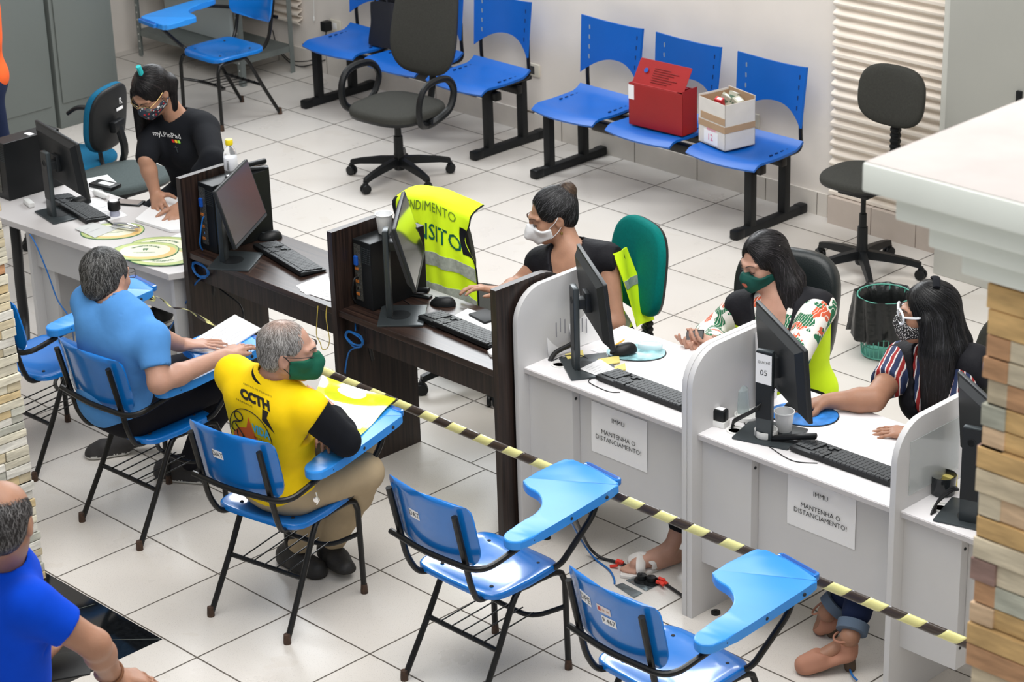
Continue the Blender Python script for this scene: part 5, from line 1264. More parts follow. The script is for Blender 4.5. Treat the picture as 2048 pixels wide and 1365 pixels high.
def solve_elbow(S, Wr, px, l1=.28, l2=.25):
    d = ray(*px); d = d / np.linalg.norm(d); best = None
    t0 = (np.array(S) - C_) @ d
    for t in np.linspace(t0 - .45, t0 + .45, 361):
        E = C_ + d * t; e = abs(np.linalg.norm(E - S) - l1) + abs(np.linalg.norm(E - Wr) - l2)
        if best is None or e < best[0]: best = (e, E)
    return best[1]
def torso_frame(pel, neck, azd):
    u = nrm(np.array(neck) - np.array(pel)); a = D(azd); f = V(math.cos(a), math.sin(a), 0); f = nrm(f - u * (f @ u)); r = np.cross(f, u); return np.stack([r, f, u], 1)
class Person:
    """joints in metres, built from pelvis, neck and where the limbs go"""
    def __init__(s, pel, neck, azd, sw=.170, build=1.0, sex='m', arm=(.046, .038, .027)):
        s.pel, s.neck = np.array(pel, float), np.array(neck, float); s.T = torso_frame(pel, neck, azd); s.b = build; s.sex = sex; s.arm = arm
        s.L = np.linalg.norm(s.neck - s.pel); r, f, u = s.T.T
        s.sh = {1: s.neck - u * .055 + r * sw, -1: s.neck - u * .055 - r * sw}; s.elb = {}; s.wr = {}; s.kn = {}; s.an = {}; s.hands = {}; s.foot = {}
    def arm_to(s, side, wrist, elpx=None, el=None, **h):
        s.wr[side] = np.array(wrist, float); s.elb[side] = np.array(el, float) if el is not None else solve_elbow(s.sh[side], s.wr[side], elpx); s.hands[side] = h
    def tp(s, x, y, z): return s.pel + s.T @ V(x, y, z)
    def torso(s, F, g=0., k=.05):
        b = s.b; L = s.L; T = s.T
        F.ell(s.tp(0, -.01, .02), V(.165, .125, .12) * b, T, k, g); F.ell(s.tp(0, .0, L * .36), V(.142, .108, .15) * b, T, k, g); F.ell(s.tp(0, .0, L * .68), V(.158, .112, .165) * b, T, k, g)
        for sg in (-1, 1): F.cap(s.neck - T[:, 2] * .045 + T[:, 0] * sg * .04, s.sh[sg], .050 * b, .052 * b, k, g); F.cap(s.tp(sg * .075, -.035, L * .45), s.tp(sg * .10, -.04, L * .80), .06, .065, k, g)
        if s.sex == 'f':
            for sg in (-1, 1): F.ell(s.tp(sg * .068, .085, L * .66), V(.062, .055, .062) * b, T, .04, g)
    def upper(s, F, side, g=0., t=1.0, k=.03):
        a = s.arm; S, E = s.sh[side], s.elb[side]; q = S + (E - S) * t; F.cap(S, q, a[0] + .006, a[0] + (a[1] - a[0]) * t, k, g); return q
    def fore(s, F, side, g=0., t=1.0, k=.02):
        a = s.arm; E, W_ = s.elb[side], s.wr[side]; m = E + (W_ - E) * .3; F.cap(E, m, a[1], a[1] * 1.03, k, g); F.cap(m, E + (W_ - E) * t, a[1] * 1.03, a[1] + (a[2] - a[1]) * t, k, g)
    def leg(s, F, side, g=0., hip=.085, th=(.085, .058), ca=(.056, .036), t=1.0, k=.04):
        h = s.tp(side * .09, .0, -.01); K, A = s.kn[side], s.an[side]; F.cap(h, K, th[0], th[1], k, g); m = K + (A - K) * .35; F.cap(K, m, th[1], ca[0], .02, g); F.cap(m, K + (A - K) * t, ca[0], ca[1], .02, g)
def bounds(pts, pad): P = np.array(pts); return P.min(0) - pad, P.max(0) + pad
def folds(amp, seed, sc=1.0):
    r = np.random.RandomState(seed); ds = [(nrm(r.randn(3)) * r.uniform(14, 34) * sc, r.uniform(0, 6), nrm(r.randn(3)) * r.uniform(8, 14)) for _ in range(5)]
    def f(Dv, X, Y, Z):
        o = 0
        for (d, p, w_) in ds: o = o + np.sin(X * d[0] + Y * d[1] + Z * d[2] + p + 1.2 * np.sin(X * w_[0] + Y * w_[1] + Z * w_[2]))
        return (Dv + amp * o / 5 * (np.abs(Dv) < .05)).astype(np.float32)
    return f
def strands(F, seeds, flow, n, steps, step, width, cols, parent, name='hair', lift=.0015, seed=1, wob=.3, label=None, extra=None):
    """ribbons that follow the surface of a field; cols(rng, P)-> colour per strand"""
    rs = np.random.RandomState(seed); P = seeds[rs.randint(0, len(seeds), n)] + rs.randn(n, 3) * .002; P = F.snap(P, 3, lift); pts = [P]
    off = rs.randn(n, 3) * wob; G = F.grad(P); gr = [G]
    for i in range(steps):
        d = flow(P) + off; d = d - G * (d * G).sum(1, keepdims=True); d /= np.linalg.norm(d, axis=1, keepdims=True) + 1e-9
        P = F.snap(P + d * step * rs.uniform(.8, 1.2, (n, 1)), 2, lift + .001 * rs.rand(n)); G = F.grad(P); pts.append(P); gr.append(G)
    pts = np.array(pts); gr = np.array(gr); S = steps + 1; tg = np.gradient(pts, axis=0); sd = np.cross(tg, gr); sd /= np.linalg.norm(sd, axis=2, keepdims=True) + 1e-9
    w_ = width * (1 - np.abs(np.linspace(-.6, 1, S)) ** 2 * .9)[:, None, None]
    A = pts - sd * w_; B = pts + sd * w_; M_ = pts + gr * w_ * .8
    Vt = np.stack([A, M_, B], 2).transpose(1, 0, 2, 3).reshape(-1, 3); F_ = []
    base = np.arange(n)[:, None] * S * 3 + np.arange(S - 1)[None, :] * 3; base = base.ravel()
    F_ = np.concatenate([np.stack([base, base + 1, base + 4, base + 3], 1), np.stack([base + 1, base + 2, base + 5, base + 4], 1)])
    me = bpy.data.meshes.new(name); me.vertices.add(len(Vt)); me.vertices.foreach_set('co', Vt.astype(np.float32).ravel()); me.loops.add(F_.size); me.loops.foreach_set('vertex_index', F_.astype(np.int32).ravel()); me.polygons.add(len(F_)); me.polygons.foreach_set('loop_start', np.arange(0, F_.size, 4, dtype=np.int32)); me.update(calc_edges=True)
    me.materials.append(HAIR); at = me.color_attributes.new('Col', 'FLOAT_COLOR', 'POINT'); c = np.repeat(cols(rs, pts[0]), S * 3, axis=0); at.data.foreach_set('color', np.concatenate([c, np.ones((len(c), 1))], 1).astype(np.float32).ravel())
    me.polygons.foreach_set('use_smooth', [True] * len(F_)); o = bpy.data.objects.new(name, me); COL.objects.link(o); return adopt(o, parent)
def mixcol(a, b, p):
    a, b = np.array(a), np.array(b)
    def f(rs, P): t = (rs.rand(len(P), 1) < p) * rs.uniform(.4, 1, (len(P), 1)); return (a + (b - a) * t) * rs.uniform(.7, 1.3, (len(P), 1))
    return f
def flat_col(c): return lambda P: np.tile(np.array(c), (len(P), 1))
def project_text(b, txt, size, m, F, o, ex, ey, dn, bold=0, width=None, off=.0015):
    """lay text on the surface of field F: o centre, ex,ey text axes, dn direction pointing into the body"""
    k0 = len(b.v); b.text(txt, size, m, lambda x, y: o + np.array(ex) * x + np.array(ey) * y - np.array(dn) * .08, bold=bold, width=width)
    P = np.array(b.v[k0:]); 
    if len(P) == 0: return
    dn = nrm(dn); t = np.zeros(len(P)); 
    for _ in range(60): d = F.sample(P + dn * t[:, None]); t = t + np.clip(d - off, -.01, .01) * .8
    P = P + dn * t[:, None]
    for i, p in enumerate(P): b.v[k0 + i] = tuple(p)
def project_shape(b, ol, m, F, o, ex, ey, dn, off=.001, sub=.012):
    bm = bmesh.new(); f = bm.faces.new([bm.verts.new((x, y, 0)) for x, y in ol]); 
    bmesh.ops.triangulate(bm, faces=bm.faces[:]); 
    for _ in range(2): bmesh.ops.subdivide_edges(bm, edges=[e for e in bm.edges if e.calc_length() > sub], cuts=1, use_grid_fill=True); bmesh.ops.triangulate(bm, faces=bm.faces[:])
    bm.verts.index_update(); P = np.array([o + np.array(ex) * v.co.x + np.array(ey) * v.co.y - np.array(dn) * .08 for v in bm.verts]); fs = [[v.index for v in f.verts] for f in bm.faces]; bm.free()
    dn = nrm(dn); t = np.zeros(len(P))
    for _ in range(60): d = F.sample(P + dn * t[:, None]); t = t + np.clip(d - off, -.01, .01) * .8
    b.add(P + dn * t[:, None], fs, m)
def neck_dir(s, c, H): return nrm(nrm((c + H @ V(0, -.035, -.075)) - s.neck) + s.T[:, 2] * .45)
def collar_on(G, s, c, H, h=.016, r=.072):
    """a snug neckline that stands up around the neck"""
    d = neck_dir(s, c, H); G.cap(s.neck - d * .06, s.neck + d * h, r + .014, r - .002, .03); G.cap(s.neck + d * .004, s.neck + d * .16, r - .020, r - .016, 0, mode='sub')
def vcut(G, s, tipf, w_, r, e=(-.05, -.02, .01, .05, .09)):
    T = s.T; tip = s.tp(0, .15, s.L * tipf); top = s.neck + T[:, 1] * .055 + T[:, 2] * .02
    for i in range(16):
        q = i / 15; p = tip + (top - tip) * q
        for k in e: p2 = p + T[:, 1] * k * (1 if q < .8 else .6); G.cap(p2 - T[:, 0] * w_ * q, p2 + T[:, 0] * w_ * q, r, r, .003, mode='sub')
def neck_band(t, s, c, H, m, h=.030, r=.064, w_=.006, name='collar'):
    d = neck_dir(s, c, H); o = s.neck + d * h; e1 = nrm(np.cross(d, V(0, 0, 1) + s.T[:, 1] * .5)); e2 = np.cross(d, e1); b = MB()
    b.tube([o + e1 * r * math.cos(a) + e2 * r * math.sin(a) for a in np.linspace(0, 2 * math.pi, 41)[:-1]], w_, m, 8, closed=True); return adopt(b.build(name), t)
def face_mask(t, c, H, m, sc=1.0, kind='soft', h=.0035, strapm=None, zlo=-.106, ztop=-.006, strap=True, cols=None, ear=.074):
    """cloth mask over nose and chin"""
    L = lambda *p: c + H @ (np.array(p) * sc); lo, hi = c - .16, c + .16; F = Field(lo, hi, h)
    head_prims(F, c, H, L(0, -.03, -.16), .0065, True, sc, False)
    if kind == 'beak': F.cap(L(0, .085, -.03), L(0, .128, -.050), .028, .008, .03); F.cap(L(0, .07, -.085), L(0, .118, -.052), .020, .008, .03)
    elif kind == 'box': F.cap(L(0, .09, -.025), L(0, .118, -.035), .020, .012, .02); F.ell(L(0, .088, -.060), V(.045, .040, .050) * sc, H, .02)
    else: F.ell(L(0, .085, -.050), V(.040, .035, .045) * sc, H, .03)
    R = H; 
    def cut(Dv, X, Y, Z):
        x, y, z = [(X - c[0]) * R[0, i] + (Y - c[1]) * R[1, i] + (Z - c[2]) * R[2, i] for i in range(3)]; x, y, z = x / sc, y / sc, z / sc
        top = z - (ztop + .012 - .55 * np.abs(x) * (1 if kind != 'box' else .35)); bot = (zlo + .25 * np.maximum(0, .03 - y) * 0 + .55 * np.abs(x)) - z if kind != 'box' else (zlo + .35 * np.abs(x)) - z
        back = (.010 if kind != 'beak' else .030) - y
        inner = -(Dv + .0045)
        return np.maximum(np.maximum(np.maximum(Dv, top * .8), np.maximum(bot * .8, back)), np.minimum(inner, 1) if False else Dv).astype(np.float32)
    F.fn(cut); o = F.build('face_mask', m, t, relax=1) if cols is None else F.build('face_mask', m, t, matfn=cols)
    if strap:
        yb = .010 if kind != 'beak' else .034
        for s in (-1, 1):
            for (z0, z1) in ((-.022, .018), (-.068, -.030)):
                b = MB(); a = F.snap(np.array([L(s * .062, yb + .012, z0)]), 4, .001)[0] if False else L(s * (.066 if kind != 'beak' else .060), yb + .006, z0 - .006)
                b.tube([a, L(s * .0795, .008, (z0 + z1) / 2), L(s * .082, -.012, z1)], .0016, strapm or m if not isinstance(strapm or m, list) else m[0], 5, smooth=4); adopt(b.build('ear_loop'), t)
    return F
def glasses(t, c, H, m, lens, sc=1.0, shape='rect', w_=.060, h_=.038, r=.0016, z=.006):
    L = lambda *p: c + H @ (np.array(p) * sc)
    g = thing('spectacles', '', 'glasses') if False else None
    b = MB()
    for s in (-1, 1):
        ol = rrect(w_, h_, h_ * (.25 if shape == 'rect' else .48), 6, s * .034, z); b.tube([L(x, .108 - 3.2 * x * x, zz) for x, zz in ol], r, m, 6, closed=True)
        b.tube([L(s * .064, .094, z + .008), L(s * .078, .05, z + .008), L(s * .084, -.005, z + .012)], r * .9, m, 6, smooth=3)
    b.tube([L(-.008, .109, z + .004), L(.008, .109, z + .004)], r, m, 6); o = adopt(b.build('glasses_frame'), t)
    for s in (-1, 1):
        b = MB(); ol = rrect(w_ * .96, h_ * .94, h_ * (.25 if shape == 'rect' else .46), 6, s * .034, z); b.add([L(x, .1075 - 3.2 * x * x, zz) for x, zz in ol], [list(range(len(ol)))], lens); q = b.build('lens', smooth=0); adopt(q, t)
GLS = mat('glasses_lens', (.9, .92, .93), .05, alpha=.18, spec=.8)
def shoe(parent, ankle, heel, toe, m, sole, name='shoe', up=V(0, 0, 1), wid=.045, hgt=.07, h=.006):
    heel, toe = np.array(heel, float), np.array(toe, float); f = nrm(toe - heel); r = nrm(np.cross(f, up)); lo, hi = bounds([heel, toe, ankle], .09); F = Field(lo, hi, h)
    kb = 1.18 if name == 'boot' else 1.0; F.cap(heel + f * .035 + up * .038, heel + f * .12 + up * .034, .036 * kb, .040 * kb, .02, flat=None); F.cap(heel + f * .12 + up * .032, toe - f * .045 + up * .026 * kb, .041 * kb, .036 * kb, .02); F.cap(heel + f * .05 + up * .05, ankle, .040, .040, .02)
    F.cap(heel + f * .04 + up * .016, toe - f * .05 + up * .016, .040, .042, .02, flat=(up, .5))
    o_ = heel.copy(); F.half(heel + up * .001, -up, lo, hi); F.half(ankle + up * .02, up, lo, hi)
    o = F.build(name, [m, sole], parent, matfn=lambda P: (((P - o_) @ up) < .018).astype(int)); return o
# ================================================================ people
BLK = cloth('black_fabric', (.008, .009, .012)); NAVY = cloth('navy_denim', (.012, .02, .055), .9); KHAKI = cloth('khaki_cotton', (.40, .31, .195)); LBLUE = cloth('light_blue_cotton', (.085, .27, .62), fold=.45); RBLUE = cloth('royal_blue_cotton', (.0, .055, .55), fold=.4)
YEL = cloth('yellow_jersey', (.88, .60, .004), .7, fold=.25); HIV = mat('hi_vis_yellow', (.72, 1.0, .01), .75, noise=.05, scale=10, bump=.3, bscale=18, emit=0); QUILT = mat('black_quilted_fabric', (.007, .007, .010), .7, bump=.7, bscale=35, spec=.25); ORNG = cloth('orange_cotton', (.85, .13, .03))
HIV.node_tree.nodes['Principled BSDF'].inputs['Emission Color'].default_value = (.6, 1, 0, 1)
REFL = mat('silver_reflective_stripe', (.42, .46, .40), .45, .3, noise=.2, scale=60)
def hair_shell(t, F, cols, base, seeds_n, flow, n=1800, steps=8, step=.012, width=.0011, seed=1, wob=.3, lift=.0015):
    o = F.build('hair', HAIR, t, col=flat_col(base), relax=1); P = np.array([v.co[:] for v in o.data.vertices]) ; strands(F, P, flow, n, steps, step, width, cols, o if False else t, 'hair_strands', lift, seed, wob); return o
def loc_fn(c, H):
    return lambda P: (P - c) @ H
# ---------------------------------------------------------------- man in light blue
def man_blue():
    c = ay(215, 556, -4.0); pel = V(1.17, -4.03, .545); neck = ay(241, 617, -4.03); s = Person(pel, neck, 97, .178, 1.0, 'm', (.050, .042, .029)); H = frame(108, 12, -8)
    t = thing('person', 'seated man with dark grey hair in a light blue t-shirt, hands on papers', 'person', (1.17, -4.03, 0))
    wr, wl = az(447, 712, .735), az(362, 690, .735); s.arm_to(1, wr, el=V(1.50, -4.05, .737)); s.arm_to(-1, wl, (300, 668))
    s.kn = {1: V(1.30, -3.56, .53), -1: V(1.10, -3.55, .53)}; s.an = {1: V(1.05, -3.62, .10), -1: V(.72, -3.55, .10)}
    lo, hi = bounds([c + .16, c - .14, s.an[-1], s.an[1], s.kn[1], s.sh[1], s.sh[-1], s.elb[1], wr + V(.1, .25, .1), wl + V(0, .25, 0), pel + V(.2, -.2, -.15)], .10); F = Field(lo, hi, .0062)
    s.torso(F, -.012); 
    for k in (1, -1): s.upper(F, k); s.fore(F, k); s.leg(F, k, -.008)
    head_prims(F, c, H, neck)
    hand(F, wr, az(500, 680, .735) - wr + V(0, 0, -.005), V(0, 0, -1), -1, .25, .16, thumb=1.25); hand(F, wl, az(440, 688, .72) - wl, V(0, 0, -1), 1, .12, .18, thumb=.5)
    F.build('body', SK_LT, t, relax=1)
    G = Field(lo, hi, .007); s.torso(G, .012)
    for k in (1, -1): q = s.upper(G, k, .016, .68)
    collar_on(G, s, c, H, .006, .076); G.half(s.tp(0, 0, -.085), -s.T[:, 2], lo, hi)
    for k in (1, -1):
        S, E = s.sh[k], s.elb[k]; u = nrm(E - S); p = S + (E - S) * .66; G.half(p, u, p - .085, p + .085)
    G.fn(folds(.0035, 3, .8)); G.build('t_shirt', LBLUE, t, relax=2)
    Pn = Field(lo, hi, .008); Pn.ell(s.tp(0, -.01, .0), V(.172, .13, .11), s.T, .03)
    for k in (1, -1): s.leg(Pn, k, .010)
    Pn.fn(folds(.003, 5)); Pn.build('trousers', cloth('black_trousers', (.010, .010, .014)), t, relax=1)
    DS = mat('dark_sneaker', (.03, .028, .028), .7); SO = mat('white_sole', (.6, .6, .58), .6)
    for k, (h_, to) in ((1, (V(.90, -3.70, 0), V(1.13, -3.56, 0))), (-1, (V(.62, -3.62, 0), V(.52, -3.80, 0)))): shoe(t, s.an[k], h_, to, DS, SO)
    L = lambda *p: c + H @ np.array(p)
    Hf = Field(c - .17, c + .17, .004); Hf.ell(L(0, -.024, .034), (.086, .100, .090), H, 0); Hf.ell(L(0, -.055, -.02), (.074, .062, .065), H, .02); Hf.ell(L(0, .115, -.035), (.085, .070, .095), H, .01, 0, 'sub')
    for k in (-1, 1): Hf.cap(L(k * .085, .005, -.012), L(k * .085, -.012, -.05), .026, .020, .005, 0, 'sub')
    Hf.fn(folds(.006, 11, 4.0)); crown = L(.01, -.05, .12)
    hair_shell(t, Hf, mixcol((.018, .018, .018), (.22, .22, .22), .40), (.02, .02, .02), 0, lambda P: nrm_rows(P - crown) + np.array((0, 0, -.6)), 5200, 6, .009, .0007, 2, .5, .002)
    glasses(t, c, H, mat('dark_glasses_frame', (.02, .015, .012), .4), GLS)
    face_paint(t, c, H)
def nrm_rows(P): return P / (np.linalg.norm(P, axis=1, keepdims=True) + 1e-9)
# ---------------------------------------------------------------- man in yellow
def man_yellow():
    c = ay(577, 702, -4.04); pel = V(2.18, -4.02, .545); neck = ay(541, 760, -4.08); s = Person(pel, neck, 98, .185, 1.03, 'm', (.056, .047, .034)); H = frame(46, 6, 4)
    t = thing('person', 'seated man with short grey hair and green mask in a yellow shirt', 'person', (2.18, -4.02, 0))
    el = V(2.47, -3.93, .755); wr = V(2.26, -3.82, .775); s.arm_to(1, wr, el=el); s.arm_to(-1, V(2.27, -3.86, .735), el=V(2.02, -3.88, .71))
    s.kn = {1: az(728, 945, .51), -1: V(2.10, -3.56, .50)}; s.an = {1: az(668, 1075, .13), -1: az(600, 1085, .11)}
    lo, hi = bounds([c + .16, c - .14, s.an[-1], s.an[1], s.kn[1], s.kn[-1], s.sh[1], s.sh[-1], el, s.elb[-1], pel + V(.2, -.2, -.15), pel + V(-.2, .2, 0)], .11); F = Field(lo, hi, .0062)
    s.torso(F, -.012)
    for k in (1, -1): s.upper(F, k, -.010); s.fore(F, k, -.008); s.leg(F, k, -.008)
    head_prims(F, c, H, neck); hand(F, wr, V(-1, .3, 0), V(-.1, -.9, -.3), 1, .4, .05); hand(F, s.wr[-1], V(.9, -.75, -.1), V(0, 0, -1), 1, .3, .05, length=.9)
    F.build('body', SK_LT, t, relax=1)
    G = Field(lo, hi, .0065); s.torso(G, .010)
    for k in (1, -1): s.upper(G, k, .009, .20)
    collar_on(G, s, c, H, -.004, .076); G.half(s.tp(0, 0, -.085), -s.T[:, 2], lo, hi)
    for k in (1, -1):
        S, E = s.sh[k], s.elb[k]; u = nrm(nrm(E - S) + s.T[:, 0] * k * .9); p = S + (E - S) * .10 + s.T[:, 0] * k * .03; G.half(p, u, p - .12, p + .12)
    G.fn(folds(.0028, 8, .7)); G.build('shirt', YEL, t, relax=2)
    B = Field(lo, hi, .0065)
    for k in (1, -1): s.upper(B, k, .008); s.fore(B, k, .008, .80)
    B.fn(folds(.002, 4, 1.6)); B.build('sleeves', BLK, t, relax=1)
    neck_band(t, s, c, H, BLK, .014, .067, .009)
    Pn = Field(lo, hi, .008); Pn.ell(s.tp(0, -.01, -.01), V(.178, .13, .11), s.T, .03)
    for k in (1, -1): s.leg(Pn, k, .014, k=.03)
    Pn.fn(folds(.004, 15, 1.2)); Pn.build('trousers', KHAKI, t, relax=1)
    BT = mat('black_boot', (.016, .015, .015), .55, bump=.4, bscale=60); SO = mat('dark_sole', (.02, .018, .016), .8)
    shoe(t, s.an[-1] + V(0, 0, .03), az(562, 1120, 0), az(650, 1160, 0), BT, SO, 'boot', hgt=.1); shoe(t, s.an[1] + V(0, 0, .03), az(648, 1105, .03), az(702, 1165, .0), BT, SO, 'boot')
    L = lambda *p: c + H @ np.array(p)
    Hf = Field(c - .17, c + .17, .004); Hf.ell(L(0, -.022, .030), (.079, .094, .084), H, 0); Hf.ell(L(0, -.052, -.02), (.070, .058, .060), H, .02); Hf.ell(L(0, .118, -.020), (.090, .078, .10), H, .006, 0, 'sub')
    for k in (-1, 1): Hf.cap(L(k * .082, .010, -.006), L(k * .082, -.010, -.06), .026, .022, .005, 0, 'sub')
    Hf.fn(folds(.0025, 12, 5.0)); crown = L(0, -.03, .12)
    def cc(rs, P):
        q = (P - c) @ H; bald = np.exp(-((q[:, 0] / .035) ** 2 + ((q[:, 1] + .03) / .045) ** 2))[:, None] * (q[:, 2:3] > .06); b0 = mixcol((.10, .095, .09), (.42, .41, .40), .6)(rs, P); return b0 * (1 - .75 * bald) + np.array((.42, .27, .21)) * .75 * bald
    o = Hf.build('hair', HAIR, t, col=lambda P: np.array([.13, .125, .12]) + (np.exp(-((((P - c) @ H)[:, 0] / .035) ** 2 + ((((P - c) @ H)[:, 1] + .03) / .045) ** 2)) * ((((P - c) @ H)[:, 2]) > .06))[:, None] * np.array((.27, .15, .10))); PV = np.array([v.co[:] for v in o.data.vertices])
    strands(Hf, PV, lambda P: nrm_rows(P - crown) + np.array((0, 0, -.8)), 6500, 4, .008, .0007, cc, t, 'hair_strands', .0012, 3, .4)
    GM = mat('green_mask_fabric', (.0, .10, .055), .8, bump=.2, bscale=60); face_mask(t, c, H, GM, kind='box', strapm=mat('dark_strap', (.01, .02, .02), .7)); face_paint(t, c, H)
    b = MB()
    for k in (-1, 1): b.tube([L(k * .060, .088, .012), L(k * .078, .05, .014), L(k * .083, -.01, .014)], .0018, INK, 6, smooth=3)
    adopt(b.build('glasses_temple'), t)
    # prints on the back
    T = s.T; dn = nrm(ray(510, 820)); ex = T[:, 0]; ey = T[:, 2]; o0 = lambda px, py: ay(px, py, -4.26)
    def rot2(a): a = D(a); return ex * math.cos(a) + ey * math.sin(a), -ex * math.sin(a) + ey * math.cos(a)
    b = MB(); Lz = s.L; ex2, ey2 = rot2(0)
    blk = mat('print_black', (.015, .012, .008), .7); kz = Lz * .87; project_text(b, 'CCTH', .060, blk, G, o0(510, 800), ex2, ey2, dn, bold=.004, width=.145)
    project_text(b, 'CENTRO DE TR\u00c2NSITO', .011, blk, G, o0(515, 780), ex2, ey2, dn, width=.14); project_text(b, 'MANAUS', .012, blk, G, o0(488, 806), ex2, ey2, dn, width=.08)
    project_shape(b, [(.028, -.028), (.058, -.030), (.045, -.062), (.080, -.118), (.020, -.082)], blk, G, o0(512, 800), ex2, ey2, dn)
    adopt(b.build('back_lettering', smooth=0), t)
    b = MB(); oc = o0(502, 874); ring = [(.105 * math.cos(D(a)), .115 * math.sin(D(a))) for a in range(-30, 215, 8)]
    P = np.array([oc + ex * x + ey * y - dn * .0 for x, y in ring]); tt = np.zeros(len(P)); dd = nrm(dn)
    for _ in range(60): tt += np.clip(G.sample(P + dd * tt[:, None]) - .0012, -.01, .01) * .8
    b.tube(list(P + dd * tt[:, None]), .0016, blk, 5)
    project_shape(b, [(-.09, -.02), (-.06, .015), (-.02, .03), (-.005, .085), (.012, .03), (.03, .0), (.05, -.06), (.03, -.09), (-.07, -.09)], mat('print_orange', (.80, .13, .01), .7), G, oc, ex, ey, dn)
    for pts in ([(-.055, .060 + 0)], ):
        cir = [(-.055 + .020 * math.cos(D(a)), .068 + .020 * math.sin(D(a))) for a in range(0, 361, 20)]
        for line in (cir, [(-.05, .045), (-.085, .03), (-.095, .0), (-.08, -.01)], [(-.075, .028), (-.05, .0), (-.02, -.03), (.01, -.03), (.018, -.01)], [(-.07, .0), (-.065, -.05)], [(-.04, -.01), (-.045, -.06)]):
            P = np.array([oc + ex * x + ey * y for x, y in line]); tt = np.zeros(len(P))
            for _ in range(60): tt += np.clip(G.sample(P + dd * tt[:, None]) - .0022, -.01, .01) * .8
            b.tube(list(P + dd * tt[:, None]), .0022, blk, 5, smooth=3)
    project_text(b, 'VIDA', .052, mat('print_cyan', (.10, .52, .70), .6), G, o0(522, 866), ex, ey, dn, bold=.002, width=.088, off=.0026); project_text(b, 'NO TR\u00c2NSITO', .014, blk, G, o0(526, 884), ex, ey, dn, width=.085, off=.0026)
    adopt(b.build('back_print', smooth=0), t)
    # key ring on the belt loop
    b = MB(); p = az(632, 985, .58); b.tube([p, p + V(.01, 0, -.03), p + V(.0, .0, -.05)], .003, CHROME, 6); b.lathe([(.010, 0), (.012, .003), (.008, .004)], CHROME, c=p + V(0, 0, -.03), n=12, axis=(1, -1, 0)); adopt(b.build('key_ring'), t)
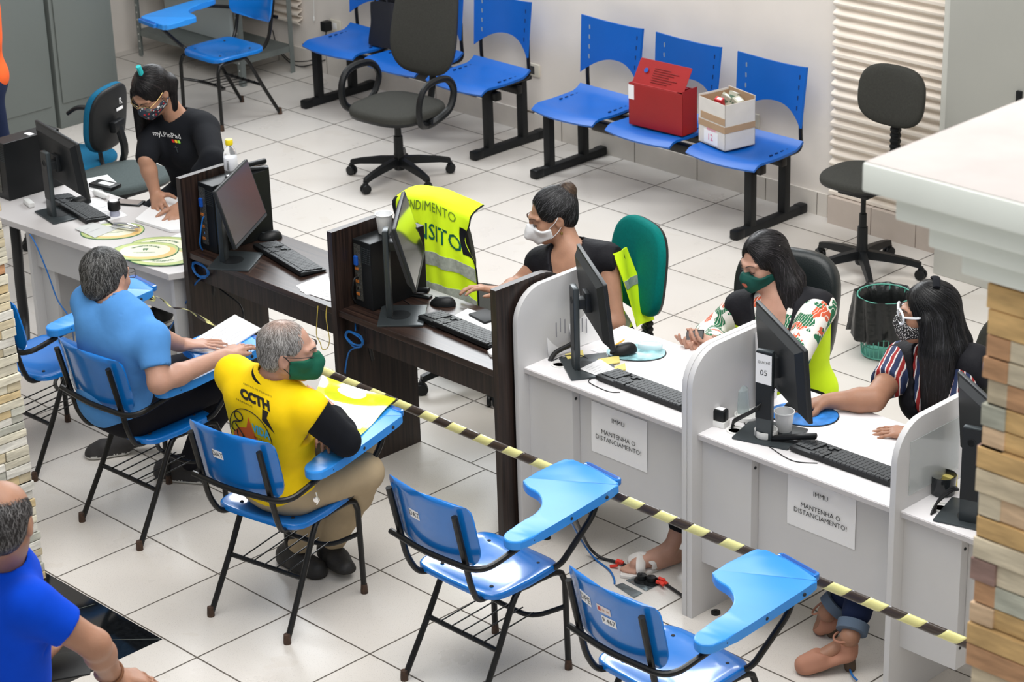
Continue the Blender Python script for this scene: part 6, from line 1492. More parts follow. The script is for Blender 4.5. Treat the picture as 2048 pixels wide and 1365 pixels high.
# ---------------------------------------------------------------- man in royal blue (foreground)
def man_royal():
    c = ay(7, 1042, -5.97); neck = ay(12, 1126, -5.95); pel = neck + V(-.03, -.04, -.52); s = Person(pel, neck, 80, .160, .93, 'm', (.048, .041, .029)); H = frame(128, 14, 0)
    t = thing('person', 'balding man in a royal blue t-shirt seen from behind at the bottom left corner', 'person', (float(pel[0]), float(pel[1]), 0))
    wr = ay(224, 1352, -5.74); wl = ay(70, 1335, -5.66); s.arm_to(1, wr, (190, 1290)); s.arm_to(-1, wl, (0, 1290))
    s.kn = {1: V(pel[0] + .09, pel[1] + .02, .50), -1: V(pel[0] - .10, pel[1] + .0, .50)}; s.an = {1: V(pel[0] + .10, pel[1] - .02, .09), -1: V(pel[0] - .10, pel[1] - .03, .09)}
    lo, hi = bounds([c + .16, c - .14, s.an[-1], s.an[1], s.kn[1], s.sh[1], s.sh[-1], s.elb[1], s.elb[-1], wr + V(.1, .2, 0), wl + V(.1, .2, 0), pel + V(.2, -.2, -.15), pel + V(-.25, 0, 0)], .10); F = Field(lo, hi, .007)
    s.torso(F, -.012)
    for k in (1, -1): s.upper(F, k); s.fore(F, k); s.leg(F, k, -.008)
    head_prims(F, c, H, neck); hand(F, wr, V(.25, .9, -.4), V(-.2, -.2, -1), -1, .4, .06); hand(F, wl, ay(104, 1300, -5.60) - wl, V(.3, 0, -1), 1, .4, .06)
    F.build('body', SK_TAN, t, relax=1)
    G = Field(lo, hi, .008); s.torso(G, .012)
    for k in (1, -1): s.upper(G, k, .016, .60)
    collar_on(G, s, c, H, .006, .076); G.half(s.tp(0, 0, -.085), -s.T[:, 2], lo, hi)
    for k in (1, -1):
        S, E = s.sh[k], s.elb[k]; u = nrm(E - S); p = S + (E - S) * .58; G.half(p, u, p - .085, p + .085)
    G.fn(folds(.003, 23, .7)); G.build('t_shirt', RBLUE, t, relax=2)
    Pn = Field(lo, hi, .010); Pn.ell(s.tp(0, -.01, .0), V(.176, .13, .11), s.T, .03)
    for k in (1, -1): s.leg(Pn, k, .010)
    Pn.build('trousers', NAVY, t, relax=1); 
    for k in (1, -1): shoe(t, s.an[k], s.an[k] * V(1, 1, 0) + V(0, -.06, 0), s.an[k] * V(1, 1, 0) + V(0, .2, 0), mat('dark_sneaker', (.03, .028, .028), .7), INK)
    L = lambda *p: c + H @ np.array(p)
    Hf = Field(c - .17, c + .17, .004); Hf.ell(L(0, -.018, .020), (.079, .094, .078), H, 0); Hf.ell(L(0, -.052, -.02), (.070, .058, .062), H, .02); Hf.ell(L(0, .118, -.020), (.095, .085, .10), H, .006, 0, 'sub'); Hf.ell(L(0, -.020, .105), (.062, .085, .050), H, .01, 0, 'sub')
    for k in (-1, 1): Hf.cap(L(k * .082, .010, -.006), L(k * .082, -.010, -.06), .026, .022, .005, 0, 'sub')
    Hf.fn(folds(.0015, 12, 5.0)); o = Hf.build('hair', HAIR, t, col=lambda P: np.tile(np.array((.035, .03, .03)), (len(P), 1)), relax=1); PV = np.array([v.co[:] for v in o.data.vertices])
    strands(Hf, PV, lambda P: np.tile(np.array((0, 0, -1.)), (len(P), 1)) + nrm_rows(P - c) * .3, 5200, 4, .008, .0006, mixcol((.02, .018, .018), (.26, .25, .25), .35), t, 'hair_strands', .0012, 5, .4)
    b = MB(); a = wr + nrm(s.elb[1] - wr) * .03; d = nrm(wr - s.elb[1]); e1 = nrm(np.cross(d, V(0, 0, 1))); e2 = np.cross(d, e1)
    b.tube([a + e1 * .036 * math.cos(q) + e2 * .036 * math.sin(q) for q in np.linspace(0, 2 * math.pi, 20)[:-1]], .004, mat('brown_bracelet', (.16, .06, .02), .5), 6, closed=True); adopt(b.build('bracelet'), t)
    b = MB(); b.box((-.06, -.10, -.004), (.06, .10, .004), BLACK, .003); pp = ay(118, 1335, -5.60); tag(b.build('tablet_computer', loc=pp, rot=(D(8), D(10), D(-40))), 'black tablet held in front of the man in royal blue', 'tablet')
# ---------------------------------------------------------------- woman with the hair bun
def stripes_vest(P, s, upper, lower, cut):
    q = (P - s.pel) @ s.T; return np.where(q[:, 2] > s.L * cut + .25 * np.abs(q[:, 0]) * 0, upper, lower)
def woman_bun():
    c = ay(1103, 432, -2.24); neck = ay(1140, 497, -2.22); pel = V(2.03, -2.16, .47); s = Person(pel, neck, 287, .158, .97, 'f', (.046, .038, .027)); H = frame(240, 15, 0)
    t = thing('person', 'seated woman with hair bun and white respirator mask, black and fluorescent vest, reaching forward', 'person', (2.03, -2.16, 0))
    wr = ay(1000, 585, -2.56); s.arm_to(1, wr, (1035, 572), ); s.arm_to(-1, s.sh[-1] + V(.0, -.30, -.25) + V(-.02, 0, 0), el=s.sh[-1] + V(.10, -.05, -.25))
    s.kn = {1: V(1.90, -2.62, .47), -1: V(2.16, -2.60, .47)}; s.an = {1: V(1.90, -2.34, .10), -1: V(2.14, -2.30, .10)}
    lo, hi = bounds([c + .16, c - .14, s.an[-1], s.an[1], s.kn[1], s.sh[1], s.sh[-1], s.elb[-1], wr - V(.22, .1, .1), pel + .2], .10); F = Field(lo, hi, .0060)
    s.torso(F, -.004)
    for k in (1, -1): s.upper(F, k); s.fore(F, k); s.leg(F, k, -.008, th=(.08, .056))
    head_prims(F, c, H, neck, sc=.98); hand(F, wr, ay(945, 572, -2.66) - wr, V(.1, -.2, -1), 1, .5, .12); hand(F, s.wr[-1], V(-.4, -.8, -.2), V(0, 0, -1), -1, .4)
    F.build('body', SK_MD, t, relax=1)
    G = Field(lo, hi, .0065); s.torso(G, .014); T = s.T
    for k in (1, -1): S = s.sh[k]; G.cap(S, S + T[:, 0] * k * .045 - T[:, 2] * .02, .060, .055, .03)
    G.cap(neck - T[:, 2] * .045, neck - T[:, 2] * .01, .085, .078, .02)
    G.cap(neck - T[:, 2] * .05, neck + T[:, 2] * .14, .066, .070, 0, mode='sub')
    vcut(G, s, .42, .050, .026)
    for k in (1, -1):
        S = s.sh[k]; p = S + T[:, 0] * k * .062; G.half(p, nrm(T[:, 0] * k + T[:, 2] * .0), p - .12, p + .12); G.ell(S - T[:, 2] * .115 + T[:, 0] * k * .055, (.055, .075, .10), T, .01, 0, 'sub')
    G.half(s.tp(0, 0, -.085), -T[:, 2], lo, hi); G.fn(folds(.003, 31, .9))
    def mf(P):
        q = (P - s.pel) @ T; zz = q[:, 2] - s.L * (.50); lo_ = zz + .0 * q[:, 0] < 0; lo_ |= (np.abs(q[:, 0]) > .135) & (q[:, 2] < s.L * .62) ; st = (np.abs(q[:, 2] - s.L * .16) < .024) ; return np.where(lo_, np.where(st, 2, 1), 0)
    G.build('safety_vest', [QUILT, HIV, REFL], t, matfn=mf, relax=2)
    b = MB(); S1 = s.sh[-1]; fl = lambda u, v: S1 - T[:, 0] * (.058 + .02 * v + .01 * math.sin(5 * u + 3 * v)) + T[:, 1] * (.035 - .14 * u) + T[:, 2] * (.030 - .34 * v - .03 * u)
    b.grid(fl, 8, 12, HIV, thick=.004); b.grid(lambda u, v: np.array(fl(u, .38 + .11 * v)) - T[:, 0] * .003, 8, 3, REFL, thick=.003); adopt(b.build('vest_flap', smooth=80), t)
    b = MB(); project_text(b, 'CA', .05, mat('print_olive', (.16, .22, .02), .7), G, s.tp(-.19, .0, s.L * .72), nrm(T[:, 1] * -1 * -1), T[:, 2], T[:, 0] * 1.0) if False else None
    Pn = Field(lo, hi, .008); Pn.ell(s.tp(0, -.01, .0), V(.168, .13, .11), s.T, .03)
    for k in (1, -1): s.leg(Pn, k, .010, th=(.08, .056))
    Pn.build('trousers', cloth('dark_jeans', (.014, .02, .045)), t, relax=1)
    for k in (1, -1): shoe(t, s.an[k], s.an[k] * V(1, 1, 0) + V(0, .06, 0), s.an[k] * V(1, 1, 0) + V(0, -.17, 0), BLACKM, INK)
    L = lambda *p: c + H @ np.array(p)
    Hf = Field(c - .19, c + .19, .004); Hf.ell(L(0, -.024, .036), (.083, .100, .088), H, 0); Hf.ell(L(0, -.05, -.02), (.070, .060, .060), H, .02); Hf.ell(L(0, .136, .008), (.080, .098, .124), H, .008, 0, 'sub'); bun = L(0, -.095, .082); Hf.ell(bun, (.043, .038, .040), H, .010)
    for k in (-1, 1): Hf.cap(L(k * .084, .004, -.016), L(k * .082, -.012, -.06), .024, .022, .005, 0, 'sub')
    Hf.fn(folds(.003, 12, 3.0))
    def flow(P): d = bun - P; dist = np.linalg.norm(d, axis=1, keepdims=True); tw = np.cross(d, L(0, -1, .6) - c); return np.where(dist > .05, d / (dist + 1e-9), nrm_rows(tw))
    def cc(rs, P):
        q = (P - c) @ H; nb = (np.linalg.norm(P - bun, axis=1) < .05)[:, None]; a = mixcol((.008, .008, .009), (.13, .13, .14), .18)(rs, P); return np.where(nb, mixcol((.04, .022, .014), (.12, .08, .05), .4)(rs, P), a)
    o = Hf.build('hair', HAIR, t, col=lambda P: np.where((np.linalg.norm(P - bun, axis=1) < .05)[:, None], np.array((.03, .018, .012)), np.array((.008, .008, .009)))); PV = np.array([v.co[:] for v in o.data.vertices])
    strands(Hf, PV, flow, 5000, 9, .012, .0006, cc, t, 'hair_strands', .0012, 7, .18)
    face_mask(t, c, H, mat('white_mask_fabric', (.80, .81, .83), .8, bump=.1, bscale=80), kind='beak', sc=.98); face_paint(t, c, H, .98, brow=(.05, .025, .015))
    for k in (-1, 1):
        b = MB(); b.lathe([(0, 0), (.005, .002), (.006, .008), (.004, .014), (0, .016)], mat('gold_earring', (.6, .42, .15), .3, 1), c=L(k * .084, -.004, -.062), n=10); adopt(b.build('earring'), t)
    face_col(t, c, H)
def face_col(t, c, H): pass
# ---------------------------------------------------------------- woman with green mask
def floral_mat():
    m = bpy.data.materials.new('floral_blouse'); m.use_nodes = True; nt = m.node_tree; b = nt.nodes['Principled BSDF']; g = N(nt, 'ShaderNodeNewGeometry')
    n = N(nt, 'ShaderNodeTexNoise'); n.inputs['Scale'].default_value = 13; nt.links.new(g.outputs['Position'], n.inputs['Vector']); n2 = N(nt, 'ShaderNodeTexNoise'); n2.inputs['Scale'].default_value = 15; mp = N(nt, 'ShaderNodeMapping'); mp.inputs['Location'].default_value = (7, 3, 1); nt.links.new(g.outputs['Position'], mp.inputs[0]); nt.links.new(mp.outputs[0], n2.inputs['Vector'])
    w_ = N(nt, 'ShaderNodeTexWave'); w_.inputs['Scale'].default_value = 30; w_.inputs['Distortion'].default_value = 6; nt.links.new(g.outputs['Position'], w_.inputs['Vector'])
    c = mixc(nt, math_(nt, 'GREATER_THAN', n.outputs[0], .56), (.80, .78, .74), (.62, .10, .04)); c = mixc(nt, math_(nt, 'GREATER_THAN', n2.outputs[0], .54), c, (.01, .14, .06)); v = math_(nt, 'MULTIPLY', math_(nt, 'GREATER_THAN', w_.outputs[0], .93), math_(nt, 'GREATER_THAN', math_(nt, 'MAXIMUM', n.outputs[0], n2.outputs[0]), .55)); c = mixc(nt, v, c, (.8, .78, .7))
    nt.links.new(c, b.inputs['Base Color']); b.inputs['Roughness'].default_value = .8; return m
def floral_mask_mat(name, base, c1, c2, sc):
    m = bpy.data.materials.new(name); m.use_nodes = True; nt = m.node_tree; b = nt.nodes['Principled BSDF']; g = N(nt, 'ShaderNodeNewGeometry'); v = N(nt, 'ShaderNodeTexVoronoi'); v.inputs['Scale'].default_value = sc; nt.links.new(g.outputs['Position'], v.inputs['Vector'])
    s_ = N(nt, 'ShaderNodeSeparateColor'); nt.links.new(v.outputs['Color'], s_.inputs[0]); c = mixc(nt, math_(nt, 'GREATER_THAN', s_.outputs[0], .5), c1, c2); c = mixc(nt, math_(nt, 'LESS_THAN', v.outputs['Distance'], .36), base, c); nt.links.new(c, b.inputs['Base Color']); b.inputs['Roughness'].default_value = .8; return m
def woman_green():
    c = ay(1528, 523, -2.10); neck = ay(1556, 592, -2.09); pel = V(3.02, -2.04, .47); s = Person(pel, neck, 292, .160, 1.0, 'f', (.048, .040, .027)); H = frame(256, 16, 2); T = s.T
    t = thing('person', 'seated woman with long black hair and green mask in floral blouse looking at a phone', 'person', (3.02, -2.04, 0))
    wr = ay(1432, 688, -2.36); wl = ay(1448, 700, -2.33); s.arm_to(1, wr, (1418, 672)); s.arm_to(-1, wl, (1590, 715))
    s.kn = {1: V(3.06, -2.56, .50), -1: V(3.20, -2.54, .50)}; s.an = {1: V(3.045, -2.80, .085), -1: V(3.22, -2.45, .09)}
    lo, hi = bounds([c + .16, c - .14, s.an[-1], s.an[1] - V(.1, .2, .08), s.kn[1], s.sh[1], s.sh[-1], s.elb[-1], s.elb[1], wr - V(.16, .2, 0), pel + .2], .10); F = Field(lo, hi, .0060)
    s.torso(F, -.004)
    for k in (1, -1): s.upper(F, k); s.fore(F, k); s.leg(F, k, -.004, th=(.08, .056), ca=(.052, .034))
    # bare foot
    a = s.an[1]; toe = V(2.975, -2.985, .018); F.cap(a + V(0, .03, -.055), a + V(-.02, -.06, -.05), .030, .034, .02); F.cap(a + V(-.01, -.02, -.02), toe + V(.01, .045, .02), .036, .026, .02)
    for i in range(5): o = (i - 2) * .014; F.cap(toe + V(o + .01, .05, .008), toe + V(o, .0 + abs(i - 1) * .006, 0), .010, .0085 if i else .011, .004)
    head_prims(F, c, H, neck, sc=.96); ph = ay(1386, 697, -2.43)
    hand(F, wr, ph - wr + V(0, -.02, .01), V(.35, .2, .75), 1, .75, .05, fingers=(.5, .8, .9, 1.0)); hand(F, wl, ph - wl + V(.02, .0, .02), V(-.5, .1, .8), -1, .7, .05)
    F.build('body', SK_LT, t, relax=1)
    FM = floral_mat(); B = Field(lo, hi, .0065); s.torso(B, .006)
    for k in (1, -1): s.upper(B, k, .016); s.fore(B, k, .016, .78)
    B.cap(neck - T[:, 2] * .05, neck + T[:, 2] * .14, .060, .068, 0, mode='sub'); vcut(B, s, .50, .040, .022)
    B.half(s.tp(0, 0, -.085), -T[:, 2], lo, hi); B.fn(folds(.003, 41, 1.2)); B.build('blouse', FM, t, relax=1)
    G = Field(lo, hi, .0065); s.torso(G, .020)
    for k in (1, -1): S = s.sh[k]; G.cap(S, S + T[:, 0] * k * .04 - T[:, 2] * .02, .062, .058, .03)
    G.cap(neck - T[:, 2] * .06, neck + T[:, 2] * .14, .070, .078, 0, mode='sub'); vcut(G, s, .22, .058, .030)
    for k in (1, -1): S = s.sh[k]; p = S + T[:, 0] * k * .060; G.half(p, T[:, 0] * k, p - .12, p + .12); G.ell(S - T[:, 2] * .105 + T[:, 0] * k * .06, (.045, .075, .10), T, .01, 0, 'sub')
    G.half(s.tp(0, 0, -.085), -T[:, 2], lo, hi); G.fn(folds(.003, 33, .9))
    def mf(P): q = (P - s.pel) @ T; l = q[:, 2] < s.L * (.60); l |= (np.abs(q[:, 0]) > .15) & (q[:, 2] < s.L * .75); l |= (q[:, 1] > .03) & (q[:, 2] < s.L * (.70 + .5 * np.maximum(q[:, 0], 0))); return np.where(l, 1, 0)
    G.build('safety_vest', [QUILT, HIV], t, matfn=mf, relax=2)
    Pn = Field(lo, hi, .008); Pn.ell(s.tp(0, -.01, .0), V(.168, .13, .11), s.T, .03)
    for k in (1, -1): s.leg(Pn, k, .008, th=(.08, .056), ca=(.054, .04), t=.80)
    Pn.build('leggings', BLK, t, relax=1)
    WH = mat('white_leather', (.66, .63, .60), .5); b = MB(); f0, f1 = V(3.035, -2.745, .012), V(2.968, -3.005, .008); d = nrm(f1 - f0); r_ = np.cross(d, V(0, 0, 1))
    ol = [f0 + d * x + r_ * y for x, y in ((0, -.03), (.10, -.032), (.2, -.042), (.25, -.035), (.275, 0), (.25, .035), (.2, .042), (.10, .032), (0, .03), (-.015, 0))]
    b.prism([(p[0], p[1]) for p in ol], .001, .014, WH, .002); so = adopt(b.build('sandal_sole'), t)
    for sg in (1, -1):
        b = MB(); b.tube([f0 + d * (.12 - .02 * sg) + r_ * .040 * sg + V(0, 0, .012), f0 + d * (.14) + r_ * .036 * sg + V(0, 0, .040), f0 + d * .175 + V(0, 0, .058), f0 + d * .205 - r_ * .038 * sg + V(0, 0, .036), f0 + d * .205 - r_ * .043 * sg + V(0, 0, .012)], .020, WH, 10, smooth=5, flat=.35); adopt(b.build('sandal_strap'), t)
    L = lambda *p: c + H @ (np.array(p) * .96)
    Hf = Field(c - V(.24, .28, .42), c + V(.28, .24, .18), .0045); Hf.ell(L(0, -.020, .036), (.083, .098, .086), H, 0); Hf.ell(L(0, -.052, -.02), (.074, .062, .070), H, .02)
    dnv = V(0, 0, -1); lat = H[:, 0]
    for (x, y, x2, y2, x3, y3, l) in ((-.075, -.02, -.115, -.01, -.17, .0, .27), (-.055, -.055, -.12, -.03, -.21, -.03, .28), (-.02, -.08, -.08, -.08, -.17, -.08, .30), (.03, -.08, .02, -.09, -.03, -.10, .28), (.062, -.05, .07, -.06, .05, -.06, .24)):
        p0, p1, p2 = L(x, y, .0), L(x2, y2, -.10), L(x3, y3, -.10) + dnv * (l - .12); Hf.cap(p0, p1, .030, .034, .02); Hf.cap(p1, p2, .034, .022, .02)
    Hf.ell(L(0, .122, -.004), (.070, .078, .110), H, .008, 0, 'sub')
    Hf.fn(folds(.003, 52, 1.5)); part = L(.01, .0, .14)
    def flow(P): q = (P - c) @ H; top = np.clip((q[:, 2:3] - .0) / .08, 0, 1); return (nrm_rows(P - part) * .8 - H[:, 1] * .9) * top + (1 - top) * (dnv + (-lat) * .12)
    hair_shell(t, Hf, mixcol((.007, .006, .007), (.05, .045, .05), .12), (.006, .0055, .006), 0, flow, 4500, 12, .016, .0008, 9, .10)
    face_mask(t, c, H, mat('dark_green_mask', (.0, .065, .050), .75), sc=.96); face_paint(t, c, H, .96)
    b = MB()
    for a in range(6): q = L(.012 + .007 * math.cos(a * 1.05), .138, -.046 + .007 * math.sin(a * 1.05)); 
    FR_ = mat('flower_print', (.62, .16, .10), .7); MF = Field(c - .16, c + .16, .005); head_prims(MF, c, H, L(0, -.03, -.16), .0065, True, .96, False); MF.ell(L(0, .085, -.050), V(.040, .035, .045) * .96, H, .03)
    for a in range(5): project_shape(b, [(.0065 * math.cos(D(a * 72)) + .0062 * math.cos(D(k * 45)), .0065 * math.sin(D(a * 72)) + .0062 * math.sin(D(k * 45))) for k in range(8)], FR_, MF, L(-.012, .12, -.046), H[:, 0], H[:, 2], -H[:, 1], off=.001)
    adopt(b.build('flower_print', smooth=0), t)
    b = MB(); b.tube([L(-.075, -.045, .075), L(-.072, -.062, .050), L(-.062, -.078, .025)], .003, CHROME, 6); adopt(b.build('hair_clip'), t)
    # phone in her hands
    b = MB(); b.box((-.036, -.075, -.004), (.036, .075, .004), BLACK, .003); b.box((-.033, -.068, .0041), (.033, .068, .0046), SCR_OFF); o = b.build('smartphone', loc=ph + V(0, 0, .008), rot=(D(38), D(-8), D(25))); tag(o, 'smartphone held in both hands by the woman with the green mask', 'phone')
# ---------------------------------------------------------------- woman in stripes on the right
def stripe_mat():
    m = bpy.data.materials.new('striped_blouse'); m.use_nodes = True; nt = m.node_tree; b = nt.nodes['Principled BSDF']; g = N(nt, 'ShaderNodeNewGeometry'); s_ = N(nt, 'ShaderNodeSeparateXYZ'); nt.links.new(g.outputs['Position'], s_.inputs[0])
    n = N(nt, 'ShaderNodeTexNoise'); n.inputs['Scale'].default_value = 12; nt.links.new(g.outputs['Position'], n.inputs['Vector'])
    u = math_(nt, 'ADD', math_(nt, 'ADD', math_(nt, 'MULTIPLY', s_.outputs[0], 1.0), math_(nt, 'MULTIPLY', s_.outputs[1], .35)), math_(nt, 'MULTIPLY', n.outputs[0], .03)); f = math_(nt, 'FRACT', math_(nt, 'MULTIPLY', math_(nt, 'ADD', u, 10.), 23.))
    c = mixc(nt, math_(nt, 'GREATER_THAN', f, .50), (.02, .035, .10), (.33, .02, .02)); c = mixc(nt, math_(nt, 'COMPARE', f, .50, .055), c, (.75, .72, .70)); c = mixc(nt, math_(nt, 'COMPARE', f, .93, .055), c, (.75, .72, .70)); nt.links.new(c, b.inputs['Base Color']); b.inputs['Roughness'].default_value = .85; return m
def woman_stripes():
    c = ay(1855, 628, -2.24); neck = ay(1868, 702, -2.20); pel = V(3.93, -2.07, .47); s = Person(pel, neck, 268, .165, 1.04, 'f', (.050, .043, .027)); H = frame(222, 3, 0); T = s.T
    t = thing('person', 'seated woman with very long black hair and white glasses in a striped blouse', 'person', (3.93, -2.07, 0))
    wr = az(1652, 803, .79); wl = az(1838, 868, .775); s.arm_to(1, wr, (1748, 800), el=None); s.arm_to(-1, wl, (1900, 850))
    s.kn = {1: V(3.90, -2.58, .49), -1: V(4.10, -2.58, .49)}; s.an = {1: az(1700, 1275, .14), -1: az(1655, 1225, .12)}
    lo, hi = bounds([c + .16, c - .14, s.an[-1] - .1, s.an[1] - .1, s.kn[1], s.sh[1], s.sh[-1], s.elb[-1], s.elb[1], wr - V(.2, .1, 0), wl - V(.1, .2, 0), pel + .2, pel + V(.3, 0, 0)], .10); F = Field(lo, hi, .0062)
    s.torso(F, -.006)
    for k in (1, -1): s.upper(F, k); s.fore(F, k); s.leg(F, k, -.006, th=(.085, .06), ca=(.054, .034))
    head_prims(F, c, H, neck, sc=.98); hand(F, wr, az(1598, 815, .765) - wr, V(0, 0, -1), 1, .5, .06); hand(F, wl, az(1752, 862, .765) - wl, V(0, 0, -1), -1, .22, .09, thumb=.35)
    for k, (f0, f1) in ((1, (az(1690, 1290, .085), az(1605, 1335, .025))), (-1, (az(1655, 1232, .075), az(1640, 1258, .02)))): F.cap(s.an[k], f0, .034, .032, .02); F.cap(f0, f1, .032, .026, .02)
    F.build('body', SK_DK if False else SK_TAN, t, relax=1)
    SM = stripe_mat(); B = Field(lo, hi, .0065); s.torso(B, .010)
    for k in (1, -1): s.upper(B, k, .020, .62)
    for k in (1, -1): S, E = s.sh[k], s.elb[k]; u = nrm(E - S); p = S + (E - S) * .60; B.half(p, u, p - .085, p + .085)
    B.cap(neck - T[:, 2] * .04, neck + T[:, 2] * .14, .062, .068, 0, mode='sub'); B.half(s.tp(0, 0, -.085), -T[:, 2], lo, hi); B.fn(folds(.003, 43, 1.2)); B.build('blouse', SM, t, relax=1)
    G = Field(lo, hi, .0065); s.torso(G, .022)
    for k in (1, -1): S = s.sh[k]; G.cap(S, S + T[:, 0] * k * .035 - T[:, 2] * .03, .070, .066, .03)
    G.cap(neck - T[:, 2] * .06, neck + T[:, 2] * .14, .072, .078, 0, mode='sub')
    vcut(G, s, -.05, .026, .026)
    for k in (1, -1): S = s.sh[k]; p = S + T[:, 0] * k * .068; G.half(p, T[:, 0] * k, p - .14, p + .14); G.ell(S - T[:, 2] * .135 + T[:, 0] * k * .085, (.045, .075, .10), T, .01, 0, 'sub')
    G.half(s.tp(0, 0, -.085), -T[:, 2], lo, hi); G.fn(folds(.003, 53, .9))
    def mf(P): q = (P - s.pel) @ T; l = q[:, 2] < s.L * (.36); l |= (np.abs(q[:, 0]) > .140) & (q[:, 2] < s.L * .60); return np.where(l, 1, 0)
    G.build('safety_vest', [QUILT, HIV], t, matfn=mf, relax=2)
    Pn = Field(lo, hi, .008); Pn.ell(s.tp(0, -.01, .0), V(.178, .14, .11), s.T, .03)
    for k in (1, -1): s.leg(Pn, k, .010, th=(.085, .06), ca=(.056, .045), t=.82)
    Pn.fn(folds(.003, 54, 1)); Pn.build('jeans', NAVY, t, relax=1)
    for k in (1, -1):
        A, K = s.an[k], s.kn[k]; p = K + (A - K) * .93; d = nrm(A - K); b = MB(); b.lathe([(.050, -.02), (.058, -.018), (.057, .018), (.049, .02)], mat('denim_cuff', (.10, .14, .20), .9), c=p, n=20, axis=d); adopt(b.build('jeans_cuff'), t)
    BG_ = mat('beige_suede', (.42, .20, .13), .75); SL = mat('worn_sole', (.09, .06, .04), .8)
    for k, (h0, t0, lift) in ((1, (az(1697, 1298, .085), az(1590, 1338, .02), .075)), (-1, (az(1662, 1236, .075), az(1628, 1262, .012), .06))):
        h0, t0 = np.array(h0), np.array(t0); Fs = Field(np.minimum(h0, t0) - .10, np.maximum(h0, t0) + .09, .004); d = nrm(t0 - h0); up = nrm(V(0, 0, 1) - d * d[2])
        Fs.cap(h0 - up * .020 + d * .02, t0 - d * .05 - up * .012, .038, .040, .02, flat=(up, .55)); Fs.cap(t0 - d * .09 + up * .005, t0 - d * .035 + up * .004, .040, .034, .02); Fs.cap(h0 + up * .01, h0 - up * .01 + d * .01, .038, .038, .02); Fs.cap(h0 + up * .03 + d * .055, t0 - d * .11 + up * .06, .033, .03, .01, mode='sub')
        Fs.cap(h0 - V(0, 0, .03), V(h0[0] + .01, h0[1], .012), .024, .021, .005)
        o_ = t0.copy(); o = Fs.build('shoe', [BG_, SL], t, matfn=lambda P: (((P - h0) @ up) < -.036).astype(int) * ((P[:, 2]) < h0[2]).astype(int))
        b = MB(); a0 = h0 + up * .055; b.tube([a0 + .038 * (np.cross(d, up) * math.cos(q) + d * math.sin(q)) + up * .004 * math.sin(q) for q in np.linspace(0, 2 * math.pi, 18)[:-1]], .004, BG_, 6, closed=True); adopt(b.build('ankle_strap'), t)
    L = lambda *p: c + H @ (np.array(p) * .98); dnv = V(0, 0, -1)
    Hf = Field(c - V(.28, .32, .52), c + V(.34, .30, .18), .005); Hf.ell(L(0, -.020, .038), (.086, .102, .090), H, 0); Hf.ell(L(0, -.052, -.02), (.078, .066, .070), H, .02)
    for (x, y, x2, y2, x3, y3, l) in ((-.078, .005, -.10, .0, -.12, -.01, .40), (-.072, -.045, -.11, -.05, -.14, -.06, .46), (-.04, -.08, -.07, -.10, -.09, -.12, .50), (.0, -.09, .0, -.12, -.02, -.15, .50), (.04, -.08, .05, -.11, .05, -.14, .48), (.070, -.05, .085, -.07, .09, -.09, .42), (.078, -.01, .09, -.03, .095, -.04, .30)):
        p0, p1, p2 = L(x, y, .0), L(x2, y2, -.12), L(x3, y3, -.12) + dnv * (l - .12); Hf.cap(p0, p1, .032, .040, .02); Hf.cap(p1, p2, .040, .030, .02)
    Hf.ell(L(0, .122, -.014), (.070, .074, .104), H, .008, 0, 'sub'); Hf.fn(folds(.003, 62, 1.5)); part = L(.0, .02, .14)
    def flow(P): q = (P - c) @ H; top = np.clip((q[:, 2:3] - .0) / .08, 0, 1); return (nrm_rows(P - part) * .8 - H[:, 1] * .5) * top + (1 - top) * dnv
    hair_shell(t, Hf, mixcol((.005, .005, .006), (.03, .03, .035), .12), (.0045, .0045, .005), 0, flow, 5000, 16, .018, .0009, 19, .07)
    b = MB(); b.tube([L(-.05, -.03, .125), L(0, -.035, .140), L(.05, -.03, .125)], .014, BLK, 8, smooth=4, flat=.5); adopt(b.build('hair_band'), t)
    face_mask(t, c, H, floral_mask_mat('speckled_mask', (.01, .01, .012), (.8, .8, .8), (.8, .8, .8), 220), sc=.98); face_paint(t, c, H, .98); glasses(t, c, H, mat('clear_white_frame', (.82, .86, .92), .25, spec=.8), GLS, .98, 'round', .062, .054, .0045, .008)
    # lanyard and badge
    b = MB(); P = np.array([neck + T[:, 0] * .07 + T[:, 1] * .06 - T[:, 2] * .02, s.tp(.03, .15, s.L * .55), s.tp(.0, .16, s.L * .2)]); b.tube(P, .006, BLK, 6, smooth=4, flat=.3); P = np.array([neck - T[:, 0] * .07 + T[:, 1] * .06 - T[:, 2] * .02, s.tp(-.03, .15, s.L * .55), s.tp(.0, .16, s.L * .2)]); b.tube(P, .006, BLK, 6, smooth=4, flat=.3); adopt(b.build('lanyard'), t)
    b = MB(); p = s.tp(.0, .17, s.L * .12); 
    b.box(-np.array((.027, .002, .042)), np.array((.027, .002, .042)), PAPER, .001); o = b.build('badge', loc=p, rot=(D(10), 0, D(268 - 90))); adopt(o, t); 
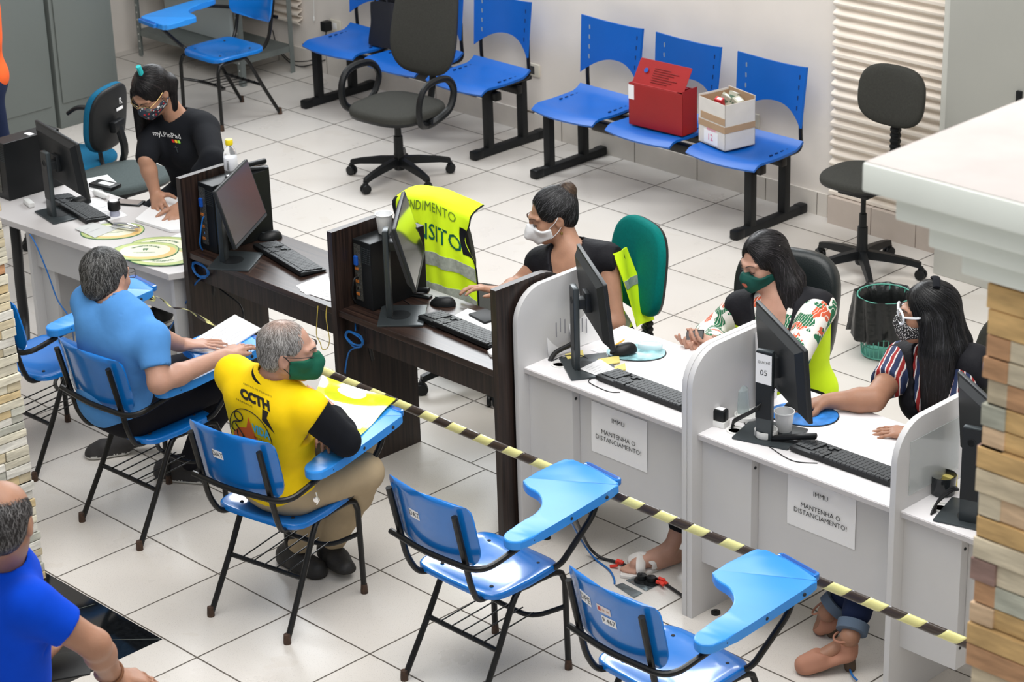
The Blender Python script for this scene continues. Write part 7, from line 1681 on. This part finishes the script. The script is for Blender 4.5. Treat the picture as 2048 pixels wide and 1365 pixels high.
# ---------------------------------------------------------------- woman in black, standing at the side table
def woman_black():
    c = ay(303, 183, -2.60); neck = ay(352, 232, -2.48); pel = V(-.44, -2.34, .62); s = Person(pel, neck, 283, .155, .97, 'f', (.043, .036, .026)); H = frame(276, 40, -4); T = s.T
    t = thing('person', 'woman in black top with floral mask leaning over papers on the left side table', 'person', (-.45, -2.2, 0))
    wr = az(312, 392, .70); wl = az(362, 415, .69); s.arm_to(1, wr, (292, 320)); s.arm_to(-1, wl, (425, 320))
    s.kn = {1: V(-.50, -2.72, .52), -1: V(-.28, -2.70, .52)}; s.an = {1: V(-.50, -2.62, .09), -1: V(-.28, -2.60, .09)}
    lo, hi = bounds([c + .16, c - .14, s.an[-1], s.an[1], s.kn[1], s.sh[1], s.sh[-1], s.elb[-1], s.elb[1], wr - V(.1, .25, 0.1), wl - V(.1, .2, 0.1), pel + .2, pel - .2], .10); F = Field(lo, hi, .0068)
    s.torso(F, -.012)
    for k in (1, -1): s.upper(F, k); s.fore(F, k); s.leg(F, k, -.008, th=(.08, .056))
    head_prims(F, c, H, neck, sc=.97); hand(F, wr, az(322, 428, .665) - wr, V(.5, .3, -.8), 1, .35, .10); hand(F, wl, az(345, 440, .665) - wl, V(-.3, 0, -1), -1, .4, .14)
    F.build('body', SK_MD, t, relax=1)
    G = Field(lo, hi, .007); s.torso(G, .014); s.upper(G, 1, .018, .92); s.upper(G, -1, .020, 1.0); s.fore(G, -1, .018, .25)
    G.cap(neck - T[:, 2] * .03, neck + T[:, 2] * .14, .058, .062, 0, mode='sub'); G.half(s.tp(0, 0, -.14), -T[:, 2], lo, hi); G.fn(folds(.0035, 71, .9)); G.build('top', BLK, t, relax=2)
    Pn = Field(lo, hi, .009); Pn.ell(s.tp(0, -.01, .0), V(.168, .13, .11), s.T, .03)
    for k in (1, -1): s.leg(Pn, k, .010, th=(.08, .056))
    Pn.build('trousers', BLK, t, relax=1)
    for k in (1, -1): shoe(t, s.an[k], s.an[k] * V(1, 1, 0) + V(0, .06, 0), s.an[k] * V(1, 1, 0) + V(0, -.17, 0), BLACKM, INK)
    b = MB(); WHT = mat('print_white', (.75, .75, .75), .7); dn = nrm(ray(333, 270)); ex = -T[:, 0]; ey = T[:, 2]; o1 = C_ + dn * ((s.tp(0, .12, s.L * .62) - C_) @ dn - .10)
    project_text(b, 'myLPinPad', .042, WHT, G, o1, ex, ey, dn, width=.17); 
    for i, cc_ in enumerate(((.6, .02, .02), (.75, .42, .02), (.25, .6, .05))): project_shape(b, rrect(.015, .018, .004, 3, .028 + i * .018, -.032), mat('print_dot_%d' % i, cc_, .7), G, o1, ex, ey, dn)
    adopt(b.build('chest_print', smooth=0), t)
    b = MB(); cp = [o1 + ex * x + ey * y for x, y in ((.03, -.06), (.03, -.10), (.03, -.07))]; P = np.array(cp); tt = np.zeros(3)
    for _ in range(60): tt += np.clip(G.sample(P + dn * tt[:, None]) - .003, -.01, .01) * .8
    P = P + dn * tt[:, None]; b.tube([P[0], P[1]], .0022, MSIL, 5); b.tube([P[2] - ex * .012, P[2] + ex * .012], .0022, MSIL, 5); adopt(b.build('cross_pendant'), t)
    L = lambda *p: c + H @ (np.array(p) * .97); dnv = V(0, 0, -1)
    Hf = Field(c - V(.24, .24, .36), c + V(.24, .24, .18), .0045); Hf.ell(L(0, -.020, .034), (.083, .098, .086), H, 0); Hf.ell(L(0, -.048, -.02), (.078, .066, .070), H, .02)
    for (x, y, x2, y2, l) in ((.080, .03, .095, .035, .25), (.082, -.01, .10, .0, .25), (.075, -.045, .09, -.04, .22), (-.055, -.065, -.050, -.09, .17), (-.02, -.08, -.02, -.10, .18), (.03, -.08, .04, -.09, .16)):
        p0, p1 = L(x, y, .01), L(x2, y2, -.03); p2 = p1 + dnv * (l - .04); Hf.cap(p0, p1, .026, .026, .02); Hf.cap(p1, p2, .026, .018, .02)
    Hf.ell(L(0, .118, -.014), (.066, .070, .104), H, .008, 0, 'sub'); Hf.cap(L(-.084, .008, -.012), L(-.084, .0, -.05), .022, .02, .005, 0, 'sub'); Hf.fn(folds(.002, 72, 1.5)); part = L(.02, .02, .14)
    def flow(P): q = (P - c) @ H; top = np.clip((q[:, 2:3] - .01) / .07, 0, 1); return (nrm_rows(P - part) * 1.0) * top + (1 - top) * dnv
    hair_shell(t, Hf, mixcol((.006, .005, .006), (.04, .03, .03), .12), (.005, .0045, .005), 0, flow, 3800, 12, .014, .0008, 29, .08)
    b = MB(); b.tube([L(0, -.02, .118), L(.0, -.035, .165)], .013, mat('turquoise_clip', (.03, .50, .52), .4), 8); adopt(b.build('hair_tie'), t)
    face_mask(t, c, H, floral_mask_mat('flower_mask', (.02, .03, .05), (.55, .02, .03), (.6, .6, .6), 75), sc=.97); face_paint(t, c, H, .97); glasses(t, c, H, mat('gold_frame', (.7, .5, .2), .3, 1), GLS, .97, 'rect', .058, .040, .0012, .004)
    b = MB(); b.lathe([(0, 0), (.006, .003), (.006, .009), (0, .012)], CHROME, c=L(-.084, -.004, -.04), n=10); adopt(b.build('earring'), t)
# ---------------------------------------------------------------- person at the left edge of the frame
def person_orange():
    hipc = ay(-36, 158, -2.35); pel = V(hipc[0], -2.35, hipc[2]); neck = pel + V(0, .02, .50); s = Person(pel, neck, 235, .15, 1.0, 'f', (.048, .04, .028))
    t = thing('person', 'standing person in orange shirt and jeans cut off by the left edge', 'person', (float(pel[0]), float(pel[1]), 0)); c = neck + V(.02, 0, .17); H = frame(300, 5, 0)
    for k in (1, -1): s.elb[k] = s.sh[k] - s.T[:, 2] * .25 + s.T[:, 1] * .10 - s.T[:, 0] * k * .03; s.wr[k] = s.tp(k * .04, .30, .20)
    s.kn = {1: pel + V(-.09, 0, -.45), -1: pel + V(.06, .02, -.45)}; s.an = {1: pel + V(-.09, .02, -.84), -1: pel + V(.06, .03, -.84)}
    lo, hi = bounds([c + .16, c - .14, s.an[-1], s.an[1], s.sh[1], s.sh[-1], s.elb[1], s.elb[-1], pel + .2, pel - .2], .11); F = Field(lo, hi, .010); s.torso(F, -.012)
    for k in (1, -1): s.upper(F, k); s.fore(F, k); s.leg(F, k, -.01); hand(F, s.wr[k], V(0, 0, -1), V(-k * .3, 1, 0), k, .3)
    head_prims(F, c, H, neck); F.build('body', SK_MD, t)
    G = Field(lo, hi, .010); s.torso(G, .012)
    for k in (1, -1): s.upper(G, k, .014, .6)
    G.half(s.tp(0, 0, -.03), -s.T[:, 2], lo, hi); G.fn(folds(.003, 81)); G.build('shirt', ORNG, t, relax=2)
    Pn = Field(lo, hi, .010); Pn.ell(s.tp(0, -.01, -.01), V(.168, .13, .13), s.T, .03)
    for k in (1, -1): s.leg(Pn, k, .012, th=(.09, .06))
    Pn.fn(folds(.004, 82)); Pn.build('jeans', NAVY, t, relax=1)
    Hf = Field(c - .16, c + .16, .006); Hf.ell(c + V(0, 0, .03), (.085, .1, .09), H, 0); Hf.ell(c + H @ V(0, .112, -.038), (.066, .062, .090), H, .008, 0, 'sub'); Hf.build('hair', HAIR, t, col=flat_col((.01, .01, .01)))
    for k in (1, -1): shoe(t, s.an[k], s.an[k] * V(1, 1, 0) + V(0, .06, 0), s.an[k] * V(1, 1, 0) + V(0, -.17, 0), BLACKM, INK)
for f_ in (man_blue, man_yellow, man_royal, woman_bun, woman_green, woman_stripes, woman_black, person_orange): f_()
office_chair('grey office chair seat pushed up behind the left side table', (-1.29, -2.23, 0), D(90), FG2, 'seat', .46, D(30))
office_chair('teal-backed office chair of the woman with the hair bun', (2.07, -2.24, 0), D(163), FTEAL, 'medium', .39, D(12))
office_chair('black high-backed chair of the woman with the green mask', (2.97, -2.17, 0), D(200), LEATH, 'leather', .39, D(40))
office_chair('dark office chair of the woman in the striped blouse', (3.95, -2.08, 0), D(180), FG, 'medium', .38, D(22))
# chair with the folded vest over its back
office_chair('dark office chair with a fluorescent vest draped over its back', (1.20, -2.07, 0), D(4), FG, 'medium', .37, D(35))
# fluorescent vest hanging on that chair
def draped_vest():
    C0 = V(1.245, -2.40, -.02); t = thing('safety_vest', 'fluorescent yellow vest with grey stripes draped over an empty office chair', 'vest', (1.20, -2.41, 0)); ex = V(math.cos(D(8)), math.sin(D(8)), 0); ey = V(-ex[1], ex[0], 0)
    def S(u, v, off=0.):
        hw = .245 - .035 * (1 - v) ** 3 + .02 * v; arm = .05 * math.exp(-((v - .28) / .12) ** 2) * abs(u) ** 4; x = u * (hw - arm)
        z = 1.05 - .055 * u * u - .56 * v + .02 * math.sin(3 * u) * v
        y = .045 * u * u - .02 * math.sin(2.5 * v) + .013 * math.sin(8 * u + 2.2 * v) * (.25 + v) + .008 * math.sin(17 * u - 5 * v) * v
        if v < .10: q = (.10 - v) / .10; y += .10 * q * q; z = z - .02 * q * q
        return C0 + ex * x + ey * (y - off) + V(0, 0, z)
    def part(u0, u1, v0, v1, m, name, nu=24, nv=24, off=0., th=.003): b = MB(); b.grid(lambda u, v: S(u0 + (u1 - u0) * u, v0 + (v1 - v0) * v, off), nu, nv, m, thick=th); return adopt(b.build(name, smooth=80), t)
    part(-1, 1, 0, 1, HIV, 'back_panel', 48, 40)
    for v0 in (.50, .76): part(-.96, .98, v0, v0 + .11, REFL, 'reflective_stripe', 40, 4, .004)
    part(.80, 1.02, .20, .42, BLK, 'arm_trim', 6, 8, .003)
    for u0 in (-1.0, .985): part(u0, u0 + .03, .0, 1, BLK, 'edge_binding', 2, 40, .002)
    part(-1.0, -.86, .06, .22, BLK, 'arm_trim', 4, 6, .003)
    b = MB(); PO = mat('print_olive', (.14, .22, .02), .7); PGN = mat('print_dark_green', (.0, .10, .05), .7)
    def xf(cu, cv, kx, arc):
        def f(x, y): u = cu + x * kx / .245; return S(u, cv - y / .56 + arc * u * u, .0045)
        return f
    b.text('ATENDIMENTO', .062, PO, xf(.0, .13, 1.0, .03), width=.36); b.text('TR\u00c2NSITO', .105, PGN, xf(.0, .34, 1.0, .03), width=.40, bold=.001); adopt(b.build('printed_text', smooth=0), t)
draped_vest()
q = thing('stool', 'dark stool the woman in black is perched on behind the side table', 'stool', (-.44, -2.34, 0)); zt = .505
b = MB(); b.lathe([(0, zt - .05), (.16, zt - .05), (.17, zt - .04), (.17, zt - .01), (.15, zt), (0, zt)], BLACKM, n=28); b.build('seat', q)
for sx in (-1, 1):
    for sy in (-1, 1): b = MB(); b.tube([(sx * .10, sy * .10, zt - .05), (sx * .16, sy * .16, 0)], .012, TUBE, 8); b.build('leg', q)
# papers and folder on the writing tablets
sheet(pz(.692, (360, 700), (470, 632), (522, 660), (440, 712)), .692, 'white papers on the tablet of the armchair under the hands of the man in blue', th=.006, lines=6)
sheet(pz(.662, (270, 440), (330, 390), (368, 400), (370, 460), (340, 462)), .654, 'stack of papers under the hands of the woman in black', th=.012, lines=0)
FOLD = mat('yellow_plastic_folder', (.80, .88, .03), .08, spec=.9, coat=1.0, noise=.12, scale=14)
q = pz(.70, (625, 800), (645, 752), (792, 798), (722, 868)); c = np.mean(q, axis=0)
t = thing('plastic_folder', 'shiny yellow plastic folder on the tablet in front of the man in yellow', 'folder', (c[0], c[1], .691))
b = MB(); P = [np.array(p) - c for p in q]
b.grid(lambda u, v: ((P[0] * (1 - u) + P[3] * u) * (1 - v) + (P[1] * (1 - u) + P[2] * u) * v) * V(1, 1, 0) + V(0, 0, .006 + .004 * math.sin(u * 5 + v * 3) + .003 * math.sin(v * 8 - u * 4)), 20, 16, FOLD, thick=.003); b.build('cover', t)
b = MB(); b.grid(lambda u, v: ((P[0] * (1 - u) + P[3] * u) * (1 - v) + (P[1] * (1 - u) + P[2] * u) * v) * V(.85, .85, 0) + V(0, 0, .002), 1, 1, PAPER, thick=.002); b.build('paper_insert', t)
# papers standing in the service desks
def standing_sheet(p, w_, h, rz, lean, label, lines=3):
    b = MB(); b.grid(lambda u, v: ((u - .5) * w_, lean * v + .008 * math.sin(u * 3), h * v - .02 * u * v), 6, 6, PAPER, thick=.001)
    gm = mat('print_grey', (.30, .30, .33), .8)
    for k in range(lines): z = h * (.5 + .06 * (k % 2)); x = w_ * (-.25 + .12 * k); yy = lean * z / h - .0035; b.box((x, yy, z - .03), (x + .005, yy + .001, z + .03), gm)
    tag(b.build('paper_sheet', loc=p, rot=(0, 0, rz), smooth=50), label, 'paper')
standing_sheet((2.492, -2.80, .757), .20, .20, D(90), .02, 'white form standing against the divider behind the monitor nearest the dark counters')
standing_sheet((2.515, -2.70, .757), .16, .15, D(82), .03, 'second smaller form standing behind the same monitor')
standing_sheet((3.395, -2.66, .757), .12, .30, D(90), .01, 'tall printed notice against the divider behind the numbered monitor', 5)
b = MB(); b.lathe([(0, 0), (.048, .0), (.05, .004), (.048, .016), (.044, .016), (.042, .006), (0, .005)], WHITE, n=28); tag(b.build('round_dish', loc=(*az(1495, 835, .757)[:2], .755)), 'round white dish behind the numbered monitor stand', 'dish')
b = MB(); b.lathe([(0, 0), (.040, .0), (.042, .004), (.042, .026), (.038, .026), (.036, .006), (0, .005)], WHITE, n=28); tag(b.build('tape_roll', loc=(*az(1532, 875, .757)[:2], .764)), 'white roll on the base of the numbered monitor', 'roll')
b = MB(); b.lathe([(0, 0), (.010, .0), (.010, .045), (.007, .05), (.007, .065), (0, .066)], mat('red_bottle', (.55, .03, .03), .4), n=14); b.lathe([(.0102, .012), (.0102, .03)], WHITE, n=14); tag(b.build('ink_bottle', loc=(*az(1455, 835, .757)[:2], .755)), 'small red ink bottle beside the black and white stamp', 'bottle')
b = MB(); b.lathe([(0, 0), (.035, .0), (.036, .01), (.030, .09), (.010, .11), (.010, .12), (0, .12)], mat('clear_sanitiser', (.75, .85, .86), .1, trans=.7, ior=1.2), n=20); tag(b.build('sanitiser_bottle', loc=(*az(1480, 822, .757)[:2], .757)), 'clear dispenser bottle behind the red ink bottle', 'bottle')
b = MB(); b.lathe([(0, 0), (.040, .0), (.042, .003), (.046, .07), (.044, .07), (.039, .005), (0, .004)], mat('smoked_plastic', (.03, .035, .04), .15, trans=.4), n=24); tag(b.build('pen_cup', loc=(*az(1885, 985, .757)[:2], .755)), 'smoked plastic pot on the desk behind the stone pillar', 'pot')
b = MB(); b.box((-.03, -.02, 0), (.03, .02, .05), mat('yellow_note', (.78, .66, .20), .7)); tag(b.build('yellow_box', loc=(*az(1893, 975, .757)[:2], .757), smooth=0), 'small yellow box beside the smoked pot', 'box')
for i, (q_, l) in enumerate((([(1195, 722), (1238, 715), (1240, 728), (1205, 735)], 'yellow sticky note pad beside the monitor stand on the nearest service desk'), ([(1228, 738), (1250, 730), (1252, 742), (1232, 748)], 'small yellow sticky block at the corner of the keyboard'), ([(1130, 712), (1165, 704), (1168, 716), (1135, 722)], 'yellow sticky note under the black cable sleeve'))): sheet(pz(.757, *q_), .7605, l, th=.004, m=mat('yellow_note', (.78, .66, .20), .7), name='sticky_notes', cat='sticky notes')
sheet(pz(.757, (1160, 742), (1200, 722), (1235, 745), (1200, 758)), .7640, 'printed sheet under the monitor stand on the nearest service desk', lines=5)
sheet(pz(.757, (1180, 700), (1240, 680), (1262, 690), (1215, 712)), .7560, 'printed sheet under the aqua mouse pad', lines=4)
